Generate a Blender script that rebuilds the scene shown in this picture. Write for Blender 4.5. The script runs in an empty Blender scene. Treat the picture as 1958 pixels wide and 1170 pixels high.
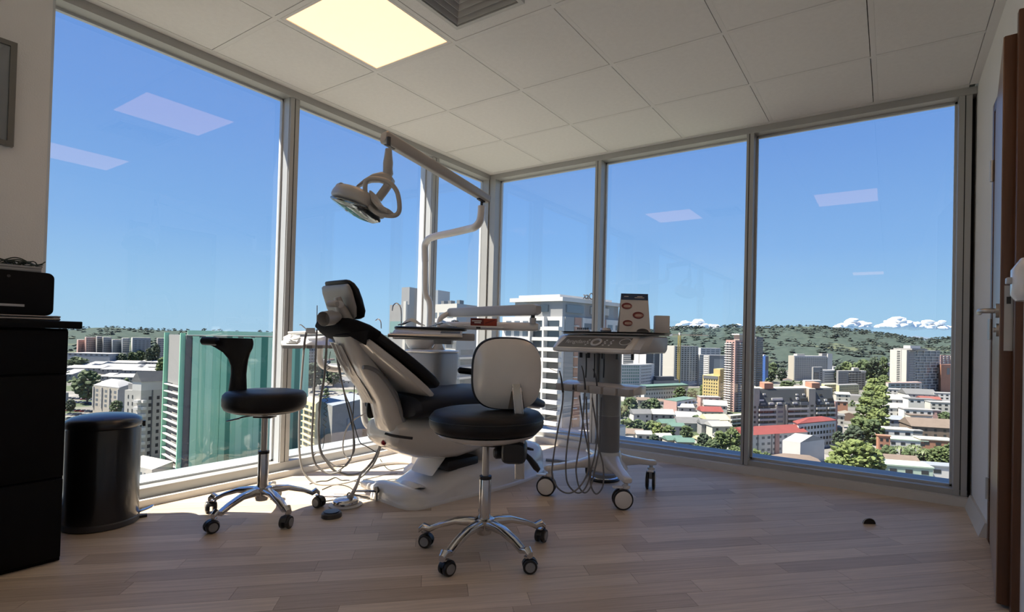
import bpy, bmesh, math, random
from mathutils import Vector, Matrix, noise

# ------------------------------------------------------------------ camera
PI = math.pi
SC = bpy.context.scene
COL = SC.collection
F_PX, PPX, PPY = 1022.22, 1041.32, 633.98
YAW, PITCH, ROLL = 0.5734, 0.0130, 0.0253
CAM = Vector((3.1427, -3.8822, 0.902))
FW = Vector((-math.sin(YAW)*math.cos(PITCH), math.cos(YAW)*math.cos(PITCH), math.sin(PITCH)))
_r = Vector((math.cos(YAW), math.sin(YAW), 0)); _u = _r.cross(FW)
RT = _r*math.cos(ROLL) + _u*math.sin(ROLL)
UP = -_r*math.sin(ROLL) + _u*math.cos(ROLL)
cam_d = bpy.data.cameras.new('camera'); cam = bpy.data.objects.new('camera', cam_d); COL.objects.link(cam)
cam.matrix_world = Matrix(((RT.x, UP.x, -FW.x, CAM.x), (RT.y, UP.y, -FW.y, CAM.y), (RT.z, UP.z, -FW.z, CAM.z), (0, 0, 0, 1)))
cam_d.sensor_width = 36; cam_d.sensor_fit = 'HORIZONTAL'; cam_d.lens = F_PX/1958*36
cam_d.shift_x = -(PPX-979)/1958; cam_d.shift_y = (PPY-585)/1958
cam_d.clip_start = 0.05; cam_d.clip_end = 40000
SC.camera = cam

# ------------------------------------------------------------------ world, sun, exposure
w = bpy.data.worlds.new('world'); SC.world = w; w.use_nodes = True
nt = w.node_tree; nt.nodes.clear()
out = nt.nodes.new('ShaderNodeOutputWorld'); bg = nt.nodes.new('ShaderNodeBackground')
tc = nt.nodes.new('ShaderNodeTexCoord'); sx = nt.nodes.new('ShaderNodeSeparateXYZ'); cr = nt.nodes.new('ShaderNodeValToRGB')
nt.links.new(tc.outputs['Generated'], sx.inputs[0]); nt.links.new(sx.outputs['Z'], cr.inputs[0])
nt.links.new(cr.outputs[0], bg.inputs[0]); nt.links.new(bg.outputs[0], out.inputs[0])
els = cr.color_ramp.elements
els[0].position = 0.0; els[0].color = (0.42, 0.66, 0.86, 1)
els[1].position = 1.0; els[1].color = (0.09, 0.20, 0.62, 1)
for p_, c_ in ((0.06, (0.36, 0.62, 0.88)), (0.16, (0.25, 0.49, 0.87)), (0.32, (0.175, 0.37, 0.80)), (0.52, (0.125, 0.28, 0.72))):
    e = els.new(p_); e.color = (*c_, 1)
bg.inputs[1].default_value = 0.72
sun_d = bpy.data.lights.new('sun', 'SUN'); sun = bpy.data.objects.new('sun', sun_d); COL.objects.link(sun)
SUN_DIR = Vector((0.44, 0.37, -1.0)).normalized()
sun.rotation_euler = SUN_DIR.to_track_quat('-Z', 'Y').to_euler(); sun.location = (-20, -16, 45)
sun_d.energy = 11.0; sun_d.angle = 0.0095; sun_d.color = (1.0, 0.91, 0.78)
vs = SC.view_settings
vs.view_transform = 'Standard'; vs.look = 'None'; vs.gamma = 1; vs.use_curve_mapping = False; vs.exposure = 0.52

# ------------------------------------------------------------------ pixel -> place helpers (photo frame 1958x1170)
def ray(x, y): return FW + RT*((x-PPX)/F_PX) - UP*((y-PPY)/F_PX)
def PD(x, y, d): return CAM + ray(x, y)*d
def PZ(x, y, z): r = ray(x, y); return CAM + r*((z-CAM.z)/r.z)
def PX(x, y, X): r = ray(x, y); return CAM + r*((X-CAM.x)/r.x)
def PY(x, y, Y): r = ray(x, y); return CAM + r*((Y-CAM.y)/r.y)
def depth(P): return (Vector(P)-CAM).dot(FW)
def horizon(x): return 628.5 + (x-301.2)*0.02537
def V3(*a): return Vector(a)

# ------------------------------------------------------------------ materials
MATS = {}
def mat(name, col, rough=0.5, metal=0.0, var=0.06, scale=12.0, bump=0.0, bscale=None, spec=0.5, emit=None, estr=1.0, objvar=0.0, coat=0.0, stretch=None, alpha=None, sub=0.0):
    if name in MATS: return MATS[name]
    m = bpy.data.materials.new(name); m.use_nodes = True; n = m.node_tree.nodes; l = m.node_tree.links
    p = n['Principled BSDF']
    p.inputs['Roughness'].default_value = rough; p.inputs['Metallic'].default_value = metal
    p.inputs['Specular IOR Level'].default_value = spec
    p.inputs['Coat Weight'].default_value = coat; p.inputs['Coat Roughness'].default_value = 0.08
    t = n.new('ShaderNodeTexCoord'); nz = n.new('ShaderNodeTexNoise'); nz.inputs['Scale'].default_value = scale; nz.inputs['Detail'].default_value = 3
    src = t.outputs['Object']
    if stretch:
        mp = n.new('ShaderNodeMapping'); mp.inputs['Scale'].default_value = stretch; l.new(src, mp.inputs[0]); src = mp.outputs[0]
    l.new(src, nz.inputs['Vector'])
    mx = n.new('ShaderNodeMix'); mx.data_type = 'RGBA'
    mx.inputs['A'].default_value = (*[max(0, c*(1-var*1.6)) for c in col], 1); mx.inputs['B'].default_value = (*[min(1, c*(1+var*1.6)) for c in col], 1)
    l.new(nz.outputs['Fac'], mx.inputs['Factor'])
    c_out = mx.outputs['Result']
    if objvar > 0:
        oi = n.new('ShaderNodeObjectInfo'); hs = n.new('ShaderNodeHueSaturation'); mr = n.new('ShaderNodeMapRange')
        mr.inputs['To Min'].default_value = 1-objvar; mr.inputs['To Max'].default_value = 1+objvar
        l.new(oi.outputs['Random'], mr.inputs['Value']); l.new(mr.outputs[0], hs.inputs['Value']); l.new(c_out, hs.inputs['Color']); c_out = hs.outputs[0]
    l.new(c_out, p.inputs['Base Color'])
    if bump > 0:
        b = n.new('ShaderNodeBump'); b.inputs['Strength'].default_value = bump; b.inputs['Distance'].default_value = 0.01
        n2 = n.new('ShaderNodeTexNoise'); n2.inputs['Scale'].default_value = bscale or scale*4; n2.inputs['Detail'].default_value = 4
        l.new(src, n2.inputs['Vector']); l.new(n2.outputs['Fac'], b.inputs['Height']); l.new(b.outputs[0], p.inputs['Normal'])
    if emit:
        p.inputs['Emission Color'].default_value = (*emit, 1); p.inputs['Emission Strength'].default_value = estr
    MATS[name] = m
    return m
def s2l(*c): return tuple(((v/255)/12.92 if v/255 <= 0.04045 else ((v/255+0.055)/1.055)**2.4) for v in c)

def glass_mat(name, ior, tint):
    m = bpy.data.materials.new(name); m.use_nodes = True; n = m.node_tree.nodes; l = m.node_tree.links; n.clear()
    o = n.new('ShaderNodeOutputMaterial'); mx = n.new('ShaderNodeMixShader'); tr = n.new('ShaderNodeBsdfTransparent'); gl = n.new('ShaderNodeBsdfGlossy'); fr = n.new('ShaderNodeFresnel')
    tr.inputs[0].default_value = (*tint, 1); gl.inputs['Roughness'].default_value = 0.0; gl.inputs[0].default_value = (1, 0.97, 0.98, 1); fr.inputs[0].default_value = ior
    l.new(fr.outputs[0], mx.inputs[0]); l.new(tr.outputs[0], mx.inputs[1]); l.new(gl.outputs[0], mx.inputs[2]); l.new(mx.outputs[0], o.inputs[0])
    MATS[name] = m
    return m
GLASS = glass_mat('window_glass', 1.72, (0.93, 0.95, 0.96))

# ------------------------------------------------------------------ mesh helpers
def rot2(p, a): c, s = math.cos(a), math.sin(a); return (p[0]*c-p[1]*s, p[0]*s+p[1]*c)
def smooth_path(pts, n=6):
    P = [Vector(p) for p in pts]
    if len(P) < 3: return P
    Q = [P[0]*2-P[1]] + P + [P[-1]*2-P[-2]]; o = []
    for i in range(1, len(Q)-2):
        a, b, c, d = Q[i-1], Q[i], Q[i+1], Q[i+2]
        for k in range(n):
            t = k/n
            o.append(0.5*((2*b)+(c-a)*t+(2*a-5*b+4*c-d)*t*t+(3*b-a-3*c+d)*t**3))
    o.append(P[-1]); return o
class G:
    def __init__(s): s.v = []; s.f = []
    def add(s, v, f):
        b = len(s.v); s.v += [tuple(x) for x in v]; s.f += [tuple(i+b for i in q) for q in f]; return s
    def box(s, x0, x1, y0, y1, z0, z1, rz=0.0, c=None):
        v = [(x, y, z) for z in (z0, z1) for x, y in ((x0, y0), (x1, y0), (x1, y1), (x0, y1))]
        if rz:
            cx, cy = c or ((x0+x1)/2, (y0+y1)/2)
            v = [(*[a+b for a, b in zip(rot2((p[0]-cx, p[1]-cy), rz), (cx, cy))], p[2]) for p in v]
        return s.add(v, [(3, 2, 1, 0), (4, 5, 6, 7), (0, 1, 5, 4), (1, 2, 6, 5), (2, 3, 7, 6), (3, 0, 4, 7)])
    def obox(s, c, ax, ay, az, hx, hy, hz):
        c, ax, ay, az = Vector(c), Vector(ax).normalized()*hx, Vector(ay).normalized()*hy, Vector(az).normalized()*hz
        v = [c+ax*i+ay*j+az*k for k in (-1, 1) for i, j in ((-1, -1), (1, -1), (1, 1), (-1, 1))]
        return s.add(v, [(3, 2, 1, 0), (4, 5, 6, 7), (0, 1, 5, 4), (1, 2, 6, 5), (2, 3, 7, 6), (3, 0, 4, 7)])
    def loft(s, rings, cap=True, closed=True):
        n = len(rings[0]); v = [p for r in rings for p in r]; f = []
        for i in range(len(rings)-1):
            for j in range(n if closed else n-1):
                k = (j+1) % n; f.append((i*n+j, i*n+k, (i+1)*n+k, (i+1)*n+j))
        if cap:
            f.append(tuple(reversed(range(n)))); f.append(tuple(range((len(rings)-1)*n, len(rings)*n)))
        return s.add(v, f)
    def lathe(s, prof, c=(0, 0, 0), seg=32, axis='z'):
        rings = []
        for r, h in prof:
            r = max(r, 1e-4); ring = []
            for k in range(seg):
                a = 2*PI*k/seg; x, y = r*math.cos(a), r*math.sin(a)
                q = (x, y, h) if axis == 'z' else ((h, x, y) if axis == 'x' else (y, h, x))
                ring.append((c[0]+q[0], c[1]+q[1], c[2]+q[2]))
            rings.append(ring)
        return s.loft(rings)
    def disc_lathe(s, prof, c, axis, seg=28):
        ax = Vector(axis).normalized(); e1 = ax.orthogonal().normalized(); e2 = ax.cross(e1); c = Vector(c)
        return s.loft([[c+ax*h+(e1*math.cos(2*PI*k/seg)+e2*math.sin(2*PI*k/seg))*max(r, 1e-4) for k in range(seg)] for r, h in prof])
    def tube(s, pts, r, seg=10, n=6, smooth=True, r1=None):
        P = smooth_path(pts, n) if smooth else [Vector(p) for p in pts]
        rings = []; N = len(P); t0 = (P[1]-P[0]).normalized(); e = t0.orthogonal().normalized()
        for i, p in enumerate(P):
            t = (P[min(i+1, N-1)]-P[max(i-1, 0)])
            if t.length < 1e-9: t = t0
            t.normalize(); e = (e-t*e.dot(t))
            if e.length < 1e-6: e = t.orthogonal()
            e.normalize(); b = t.cross(e); rr = r if r1 is None else r+(r1-r)*i/(N-1)
            rings.append([p+(e*math.cos(2*PI*k/seg)+b*math.sin(2*PI*k/seg))*rr for k in range(seg)])
        return s.loft(rings)
    def prism(s, poly, base, ex, ey, ez, t):
        base, ex, ey, ez = Vector(base), Vector(ex), Vector(ey), Vector(ez)
        a = [base+ex*p[0]+ey*p[1] for p in poly]; b = [q+ez*t for q in a]
        return s.loft([a, b])
    def ball(s, c, r, sub=1, sc=(1, 1, 1)):
        bm = bmesh.new(); bmesh.ops.create_icosphere(bm, subdivisions=sub, radius=1); bm.verts.index_update()
        v = [(c[0]+q.co.x*r*sc[0], c[1]+q.co.y*r*sc[1], c[2]+q.co.z*r*sc[2]) for q in bm.verts]; f = [tuple(x.index for x in q.verts) for q in bm.faces]; bm.free()
        return s.add(v, f)
    def mesh(s, name, m, bevel=0.0, seg=2, sharp=38, subdiv=0):
        bm = bmesh.new(); vs_ = [bm.verts.new(p) for p in s.v]
        for q in s.f:
            try: bm.faces.new([vs_[i] for i in q])
            except ValueError: pass
        if bevel > 0 or subdiv:
            bmesh.ops.remove_doubles(bm, verts=bm.verts, dist=1e-6)
        bmesh.ops.recalc_face_normals(bm, faces=bm.faces)
        if bevel > 0:
            ed = [e for e in bm.edges if len(e.link_faces) == 2 and e.calc_face_angle(0) > math.radians(28)]
            bmesh.ops.bevel(bm, geom=ed, offset=bevel, segments=seg, profile=0.5, affect='EDGES', clamp_overlap=True)
        for q in bm.faces: q.smooth = True
        for e in bm.edges:
            if len(e.link_faces) == 2 and e.calc_face_angle(0) > math.radians(sharp): e.smooth = False
        me = bpy.data.meshes.new(name); bm.to_mesh(me); bm.free(); me.materials.append(m)
        return me
    def obj(s, name, m, parent=None, **k):
        me = s.mesh(name, m, **k); o = bpy.data.objects.new(name, me); COL.objects.link(o)
        if parent is not None: o.parent = parent
        return o
def sring(cx, hx, cz_lo, cz_hi, y, n=20, p=3.0):
    """superellipse ring in the x-z plane at y"""
    hz = (cz_hi-cz_lo)/2; cz = (cz_hi+cz_lo)/2; o = []
    for k in range(n):
        a = 2*PI*k/n; c, s_ = math.cos(a), math.sin(a)
        o.append((cx+hx*math.copysign(abs(c)**(2/p), c), y, cz+hz*math.copysign(abs(s_)**(2/p), s_)))
    return o
def oring(c, ex, ey, hx, hy, n=20, p=3.0):
    c, ex, ey = Vector(c), Vector(ex), Vector(ey); o = []
    for k in range(n):
        a = 2*PI*k/n; q, s_ = math.cos(a), math.sin(a)
        o.append(c+ex*hx*math.copysign(abs(q)**(2/p), q)+ey*hy*math.copysign(abs(s_)**(2/p), s_))
    return o
def rrect(w_, h_, r, n=5):
    o = []
    for cx, cy, a0 in ((w_-r, h_-r, 0), (-w_+r, h_-r, 90), (-w_+r, -h_+r, 180), (w_-r, -h_+r, 270)):
        for k in range(n+1):
            a = math.radians(a0+90*k/n); o.append((cx+r*math.cos(a), cy+r*math.sin(a)))
    return o
def tag(o, label, cat, group=None, kind=None):
    o['label'] = label; o['category'] = cat
    if group: o['group'] = group
    if kind: o['kind'] = kind
    return o
def thing(name, label, cat, loc=(0, 0, 0), rz=0.0, group=None):
    o = bpy.data.objects.new(name, None); COL.objects.link(o); o.location = loc; o.rotation_euler = (0, 0, rz)
    o.empty_display_size = 0.1
    return tag(o, label, cat, group)
def struct(o): o['kind'] = 'structure'; return o
def inst(me, name, parent, loc, rz=0.0, sc=(1, 1, 1)):
    o = bpy.data.objects.new(name, me); COL.objects.link(o); o.parent = parent; o.location = loc; o.rotation_euler = (0, 0, rz); o.scale = sc; return o
def text_mesh(txt, size, depth_, m, name):
    cu = bpy.data.curves.new(name, 'FONT'); cu.body = txt; cu.size = size; cu.extrude = depth_
    o = bpy.data.objects.new(name, cu); COL.objects.link(o); dg = bpy.context.evaluated_depsgraph_get()
    me = bpy.data.meshes.new_from_object(o.evaluated_get(dg)); bpy.data.objects.remove(o); bpy.data.curves.remove(cu)
    me.name = name; me.materials.clear(); me.materials.append(m); return me

# ================================================================== ROOM SHELL
H = 2.43
XR, YB = 3.55, -9.6            # door wall, back wall
M_wall = mat('wall_paint', (0.78, 0.77, 0.75), 0.85, var=0.03, scale=3, bump=0.12, bscale=160)
M_tile = mat('ceiling_tile', (0.84, 0.83, 0.81), 0.95, var=0.03, scale=40, bump=0.25, bscale=220)
M_tbar = mat('ceiling_bar', (0.79, 0.78, 0.76), 0.7, var=0.02)
M_alu = mat('grey_aluminium', (0.42, 0.42, 0.405), 0.45, metal=0.25, var=0.04, scale=6)
M_alu_l = mat('pale_aluminium', (0.55, 0.57, 0.58), 0.45, metal=0.15, var=0.03, scale=6)
M_seal = mat('black_gasket', (0.015, 0.015, 0.016), 0.7)
M_skirt = mat('skirting_cream', (0.62, 0.60, 0.56), 0.45, var=0.03)
M_white = mat('white_plastic', (0.74, 0.735, 0.72), 0.25, var=0.02, coat=0.4)
M_cream = mat('cream_plastic', (0.66, 0.635, 0.59), 0.22, var=0.03, coat=0.6)
M_beige = mat('warm_grey_plastic', (0.42, 0.40, 0.37), 0.35, var=0.03)
M_grey = mat('mid_grey_plastic', (0.24, 0.24, 0.245), 0.4, var=0.04)
M_lgrey = mat('light_grey_plastic', (0.48, 0.485, 0.49), 0.35, var=0.03)
M_dgrey = mat('dark_grey_plastic', (0.05, 0.05, 0.052), 0.4)
M_black = mat('black_plastic', (0.012, 0.012, 0.013), 0.35, var=0.1)
M_leather = mat('black_leather', (0.007, 0.007, 0.0085), 0.45, var=0.15, scale=25, bump=0.12, bscale=260, spec=0.3)
M_navy = mat('dark_slate_leather', (0.012, 0.0135, 0.02), 0.5, var=0.12, scale=20, bump=0.12, bscale=260, spec=0.35)
M_chrome = mat('chrome', (0.62, 0.61, 0.60), 0.16, metal=1.0, var=0.03)
M_steel = mat('brushed_steel', (0.50, 0.49, 0.47), 0.34, metal=1.0, var=0.04)
M_hose = mat('grey_hose', (0.22, 0.215, 0.21), 0.5, var=0.05, scale=60)
M_hosel = mat('pale_grey_hose', (0.50, 0.49, 0.47), 0.45, var=0.04, scale=60)
M_cable = mat('black_cable', (0.014, 0.014, 0.014), 0.5)
M_wood = mat('walnut_door', (0.105, 0.042, 0.018), 0.35, var=0.25, scale=9, bump=0.05, stretch=(6, 6, 0.5))
M_wood_glare = mat('door_face_glare', (0.30, 0.20, 0.13), 0.3, var=0.18, scale=9, stretch=(6, 3, 0.4))  # door wood made paler, glare on the face put into its colour

# plank material: tone per plank from the object, grain along the plank
def plank_material():
    m = bpy.data.materials.new('vinyl_plank'); m.use_nodes = True; n = m.node_tree.nodes; l = m.node_tree.links; p = n['Principled BSDF']
    t = n.new('ShaderNodeTexCoord'); mp = n.new('ShaderNodeMapping'); mp.inputs['Scale'].default_value = (1.2, 26, 1)
    oi = n.new('ShaderNodeObjectInfo'); va = n.new('ShaderNodeVectorMath'); va.operation = 'ADD'
    cx = n.new('ShaderNodeCombineXYZ'); ml = n.new('ShaderNodeMath'); ml.operation = 'MULTIPLY'; ml.inputs[1].default_value = 40
    l.new(oi.outputs['Random'], ml.inputs[0]); l.new(ml.outputs[0], cx.inputs[0]); l.new(ml.outputs[0], cx.inputs[1])
    l.new(t.outputs['Object'], va.inputs[0]); l.new(cx.outputs[0], va.inputs[1]); l.new(va.outputs[0], mp.inputs[0])
    nz = n.new('ShaderNodeTexNoise'); nz.inputs['Scale'].default_value = 2.6; nz.inputs['Detail'].default_value = 6; nz.inputs['Roughness'].default_value = 0.62
    l.new(mp.outputs[0], nz.inputs['Vector'])
    cr = n.new('ShaderNodeValToRGB'); e = cr.color_ramp.elements
    e[0].position = 0.0; e[0].color = (0.460, 0.362, 0.269, 1); e[1].position = 1.0; e[1].color = (0.782, 0.650, 0.504, 1)
    for ps, c in ((0.3, (0.575, 0.460, 0.347)), (0.55, (0.667, 0.546, 0.420)), (0.8, (0.609, 0.500, 0.392))):
        k = e.new(ps); k.color = (*c, 1)
    l.new(oi.outputs['Random'], cr.inputs[0])
    mr = n.new('ShaderNodeMapRange'); mr.inputs['From Min'].default_value = 0.25; mr.inputs['From Max'].default_value = 0.75; mr.inputs['To Min'].default_value = 0.80; mr.inputs['To Max'].default_value = 1.18
    l.new(nz.outputs['Fac'], mr.inputs[0])
    hs = n.new('ShaderNodeHueSaturation'); l.new(mr.outputs[0], hs.inputs['Value']); l.new(cr.outputs[0], hs.inputs['Color']); l.new(hs.outputs[0], p.inputs['Base Color'])
    p.inputs['Roughness'].default_value = 0.45; p.inputs['Specular IOR Level'].default_value = 0.3
    b = n.new('ShaderNodeBump'); b.inputs['Strength'].default_value = 0.08; b.inputs['Distance'].default_value = 0.002; l.new(nz.outputs['Fac'], b.inputs['Height']); l.new(b.outputs[0], p.inputs['Normal'])
    MATS['vinyl_plank'] = m; return m
M_plank = plank_material()

# ---- floor with its planks (laid at 45 degrees)
floor = struct(G().box(-0.30, XR+0.15, YB-0.15, 0.30, -0.35, -0.004).obj('floor', mat('floor_screed', (0.07, 0.055, 0.045), 0.8)))
def clip_poly(poly, x0, x1, y0, y1):
    for ax, lim, sg in ((0, x0, 1), (0, x1, -1), (1, y0, 1), (1, y1, -1)):
        o = []
        for i in range(len(poly)):
            a, b = poly[i], poly[(i+1) % len(poly)]; da, db = (a[ax]-lim)*sg, (b[ax]-lim)*sg
            if da >= 0: o.append(a)
            if da*db < 0: t = da/(da-db); o.append((a[0]+(b[0]-a[0])*t, a[1]+(b[1]-a[1])*t))
        poly = o
        if len(poly) < 3: return []
    return poly
rng = random.Random(7)
PA = math.radians(44.6); PW, PL, GAP = 0.0945, 0.63, 0.0006
full = G().box(-PL/2+GAP, PL/2-GAP, -PW/2+GAP, PW/2-GAP, -0.004, 0.0).mesh('plank', M_plank)
rest = G(); n_pl = 0
fx0, fx1, fy0, fy1 = -0.045, XR-0.005, YB, 0.045
for row in range(-110, 75):
    off = rng.uniform(0, PL)
    for k in range(-16, 12):
        lc = (k*PL+off, (row+0.5)*PW)
        c = rot2(lc, PA); c = (c[0]+1.7, c[1]-2.0)
        quad = [(-PL/2+GAP, -PW/2+GAP), (PL/2-GAP, -PW/2+GAP), (PL/2-GAP, PW/2-GAP), (-PL/2+GAP, PW/2-GAP)]
        wq = [tuple(a+b for a, b in zip(rot2(q, PA), c)) for q in quad]
        cl = clip_poly(wq, fx0, fx1, fy0, fy1)
        if not cl: continue
        area = abs(sum(cl[i][0]*cl[(i+1) % len(cl)][1]-cl[(i+1) % len(cl)][0]*cl[i][1] for i in range(len(cl))))/2
        if area < 0.0006: continue
        seen = max(q[1] for q in cl) > -3.35
        if not seen:
            rest.loft([[(q[0], q[1], -0.004) for q in cl], [(q[0], q[1], 0.0) for q in cl]]); continue
        n_pl += 1
        if all(abs(a[0]-b[0])+abs(a[1]-b[1]) < 1e-7 for a, b in zip(cl, wq)) and len(cl) == 4: inst(full, 'plank', floor, (c[0], c[1], 0), PA)
        else:
            lq = [rot2((q[0]-c[0], q[1]-c[1]), -PA) for q in cl]
            me = G().loft([[(q[0], q[1], -0.004) for q in lq], [(q[0], q[1], 0.0) for q in lq]]).mesh('plank', M_plank)
            inst(me, 'plank', floor, (c[0], c[1], 0), PA)
o = rest.obj('plank', M_plank, floor); o['kind'] = 'stuff'

# ---- ceiling: slab, T-bar grid, tiles
ceiling = struct(G().box(-0.30, XR+0.15, YB-0.15, 0.30, H+0.05, H+0.35).obj('ceiling', mat('ceiling_void', (0.02, 0.02, 0.02), 0.9)))
T = 0.61
tb = G()
for i in range(1, 6): tb.box(i*T-0.012, i*T+0.012, YB, 0.0, H, H+0.03)
for j in range(1, 16):
    for i in range(0, 6): tb.box(i*T+0.012 if i else 0.012, (i+1)*T-0.012 if i < 5 else XR-0.04, -j*T-0.012, -j*T+0.012, H, H+0.03)
tb.obj('grid_bars', M_tbar, ceiling)
G().box(-0.05, 0.012, YB, 0.05, H-0.001, H+0.04).obj('edge_trim', M_tbar, ceiling)
G().box(0.012, XR-0.04, 0.0, 0.05, H-0.001, H+0.04).obj('edge_trim', M_tbar, ceiling)
G().box(XR-0.04, XR, YB, 0.0, H-0.004, H+0.04).obj('edge_trim', M_tbar, ceiling)
PANELS = [(1, 3), (4, 3), (4, 14)]; VENT = (2, 3)
tile_mesh = {}
for i in range(0, 6):
    for j in range(0, 16):
        x0, x1 = i*T+0.0125, (i+1)*T-0.0160; y1, y0 = -j*T-0.0160, -(j+1)*T+0.0125
        x1 = min(x1, XR-0.043); y0 = max(y0, YB+0.001)
        if i == 0: x0 = 0.014
        if j == 0: y1 = -0.002
        if (i, j) in PANELS or (i, j) == VENT or x1-x0 < 0.05: continue
        k = (round(x1-x0, 3), round(y1-y0, 3))
        if k not in tile_mesh: tile_mesh[k] = G().box(-(x1-x0)/2, (x1-x0)/2, -(y1-y0)/2, (y1-y0)/2, 0, 0.02).mesh('ceiling_tile', M_tile)
        inst(tile_mesh[k], 'ceiling_tile', ceiling, ((x0+x1)/2, (y0+y1)/2, H))
# lit panels
M_panel = mat('lit_diffuser', (0.9, 0.85, 0.75), 0.5, emit=(1.0, 0.50, 0.235), estr=1.4, var=0.02)
for (i, j), lab in zip(PANELS, ('warm glowing square ceiling panel beside the air vent', 'warm square ceiling panel near the door wall, seen mirrored in the right window', 'warm square ceiling panel at the far back of the room')):
    t = thing('ceiling_light_panel', lab, 'ceiling light', ((i+0.5)*T, -(j+0.5)*T, H), group='square ceiling light panels')
    a = T/2-0.0135; b = a-0.016
    g = G()
    for q in ((-a, a, -a, -b), (-a, a, b, a), (-a, -b, -b, b), (b, a, -b, b)): g.box(*q, 0.0, 0.02)
    g.obj('frame', M_tbar, t)
    G().box(-b, b, -b, b, 0.004, 0.012).obj('diffuser', M_panel, t)
# air vent: square cone diffuser
t = thing('air_vent', 'square white ceiling air diffuser with stepped louvres beside the lit panel', 'air vent', ((VENT[0]+0.5)*T, -(VENT[1]+0.5)*T, H))
a = T/2-0.0135
g = G()
for (r0, r1, zz0, zz1) in ((a, 0.205, 0.0, 0.014),):
    for q in ((-r0, r0, -r0, -r1), (-r0, r0, r1, r0), (-r0, -r1, -r1, r1), (r1, r0, -r1, r1)): g.box(*q, 0.002, 0.014)
g.obj('plate', M_tile, t)
M_vent = mat('vent_white', (0.6, 0.6, 0.58), 0.5)
g = G()
for q in ((-0.205, 0.205, -0.205, -0.185), (-0.205, 0.205, 0.185, 0.205), (-0.205, -0.185, -0.185, 0.185), (0.185, 0.205, -0.185, 0.185)): g.box(*q, -0.012, 0.01)
g.obj('frame', M_vent, t)
SQ = ((-1, -1), (1, -1), (1, 1), (-1, 1))
for k, r in enumerate((0.178, 0.138, 0.098, 0.058)):
    g = G(); g.loft([[(s*q_, p_*q_, z) for s, p_ in SQ] for q_, z in ((r, -0.008), (r-0.026, 0.022), (r-0.029, 0.022), (r-0.004, -0.010), (r, -0.008))], cap=False)
    g.obj('louvre', mat('vent_louvre', (0.42, 0.42, 0.41), 0.6), t)
G().box(-0.205, 0.205, -0.205, 0.205, 0.034, 0.04).obj('duct_back', M_dgrey, t)

# ---- windows
def window(idx, axis, a0, a1, z0, z1, label):
    """glazed bay: frame pieces and one pane, a runs along the wall"""
    t = bpy.data.objects.new('window_%d' % idx, None); COL.objects.link(t); struct(t); t['label'] = label
    g = G(); fw = 0.012
    def bx(p0, p1, q0, q1, zz0, zz1, gg):
        if axis == 'y': gg.box(q0, q1, p0, p1, zz0, zz1)
        else: gg.box(p0, p1, q0, q1, zz0, zz1)
    d0, d1 = (-0.150, -0.125) if axis == 'y' else (0.125, 0.150)
    bx(a0, a0+fw, d0, d1, z0, z1, g); bx(a1-fw, a1, d0, d1, z0, z1, g); bx(a0, a1, d0, d1, z0, z0+fw, g); bx(a0, a1, d0, d1, z1-fw, z1, g)
    g.obj('window_frame', M_alu_l, t)
    gp = G()
    if axis == 'y': gp.add([(-0.138, a0+fw/2, z0+fw/2), (-0.138, a1-fw/2, z0+fw/2), (-0.138, a1-fw/2, z1-fw/2), (-0.138, a0+fw/2, z1-fw/2)], [(0, 1, 2, 3)])
    else: gp.add([(a0+fw/2, 0.138, z0+fw/2), (a1-fw/2, 0.138, z0+fw/2), (a1-fw/2, 0.138, z1-fw/2), (a0+fw/2, 0.138, z1-fw/2)], [(0, 1, 2, 3)])
    gp.obj('pane', GLASS, t)
ZS, ZH = 0.085, 2.385
window(1, 'y', -3.11, -1.952, ZS, ZH, 'wide left window behind the black cabinet and bin')
window(2, 'y', -1.892, -0.70, ZS, ZH, 'left window behind the hanging dental lamp')
window(3, 'y', -0.63, 0.04, ZS, ZH, 'narrow left window next to the corner post')
window(4, 'x', 0.02, 1.07, ZS, ZH, 'right window next to the corner post')
window(5, 'x', 1.125, 2.272, ZS, ZH, 'middle right window above the dental cart')
window(6, 'x', 2.322, 3.465, ZS, ZH, 'rightmost window near the brown door')
window(7, 'y', -6.60, -4.05, ZS, ZH, 'unseen window added for more daylight in the back of the room, nearer the pier')  # added out of view to brighten the room with bounced daylight
window(8, 'y', -9.20, -6.66, ZS, ZH, 'unseen window added for more daylight in the back of the room, at the far end')  # second added window, there for the daylight it lets in
n_trim = [0]
def trim(g, m, **k):
    n_trim[0] += 1; o = struct(g.obj('trim_%d' % n_trim[0], m, **k)); return o
# mullions (two thin leaves with a dark joint between them)
def mullion_y(y0, y1, xo=-0.15):
    ym = (y0+y1)/2
    o = trim(G().box(xo, -0.05, y0, ym-0.003, ZS, ZH), M_alu); G().box(xo, -0.05, ym+0.003, y1, ZS, ZH).obj('mullion_leaf', M_alu, o)
    G().box(xo, -0.056, ym-0.003, ym+0.003, ZS, ZH).obj('joint', M_seal, o)
    G().box(xo, -0.062, y0-0.003, y0-0.0002, ZS, ZH).obj('sunlit_side_strip', M_alu_l, o)  # paler aluminium stands in for sunlight on this side of the mullion
def mullion_x(x0, x1):
    xm = (x0+x1)/2-0.005
    o = trim(G().box(x0, xm-0.003, 0.042, 0.15, ZS-0.03, ZH), M_alu); G().box(xm+0.003, x1, 0.042, 0.15, ZS-0.03, ZH).obj('mullion_leaf', M_alu, o)
    G().box(xm-0.003, xm+0.003, 0.048, 0.15, ZS-0.03, ZH).obj('joint', M_seal, o)
mullion_y(-1.952, -1.892); mullion_y(-6.66, -6.60); mullion_y(-0.70, -0.63, -0.19)
mullion_x(1.07, 1.125); mullion_x(2.272, 2.322)
o = trim(G().box(-0.15, -0.05, 0.03, 0.15, 0.03, ZH), M_alu)
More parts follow.
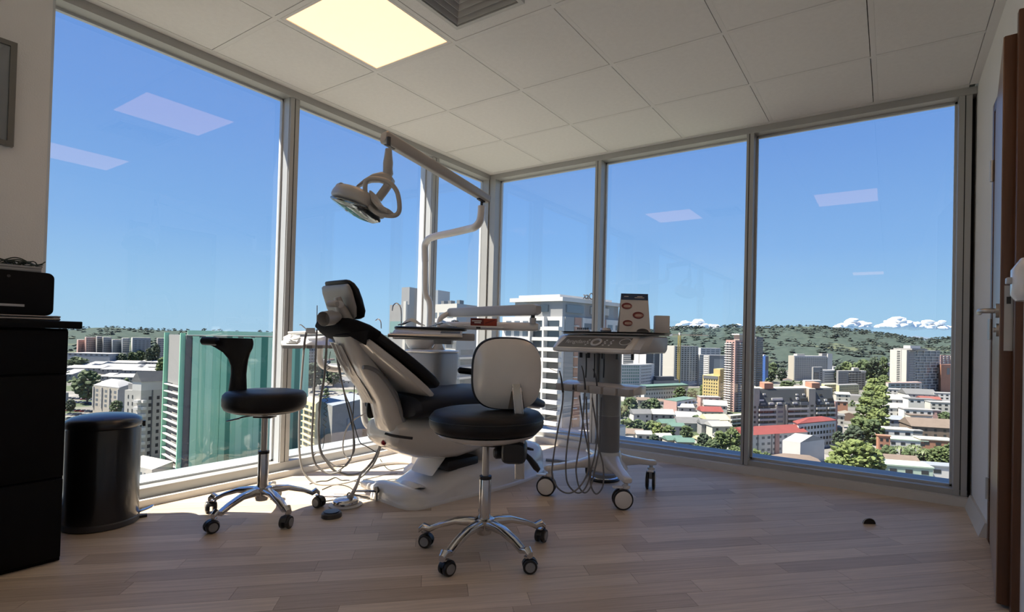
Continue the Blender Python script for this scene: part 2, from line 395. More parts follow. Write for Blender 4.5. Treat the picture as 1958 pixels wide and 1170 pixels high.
G().box(-0.046, 0.02, 0.042, 0.15, 0.03, ZH).obj('corner_leaf', M_alu, o); G().box(-0.05, -0.046, 0.046, 0.15, 0.03, ZH).obj('joint', M_seal, o)
o = trim(G().box(3.465, 3.494, 0.042, 0.15, 0.055, ZH), M_alu); G().box(3.499, 3.528, 0.045, 0.15, 0.055, ZH).obj('jamb_leaf', M_alu, o); G().box(3.494, 3.499, 0.05, 0.15, 0.055, ZH).obj('joint', M_seal, o)
# dark slot between the window jamb and the door wall
trim(G().box(3.528, 3.56, 0.12, 0.15, 0.05, H), M_seal)
trim(G().box(-0.15, -0.05, -3.11, -3.085, 0.04, H), M_alu_l)
# heads and sills
trim(G().box(-0.15, -0.04, -3.11, 0.04, ZH, H-0.002), M_alu); trim(G().box(-0.15, 3.548, 0.04, 0.15, ZH, H-0.002), M_alu)
trim(G().box(-0.15, -0.046, -3.11, 0.04, 0.03, ZS), M_alu); trim(G().box(-0.05, 3.53, 0.05, 0.15, 0.045, ZS), M_alu)
trim(G().box(-0.40, -0.15, -3.4, 0.40, 0.02, 0.075), mat('outer_ledge', (0.20, 0.235, 0.25), 0.5)); trim(G().box(-0.40, 3.9, 0.15, 0.40, 0.02, 0.075), MATS['outer_ledge'])
trim(G().box(-0.15, -0.04, -9.2, -4.05, ZH, H-0.001), M_alu); trim(G().box(-0.15, -0.05, -9.2, -4.05, 0.0, ZS), M_alu)  # head and sill of the two added back windows
# low kerbs along the glass
o = G().box(-0.05, -0.004, -3.107, 0.04, 0.0, 0.036).obj('baseboard_left', mat('kerb_white', (0.7, 0.69, 0.66), 0.5)); struct(o)
o = G().add([(0.0, 0.0, 0), (3.535, 0.0, 0), (3.535, 0.05, 0), (0, 0.05, 0), (0.0, 0.004, 0.05), (3.535, 0.004, 0.05), (3.535, 0.05, 0.05), (0, 0.05, 0.05)], [(3, 2, 1, 0), (4, 5, 6, 7), (0, 1, 5, 4), (1, 2, 6, 5), (2, 3, 7, 6), (3, 0, 4, 7)]).obj('baseboard_back', M_skirt); struct(o)
o = G().add([(XR-0.035, -0.56, 0), (XR, -0.56, 0), (XR, 0.02, 0), (XR-0.035, 0.02, 0), (XR-0.012, -0.56, 0.07), (XR, -0.56, 0.07), (XR, 0.02, 0.07), (XR-0.012, 0.02, 0.07)], [(3, 2, 1, 0), (4, 5, 6, 7), (0, 1, 5, 4), (1, 2, 6, 5), (2, 3, 7, 6), (3, 0, 4, 7)]).obj('baseboard_right', M_skirt); struct(o)
# ---- walls
YH, YF = -0.625, -1.455     # door opening: hinge side, latch side
struct(G().box(XR, XR+0.12, YH+0.045, 0.30, 0, H+0.05).obj('wall_right', M_wall)); 
o = G().box(XR, XR+0.12, YF-0.030, YH+0.045, 2.075, H+0.05).obj('lintel', M_wall, bpy.data.objects['wall_right'])
G().box(3.522, XR+0.12, YB, YF-0.030, 0, H+0.05).obj('wall_section', M_wall, bpy.data.objects['wall_right'])
G().box(XR+0.12, XR+0.15, YB, 0.30, 0, H+0.05).obj('gap_light_stop', M_wall, bpy.data.objects['wall_right'])  # added backing behind the door wall, stops daylight leaking through the gap
wl = struct(G().box(-0.30, 0.0, -4.05, -3.107, 0, H+0.05).obj('wall_left', M_wall))
G().box(-0.30, 0.0, YB, -9.2, 0, H+0.05).obj('wall_section', M_wall, wl)
struct(G().box(-0.30, XR+0.15, YB-0.15, YB, 0, H+0.05).obj('wall_back', M_wall))
# ---- door (a few centimetres ajar, hinged at its far side)
door = bpy.data.objects.new('door_1', None); COL.objects.link(door); struct(door); door['label'] = 'dark brown wooden door standing slightly ajar in the right wall'
door.location = (XR+0.0455, YH-0.004, 0)
ang = math.atan2(0.080, 0.80)
door.rotation_euler = (0, 0, -ang)
G().box(-0.045, 0.0, -0.80, 0.0, 0.012, 2.02).obj('door_leaf', M_wood, door, bevel=0.002)
G().box(-0.0475, -0.0452, -0.797, -0.003, 0.014, 2.018).obj('door_face', M_wood_glare, door)
G().box(-0.036, -0.012, -0.8025, -0.799, 0.90, 1.13).obj('lock_plate', M_steel, door)
G().box(-0.030, -0.018, -0.8035, -0.8023, 1.065, 1.09).obj('latch', M_black, door)
hd = G(); hd.disc_lathe([(0.026, 0), (0.026, 0.010), (0.010, 0.012)], (-0.0475, -0.735, 1.045), (-1, 0, 0)); rose = hd.obj('handle_rose', M_steel, door)
G().tube([(-0.050, -0.735, 1.045), (-0.085, -0.735, 1.045), (-0.099, -0.722, 1.045), (-0.102, -0.69, 1.045), (-0.102, -0.60, 1.045)], 0.0095, seg=12).obj('lever', M_steel, door)
G().disc_lathe([(0.024, 0), (0.024, 0.008), (0.009, 0.010), (0.009, 0.016)], (-0.0475, -0.735, 0.975), (-1, 0, 0)).obj('key_rose', M_steel, door)
for hz in (0.25, 1.75, 1.0): G().lathe([(0.009, hz-0.05), (0.009, hz+0.05)], (-0.056, 0.004, 0), 12).obj('hinge', M_steel, door)
# jambs and casing
o = trim(G().box(XR-0.006, XR+0.12, YH, YH+0.045, 0.0, 2.075), M_wood, bevel=0.003)
o = trim(G().box(3.500, XR+0.12, YF-0.030, YF, 0.0, 2.075), M_wood, bevel=0.003)
o = trim(G().box(XR-0.006, XR+0.12, YF, YH, 2.03, 2.075), M_wood, bevel=0.003)
t = thing('wall_dispenser', 'white plastic wall box on the wall beside the brown door', 'dispenser', (3.522, -1.635, 1.06))
G().loft([oring((0, 0, z), (0, 1, 0), (1, 0, 0), 0.045*k, 0.055*k, 18, 3.5) for z, k in ((0.0, 0.8), (0.02, 1.0), (0.10, 1.0), (0.135, 0.6))]).obj('housing', M_white, t)
G().box(-0.068, -0.05, -0.015, 0.015, 0.055, 0.075).obj('push_button', M_lgrey, t, bevel=0.003)
# picture on the left wall
t = thing('picture_frame', 'grey framed picture hung on the left wall above the cabinet', 'picture', (0.0, -3.42, 1.655))
g = G(); a0, a1, z0, z1 = -0.20, 0.20, 0.0, 0.44
for q in ((a0, a1, z0, z0+0.02), (a0, a1, z1-0.02, z1), (a0, a0+0.02, z0+0.02, z1-0.02), (a1-0.02, a1, z0+0.02, z1-0.02)): g.box(0.001, 0.024, *q)
g.obj('frame', mat('frame_grey', (0.17, 0.165, 0.15), 0.4, metal=0.3), t)
G().box(0.001, 0.012, a0+0.02, a1-0.02, z0+0.02, z1-0.02).obj('mat_board', mat('picture_mount', (0.6, 0.6, 0.58), 0.7), t)
G().box(0.0125, 0.0135, a0+0.08, a1-0.08, z0+0.09, z1-0.09).obj('print', mat('print_paper', (0.45, 0.45, 0.43), 0.6, var=0.3, scale=14), t)
G().box(0.0145, 0.016, a0+0.02, a1-0.02, z0+0.02, z1-0.02).obj('glazing', GLASS, t)

# ================================================================== FURNITURE
def off(t, P): return Vector(P)-Vector(t.location)          # world point -> local of an unrotated thing
# ---- black cabinet on the left
t = thing('drawer_cabinet', 'tall black drawer cabinet with overhanging top at the left edge', 'cabinet', (0.24, -3.62, 0))
cx0, cx1, cy0, cy1 = -0.235, 0.225, -0.55, 0.478
M_cab = mat('cabinet_black', (0.004, 0.004, 0.0045), 0.5, var=0.1, spec=0.15)
G().box(cx0, cx1, cy0, cy1, 0.0, 0.893).obj('body', M_cab, t, bevel=0.003)
G().box(cx0, cx1+0.04, cy0, cy1+0.032, 0.894, 0.922).obj('top', M_cab, t, bevel=0.003)
for z0, z1 in ((0.02, 0.318), (0.328, 0.715), (0.725, 0.885)):
    d = G().box(cx1+0.001, cx1+0.020, cy0+0.004, cy1-0.004, z0, z1).obj('drawer_front', M_cab, t, bevel=0.003)
    G().box(cx1+0.021, cx1+0.030, -0.20, 0.0, z1-0.03, z1-0.02).obj('pull', M_dgrey, d)
# laptop lying closed on it
t = thing('closed_laptop', 'closed silver laptop lying flat on the black cabinet', 'laptop', (0.30, -3.38, 0.9225))
G().box(-0.14, 0.13, -0.22, 0.225, 0.0, 0.011).obj('base', mat('laptop_silver', (0.32, 0.32, 0.33), 0.35, metal=0.8), t, bevel=0.005, seg=3)
G().box(-0.14, 0.13, -0.22, 0.225, 0.012, 0.019).obj('lid', mat('laptop_silver', (0.32, 0.32, 0.33), 0.35, metal=0.8), t, bevel=0.003)
G().tube([(0.09, 0.212, 0.0105), (0.128, 0.212, 0.0105)], 0.0095, smooth=False).obj('hinge_cap', M_white, t)
# black device with a pale slot, a tray on it and a tangle of cord
t = thing('black_device', 'black rounded desktop device with a pale slot on the cabinet', 'device', (0.22, -3.42, 0.942))
ring = rrect(0.25, 0.0825, 0.022)
G().prism(ring, (-0.12, 0, 0.0825), (0, 1, 0), (0, 0, 1), (1, 0, 0), 0.30).obj('housing', M_cab, t, bevel=0.004)
G().box(0.1805, 0.184, 0.075, 0.165, 0.030, 0.039).obj('slot', M_lgrey, t, bevel=0.001)
G().disc_lathe([(0.005, 0), (0.005, 0.002)], (0.1805, 0.12, 0.142), (1, 0, 0), 14).obj('logo_dot', M_dgrey, t)
t = thing('flat_tray', 'thin grey tray lying on top of the black device', 'tray', (0.24, -3.44, 1.1075))
G().box(-0.13, 0.14, -0.23, 0.235, 0.0, 0.012).box(-0.13, 0.14, -0.23, 0.237, 0.0125, 0.0215).obj('slab', mat('tray_grey', (0.36, 0.36, 0.35), 0.5), t, bevel=0.002)
t = thing('cord_tangle', 'tangle of dark green wire heaped on the grey tray', 'wire', (0.30, -3.28, 1.1295))
rg = random.Random(3)
for k in range(7):
    pts = []
    for q in range(9):
        a = q*0.9+k; R = 0.03+0.02*rg.random()
        pts.append((0.05*rg.uniform(-1, 1), -0.06+0.016*q+0.03*math.sin(a), 0.004+abs(0.022*math.sin(a*0.8+k))*rg.random()))
    G().tube(pts, 0.0022, seg=6, n=4).obj('strand', mat('wire_green', (0.02, 0.035, 0.025), 0.5), t)
for pts in ([(0.05, -0.10, 0.003), (0.05, -0.085, 0.024), (0.05, -0.06, 0.028), (0.05, -0.02, 0.016), (0.05, 0.02, 0.022), (0.05, 0.06, 0.004)], [(0.05, -0.03, 0.012), (0.05, 0.0, 0.028), (0.05, 0.025, 0.026), (0.05, 0.06, 0.006), (0.05, 0.085, 0.003)]):
    G().tube(pts, 0.0024, seg=6).obj('loop', mat('wire_green', (0.02, 0.035, 0.025), 0.5), t)
# ---- pedal bin
t = thing('pedal_bin', 'round black pedal bin with domed lid beside the cabinet', 'bin', (0.105, -2.90, 0))
M_bin = mat('bin_black', (0.010, 0.010, 0.011), 0.28, coat=0.3)
G().lathe([(0.135, 0.0), (0.142, 0.004), (0.142, 0.025), (0.138, 0.03)], seg=40).obj('base_ring', M_dgrey, t)
G().lathe([(0.138, 0.03), (0.138, 0.44), (0.134, 0.447)], seg=40).obj('body', M_bin, t)
G().lathe([(0.141, 0.448), (0.143, 0.453), (0.143, 0.468), (0.137, 0.482), (0.118, 0.494), (0.08, 0.503), (0.03, 0.507), (0.0, 0.5075)], seg=40).obj('lid', M_bin, t)
d = Vector((0.30, 0.95, 0)).normalized(); nn = Vector((0.95, -0.30, 0))
pp = [d*0.125+V3(0, 0, 0.03), d*0.165+V3(0, 0, 0.035), d*0.195+nn*0.0+V3(0, 0, 0.045)]
pts = [(-0.022, 0.0), (0.022, 0.0), (0.024, 0.035), (0.016, 0.055), (0.0, 0.062), (-0.016, 0.055), (-0.024, 0.035)]
G().prism(pts, d*0.136+V3(0, 0, 0.028), d.cross(V3(0, 0, 1)), d*0.98+V3(0, 0, 0.3), V3(0, 0, 1), 0.006).obj('pedal', M_chrome, t, bevel=0.002)
G().box(-0.012, 0.012, 0.13, 0.17, 0.0, 0.012, rz=math.atan2(-d.x, d.y), c=(0, 0)).obj('foot', M_black, t)
G().box(-0.010, 0.010, -0.152, -0.14, 0.436, 0.462, rz=math.atan2(-d.x, d.y)+PI, c=(0, 0)).obj('lid_hinge', M_black, t)

# ---- five-star stool base with casters
def star_base(t, R, a0, h_hub, h_tip, mcol, z_gas0, z_gas1, z_thin, cas_r=0.028, cast_dirs=None):
    G().lathe([(0.018, h_hub-0.055), (0.030, h_hub-0.05), (0.040, h_hub-0.02), (0.042, h_hub+0.012), (0.030, h_hub+0.018)], seg=28).obj('hub', mcol, t)
    G().lathe([(0.0265, h_hub+0.012), (0.0245, z_gas0), (0.0245, z_gas1-0.004), (0.023, z_gas1)], seg=28).obj('gas_cylinder', mcol, t)
    G().lathe([(0.026, z_gas1-0.01), (0.026, z_gas1+0.003), (0.015, z_gas1+0.005)], seg=28).obj('collar', M_black, t)
    G().lathe([(0.0145, z_gas1), (0.0145, z_thin)], seg=20).obj('piston', M_steel, t)
    for k in range(5):
        a = a0+2*PI*k/5; d = V3(math.cos(a), math.sin(a), 0); sd = V3(-d.y, d.x, 0); rings = []
        for u, zz, hw, hh in ((0.02, h_hub-0.012, 0.022, 0.024), (0.06, h_hub-0.004, 0.023, 0.018), (0.12, h_hub-0.006, 0.0215, 0.0135), (0.19, h_hub-0.028, 0.0195, 0.0115), (0.235, h_hub-0.05, 0.018, 0.012), (R, h_tip+0.012, 0.017, 0.013), (R+0.017, h_tip-0.004, 0.013, 0.012)):
            rings.append(oring(d*u*(R/0.262)+V3(0, 0, zz), sd, (0, 0, 1), hw, hh, 14, 3.2))
        G().loft(rings).obj('leg', mcol, t)
        c = d*R
        ca = (cast_dirs[k] if cast_dirs else a+1.3*k+0.6); w = V3(math.cos(ca), math.sin(ca), 0); ax = V3(-w.y, w.x, 0)
        cc = G(); cc.lathe([(0.012, h_tip-0.012), (0.012, 2*cas_r+0.002)], (c.x, c.y, 0), 14)
        co = cc.obj('caster', mcol, t)
        wc = c+w*0.012+V3(0, 0, cas_r)
        for s in (-1, 1):
            G().disc_lathe([(cas_r*0.45, 0), (cas_r*0.97, 0.001), (cas_r, 0.004), (cas_r, 0.013), (cas_r*0.95, 0.016), (cas_r*0.5, 0.017)], wc+ax*s*0.006, ax*s, 24).obj('wheel', M_black, co)
            G().disc_lathe([(cas_r*0.68, 0.0165), (cas_r*0.66, 0.0195), (cas_r*0.45, 0.0185)], wc+ax*s*0.006, ax*s, 22).obj('wheel_ring', M_grey, co)
        hd_ = G(); prof = [(math.cos(q)*cas_r*1.12, math.sin(q)*cas_r*1.12) for q in [math.radians(v) for v in range(15, 186, 19)]]
        hd_.prism([(p[0], p[1]) for p in prof], wc-ax*0.012, w*-1, (0, 0, 1), ax, 0.024)
        hd_.obj('fork', M_black, co)

# ---- stool A (assistant stool with paddle backrest)
SA = thing('dental_stool', 'black dental stool with a T-shaped paddle backrest by the left window', 'stool', (0.560, -2.405, 0))
star_base(SA, 0.255, math.radians(-5), 0.125, 0.075, M_chrome, 0.16, 0.312, 0.48, cast_dirs=[math.radians(v) for v in (-60, 10, 100, 160, -95)])
G().lathe([(0.0, 0.515), (0.165, 0.515), (0.178, 0.523), (0.187, 0.543), (0.188, 0.570), (0.185, 0.592), (0.172, 0.606), (0.13, 0.613), (0.0, 0.616)], seg=48).obj('seat', M_leather, SA)
G().lathe([(0.0, 0.496), (0.09, 0.497), (0.145, 0.508), (0.150, 0.516)], seg=40).obj('seat_pan', M_black, SA)
G().lathe([(0.151, 0.512), (0.152, 0.517), (0.0, 0.518)], seg=40).obj('seat_trim', M_steel, SA)
G().box(-0.045, 0.045, -0.03, 0.03, 0.478, 0.498, rz=0.57).obj('mechanism', M_black, SA, bevel=0.004)
rl = Vector((math.cos(YAW), math.sin(YAW), 0)); fl_ = Vector((-math.sin(YAW), math.cos(YAW), 0))
lp = [rl*-0.03+V3(0, 0, 0.488), rl*-0.09+fl_*-0.02+V3(0, 0, 0.482), rl*-0.12+fl_*-0.03+V3(0, 0, 0.472)]
lv = G().tube(lp, 0.0035, seg=8).obj('lever', M_black, SA)
G().loft([oring(rl*u+fl_*-0.035+V3(0, 0, z), fl_, (0, 0, 1), hw, 0.004, 12, 2.5) for u, z, hw in ((-0.105, 0.476, 0.006), (-0.13, 0.470, 0.014), (-0.155, 0.464, 0.014), (-0.165, 0.462, 0.008))]).obj('paddle', M_black, lv)
# paddle back: outline in its own plane, seen almost flat; curves forward at the top ends
bc = V3(-0.110, -0.075, 0)      # foot of the backrest against the seat
bx = rl
rows = [(0.552, -0.050, 0.045), (0.600, -0.048, 0.042), (0.640, -0.042, 0.040), (0.690, -0.036, 0.038), (0.730, -0.037, 0.042), (0.765, -0.046, 0.052), (0.795, -0.066, 0.066), (0.818, -0.100, 0.082), (0.838, -0.140, 0.090), (0.855, -0.150, 0.092), (0.866, -0.146, 0.089)]
rings = []
for z, a, b in rows:
    top = max(0, (z-0.74)/0.13); cxm = (a+b)/2; hw = (b-a)/2; ring = []
    for k in range(24):
        q = 2*PI*k/24; c_, s_ = math.cos(q), math.sin(q)
        x = cxm+hw*math.copysign(abs(c_)**0.8, c_); y = 0.016*math.copysign(abs(s_)**0.8, s_)+0.045*top*((x-cxm)/max(hw, .01))**2*-1.0+0.03*(z-0.55)*-1
        ring.append(bc+bx*x+fl_*y+V3(0, 0, z))
    rings.append(ring)
G().loft(rings).obj('backrest', M_leather, SA)
a, b = bc+bx*-0.15+fl_*-0.055+V3(0, 0, 0.849), bc+bx*-0.075+fl_*-0.062+V3(0, 0, 0.849)
G().disc_lathe([(0.012, -0.004), (0.0195, 0.004), (0.0205, 0.02), (0.0205, 0.065), (0.018, 0.076), (0.008, 0.08)], a, (b-a), 22).obj('roll_pad', M_leather, SA)
G().tube([V3(-0.03, -0.02, 0.50), bc+V3(0, 0, 0.51)+fl_*-0.01, bc+V3(0, 0, 0.56)+fl_*-0.012], 0.009, seg=8).obj('back_bracket', M_black, SA)

# ---- stool B (round back shell, chrome flat bar)
SB = thing('dental_stool', 'dental stool with a rounded cream back shell and black seat in front of the chair', 'stool', (1.722, -2.112, 0))
star_base(SB, 0.265, math.radians(-12.3), 0.128, 0.075, M_chrome, 0.16, 0.316, 0.445, cast_dirs=[math.radians(v) for v in (40, 100, 150, 20, 80)])
G().lathe([(0.0, 0.506), (0.20, 0.506), (0.220, 0.513), (0.236, 0.530), (0.240, 0.550), (0.236, 0.572), (0.222, 0.588), (0.19, 0.597), (0.10, 0.600), (0.0, 0.598)], seg=48).obj('seat', M_leather, SB)
G().tube([(0.2385*math.cos(2*PI*k/48), 0.2385*math.sin(2*PI*k/48), 0.564) for k in range(49)], 0.0022, seg=6, smooth=False).obj('piping', M_black, SB)
G().lathe([(0.0, 0.460), (0.08, 0.462), (0.15, 0.473), (0.20, 0.492), (0.214, 0.506), (0.0, 0.507)], seg=40).obj('seat_shell', M_cream, SB)
tl = (CAM-Vector((1.72, -2.11, 0.9))); tl.z = 0; tl.normalize(); sr = V3(-tl.y, tl.x, 0)   # towards the viewer side, and to its right
sr = RT.copy(); sr.z = 0; sr.normalize(); tl = V3(sr.y, -sr.x, 0)
G().loft([oring(V3(0, 0, 0.455)+sr*x, tl, (0, 0, 1), hw, hh, 12, 3) for x, hw, hh in ((-0.045, 0.03, 0.004), (-0.01, 0.045, 0.010), (0.06, 0.045, 0.014), (0.10, 0.04, 0.02), (0.125, 0.03, 0.03))]).obj('mechanism', M_black, SB)
kb = G().loft([oring(sr*0.122+tl*d_+V3(0, 0, 0.440), sr, (0, 0, 1), hw, hh, 18, 4.0) for d_, hw, hh in ((0.0, 0.035, 0.036), (0.03, 0.052, 0.044), (0.110, 0.050, 0.044), (0.122, 0.042, 0.036))]).obj('clamp_block', M_black, SB)
G().disc_lathe([(0.020, 0.0), (0.024, 0.008), (0.024, 0.03), (0.016, 0.038)], sr*0.075+tl*0.06+V3(0, 0, 0.430), sr*-1+tl*0.3, 20).obj('knob', M_black, kb)
G().loft([oring(sr*x+tl*0.05+V3(0, 0, z), tl, (0.6, 0, 0.8), hw, hh, 12, 2.4) for x, z, hw, hh in ((0.165, 0.425, 0.006, 0.010), (0.185, 0.405, 0.009, 0.014), (0.21, 0.375, 0.012, 0.017), (0.225, 0.358, 0.010, 0.012))]).obj('tilt_lever', M_black, SB)
G().loft([oring(sr*x+tl*0.02+V3(0, 0, z), tl, (0, 0, 1), hw, hh, 12, 2.4) for x, z, hw, hh in ((0.15, 0.448, 0.006, 0.006), (0.185, 0.440, 0.008, 0.006), (0.20, 0.437, 0.005, 0.004))]).obj('height_lever', M_black, SB)
# flat chrome back bar
rings = []
for z, xo, yo in ((0.335, 0.148, 0.100), (0.42, 0.146, 0.098), (0.52, 0.142, 0.098), (0.60, 0.138, 0.100), (0.655, 0.132, 0.098), (0.695, 0.126, 0.090), (0.715, 0.122, 0.080)):
    rings.append(oring(sr*xo+tl*yo+V3(0, 0, z), sr, tl, 0.0165, 0.004, 14, 5))
bar = G().loft(rings).obj('back_bar', M_steel, SB)
for s in (-1, 1):
    G().tube([sr*(xo+s*0.0165)+tl*(yo+0.003)+V3(0, 0, z) for z, xo, yo in ((0.336, 0.148, 0.100), (0.42, 0.146, 0.098), (0.52, 0.142, 0.098), (0.60, 0.138, 0.100), (0.655, 0.132, 0.098), (0.70, 0.126, 0.090))], 0.0028, seg=8).obj('bar_edge', M_chrome, bar)
def back_pad(scale_, d0, d1, dome, name, m, notch=False, cx=0.083, cz=0.752, hw=0.147, hh=0.152, p=3.0, n=56):
    rings = []
    for f_, d_ in ((0.0, dome), (0.35, dome*0.94), (0.6, dome*0.80), (0.8, dome*0.55), (0.92, dome*0.25), (1.0, 0.0)):
        rings.append((f_, d_))
    g = G(); rs = []
    for f_, d_ in rings:
        rs.append(oring(sr*cx+tl*(d0+d_)+V3(0, 0, cz), sr, (0, 0, 1), max(hw*scale_*f_, 1e-4), max(hh*scale_*f_, 1e-4), n, p))
    rs.append(oring(sr*cx+tl*d1+V3(0, 0, cz), sr, (0, 0, 1), hw*scale_, hh*scale_, n, p))
    rs.append(oring(sr*cx+tl*(d1-0.004)+V3(0, 0, cz), sr, (0, 0, 1), hw*scale_*0.9, hh*scale_*0.9, n, p))
    return g.loft(rs).obj(name, m, SB)
back_pad(0.955, 0.045, 0.018, 0.035, 'back_shell', M_cream)
G().loft([oring(sr*0.076+tl*d_+V3(0, 0, 0.752), sr, (0, 0, 1), 0.147*k, 0.153*k, 56, 3.0) for d_, k in ((0.030, 0.93), (0.024, 0.985), (0.010, 1.0), (-0.012, 0.97), (-0.030, 0.85), (-0.036, 0.5))]).obj('back_cushion', M_navy, SB)
G().prism([(-0.034, 0.0), (0.034, 0.0), (0.022, 0.072), (-0.022, 0.072)], sr*0.126+tl*0.0735+V3(0, 0, 0.612), sr, (0, 0, 1), tl, 0.004).obj('bar_socket', mat('socket_brown', (0.10, 0.085, 0.07), 0.5), SB)

# ================================================================== DENTAL CHAIR
HD = math.radians(-7)
CH = thing('dental_chair', 'reclined black and cream dental treatment chair in the middle of the room', 'dental chair', (0.95, -1.5, 0), HD)
fyv = V3(math.sin(-HD), math.cos(-HD), 0); fxv = V3(math.cos(HD), math.sin(HD), 0)
def cl(P): q = Vector(P)-Vector((0.95, -1.5, 0)); return V3(q.dot(fxv), q.dot(fyv), q.z)
def clx(x, y, lx):
    r = ray(x, y); o_ = V3(0.95, -1.5, 0); return cl(CAM+r*(((o_-CAM).dot(fxv)+lx)/r.dot(fxv)))
# base shoe
st = [(-0.425, 0.0, 0.05, 0.10), (-0.415, 0.0, 0.085, 0.16), (-0.385, 0.0, 0.098, 0.195), (-0.34, 0.0, 0.090, 0.212), (-0.29, 0, 0.070, 0.214), (-0.24, 0, 0.066, 0.212), (-0.19, 0, 0.092, 0.212), (-0.13, 0, 0.128, 0.215), (-0.04, 0, 0.150, 0.225), (0.12, 0, 0.158, 0.24), (0.30, 0, 0.160, 0.24), (0.45, 0, 0.165, 0.225), (0.56, 0, 0.195, 0.20), (0.64, 0, 0.205, 0.18), (0.70, 0, 0.195, 0.15), (0.74, 0, 0.15, 0.115), (0.755, 0, 0.08, 0.08)]
g = G(); rings = []
for y, _, h_, w_ in st:
    ring = [(-w_-0.008, y, 0.0), (-w_-0.008, y, 0.014), (-w_, y, 0.022)]
    for k in range(13):
        a = PI-PI*k/12; c_, s_ = math.cos(a), math.sin(a)
        ring.append((w_*math.copysign(abs(c_)**0.55, c_), y, 0.022+(h_-0.022)*abs(s_)**0.55))
    ring += [(w_, y, 0.022), (w_+0.008, y, 0.014), (w_+0.008, y, 0.0)]
    rings.append(ring)
base = g.loft(rings).obj('base', M_white, CH, sharp=60)
G().loft([oring((0.04, y, z), (1, 0, 0), (0, 0.4, 1), hw, hh, 18, 2.2) for y, z, hw, hh in ((-0.335, 0.080, 0.06, 0.004), (-0.30, 0.088, 0.085, 0.012), (-0.27, 0.080, 0.085, 0.010), (-0.24, 0.070, 0.06, 0.003))]).obj('scoop', M_white, base)
G().loft([oring((-0.235+u, -0.385+0.03*u, 0.05), (0, 1, 0), (0, 0, 1), a_, b_, 14, 3) for u, a_, b_ in ((-0.05, 0.02, 0.012), (-0.035, 0.032, 0.020), (0.06, 0.035, 0.026), (0.12, 0.03, 0.026))]).obj('side_tab', M_white, base)
ped = G().obox((-0.14, -0.455, 0.045), (0.93, 0.30, 0.12), (-0.3, 0.93, 0), (0, 0, 1), 0.075, 0.012, 0.004).obj('foot_lever', M_black, CH, bevel=0.003)
G().tube([(-0.075, -0.437, 0.0), (-0.075, -0.437, 0.052)], 0.008, smooth=False, seg=10).obj('lever_post', M_steel, ped)
G().disc_lathe([(0.018, 0), (0.018, 0.012)], (-0.072, -0.432, 0.062), (0, -1, 0), 18).obj('lever_pivot', M_dgrey, ped)
# lift link and hull
lift = G().loft([oring((0, y, z), (1, 0, 0), (0, 1, 0), hw, hy, 20, 4) for y, z, hw, hy in ((0.36, 0.14, 0.17, 0.20), (0.33, 0.20, 0.165, 0.19), (0.24, 0.27, 0.16, 0.19), (0.18, 0.34, 0.15, 0.17), (0.16, 0.40, 0.14, 0.15))]).obj('lift_cover', M_white, CH)
G().loft([oring((0, y, z), (1, 0, 0), (0, 0.55, 0.83), hw, 0.018, 16, 4) for y, z, hw in ((-0.19, 0.135, 0.10), (-0.12, 0.215, 0.11), (-0.02, 0.30, 0.11))]).obj('front_link', M_white, CH)
G().box(-0.135, 0.135, -0.12, 0.12, 0.135, 0.20).obj('bellows', M_black, CH, bevel=0.02)
hull = [(-0.475, 0.345, 0.395, 0.10), (-0.46, 0.315, 0.45, 0.150), (-0.40, 0.275, 0.47, 0.180), (-0.30, 0.236, 0.475, 0.198), (-0.18, 0.212, 0.475, 0.205), (-0.05, 0.20, 0.475, 0.205), (0.10, 0.215, 0.475, 0.20), (0.25, 0.26, 0.475, 0.185), (0.40, 0.33, 0.47, 0.17), (0.52, 0.40, 0.465, 0.14), (0.56, 0.43, 0.46, 0.11)]
G().loft([sring(0, hw, z0, z1, y, 24, 2.8) for y, z0, z1, hw in hull]).obj('hull', M_cream, CH)
G().tube([clx(737, 829, 0.115), clx(752, 833, 0.16), clx(772, 836, 0.20), clx(789, 838, 0.225)], 0.007, seg=10).obj('hull_slot', M_black, CH)
G().disc_lathe([(0.014, 0), (0.014, 0.006), (0.009, 0.014), (0.002, 0.016)], clx(741, 845, 0.03)+V3(0, -0.02, 0), (0.1, -1, -0.1), 16).obj('signal_button', mat('red_lens', (0.30, 0.008, 0.015), 0.2), CH)
# spine arm carrying the back (its outline read from the photo in the plane of the chair's middle)
spx = [(656, 640, 0.092, 0.020), (664, 652, 0.092, 0.028), (680, 680, 0.090, 0.036), (695, 705, 0.088, 0.044), (714, 730, 0.086, 0.050), (733, 758, 0.086, 0.056), (741, 785, 0.088, 0.060), (747, 808, 0.094, 0.058), (758, 828, 0.104, 0.050), (775, 842, 0.10, 0.036)]
sp = [(*clx(x, y, 0.03)[1:], hw, ht) for x, y, hw, ht in spx]
rings = []
for i, (y, z, hw, ht) in enumerate(sp):
    a = sp[max(i-1, 0)]; b = sp[min(i+1, len(sp)-1)]; tv = V3(0, b[0]-a[0], b[1]-a[1]).normalized(); nv = V3(0, tv.z, -tv.y)
    rings.append(oring((0.03, y, z), (1, 0, 0), nv, hw, ht, 26, 3.2))
G().loft(rings).obj('back_arm', M_cream, CH)
G().tube([clx(x, y, 0.118) for x, y in ((694, 702), (706, 703), (722, 711), (737, 727), (751, 748), (762, 770), (768, 793), (775, 815), (786, 832))], 0.0105, seg=12).obj('arm_trim', M_grey, CH)
G().loft([oring(clx(710, 782, -0.062)+V3(-0.012*k, 0, 0), (0, 1, 0), (0, 0, 1), 0.026*q, 0.05*q, 14, 3) for k, q in ((0, 1), (1, 0.95), (1.6, 0.7))]).obj('arm_cap', M_black, CH)
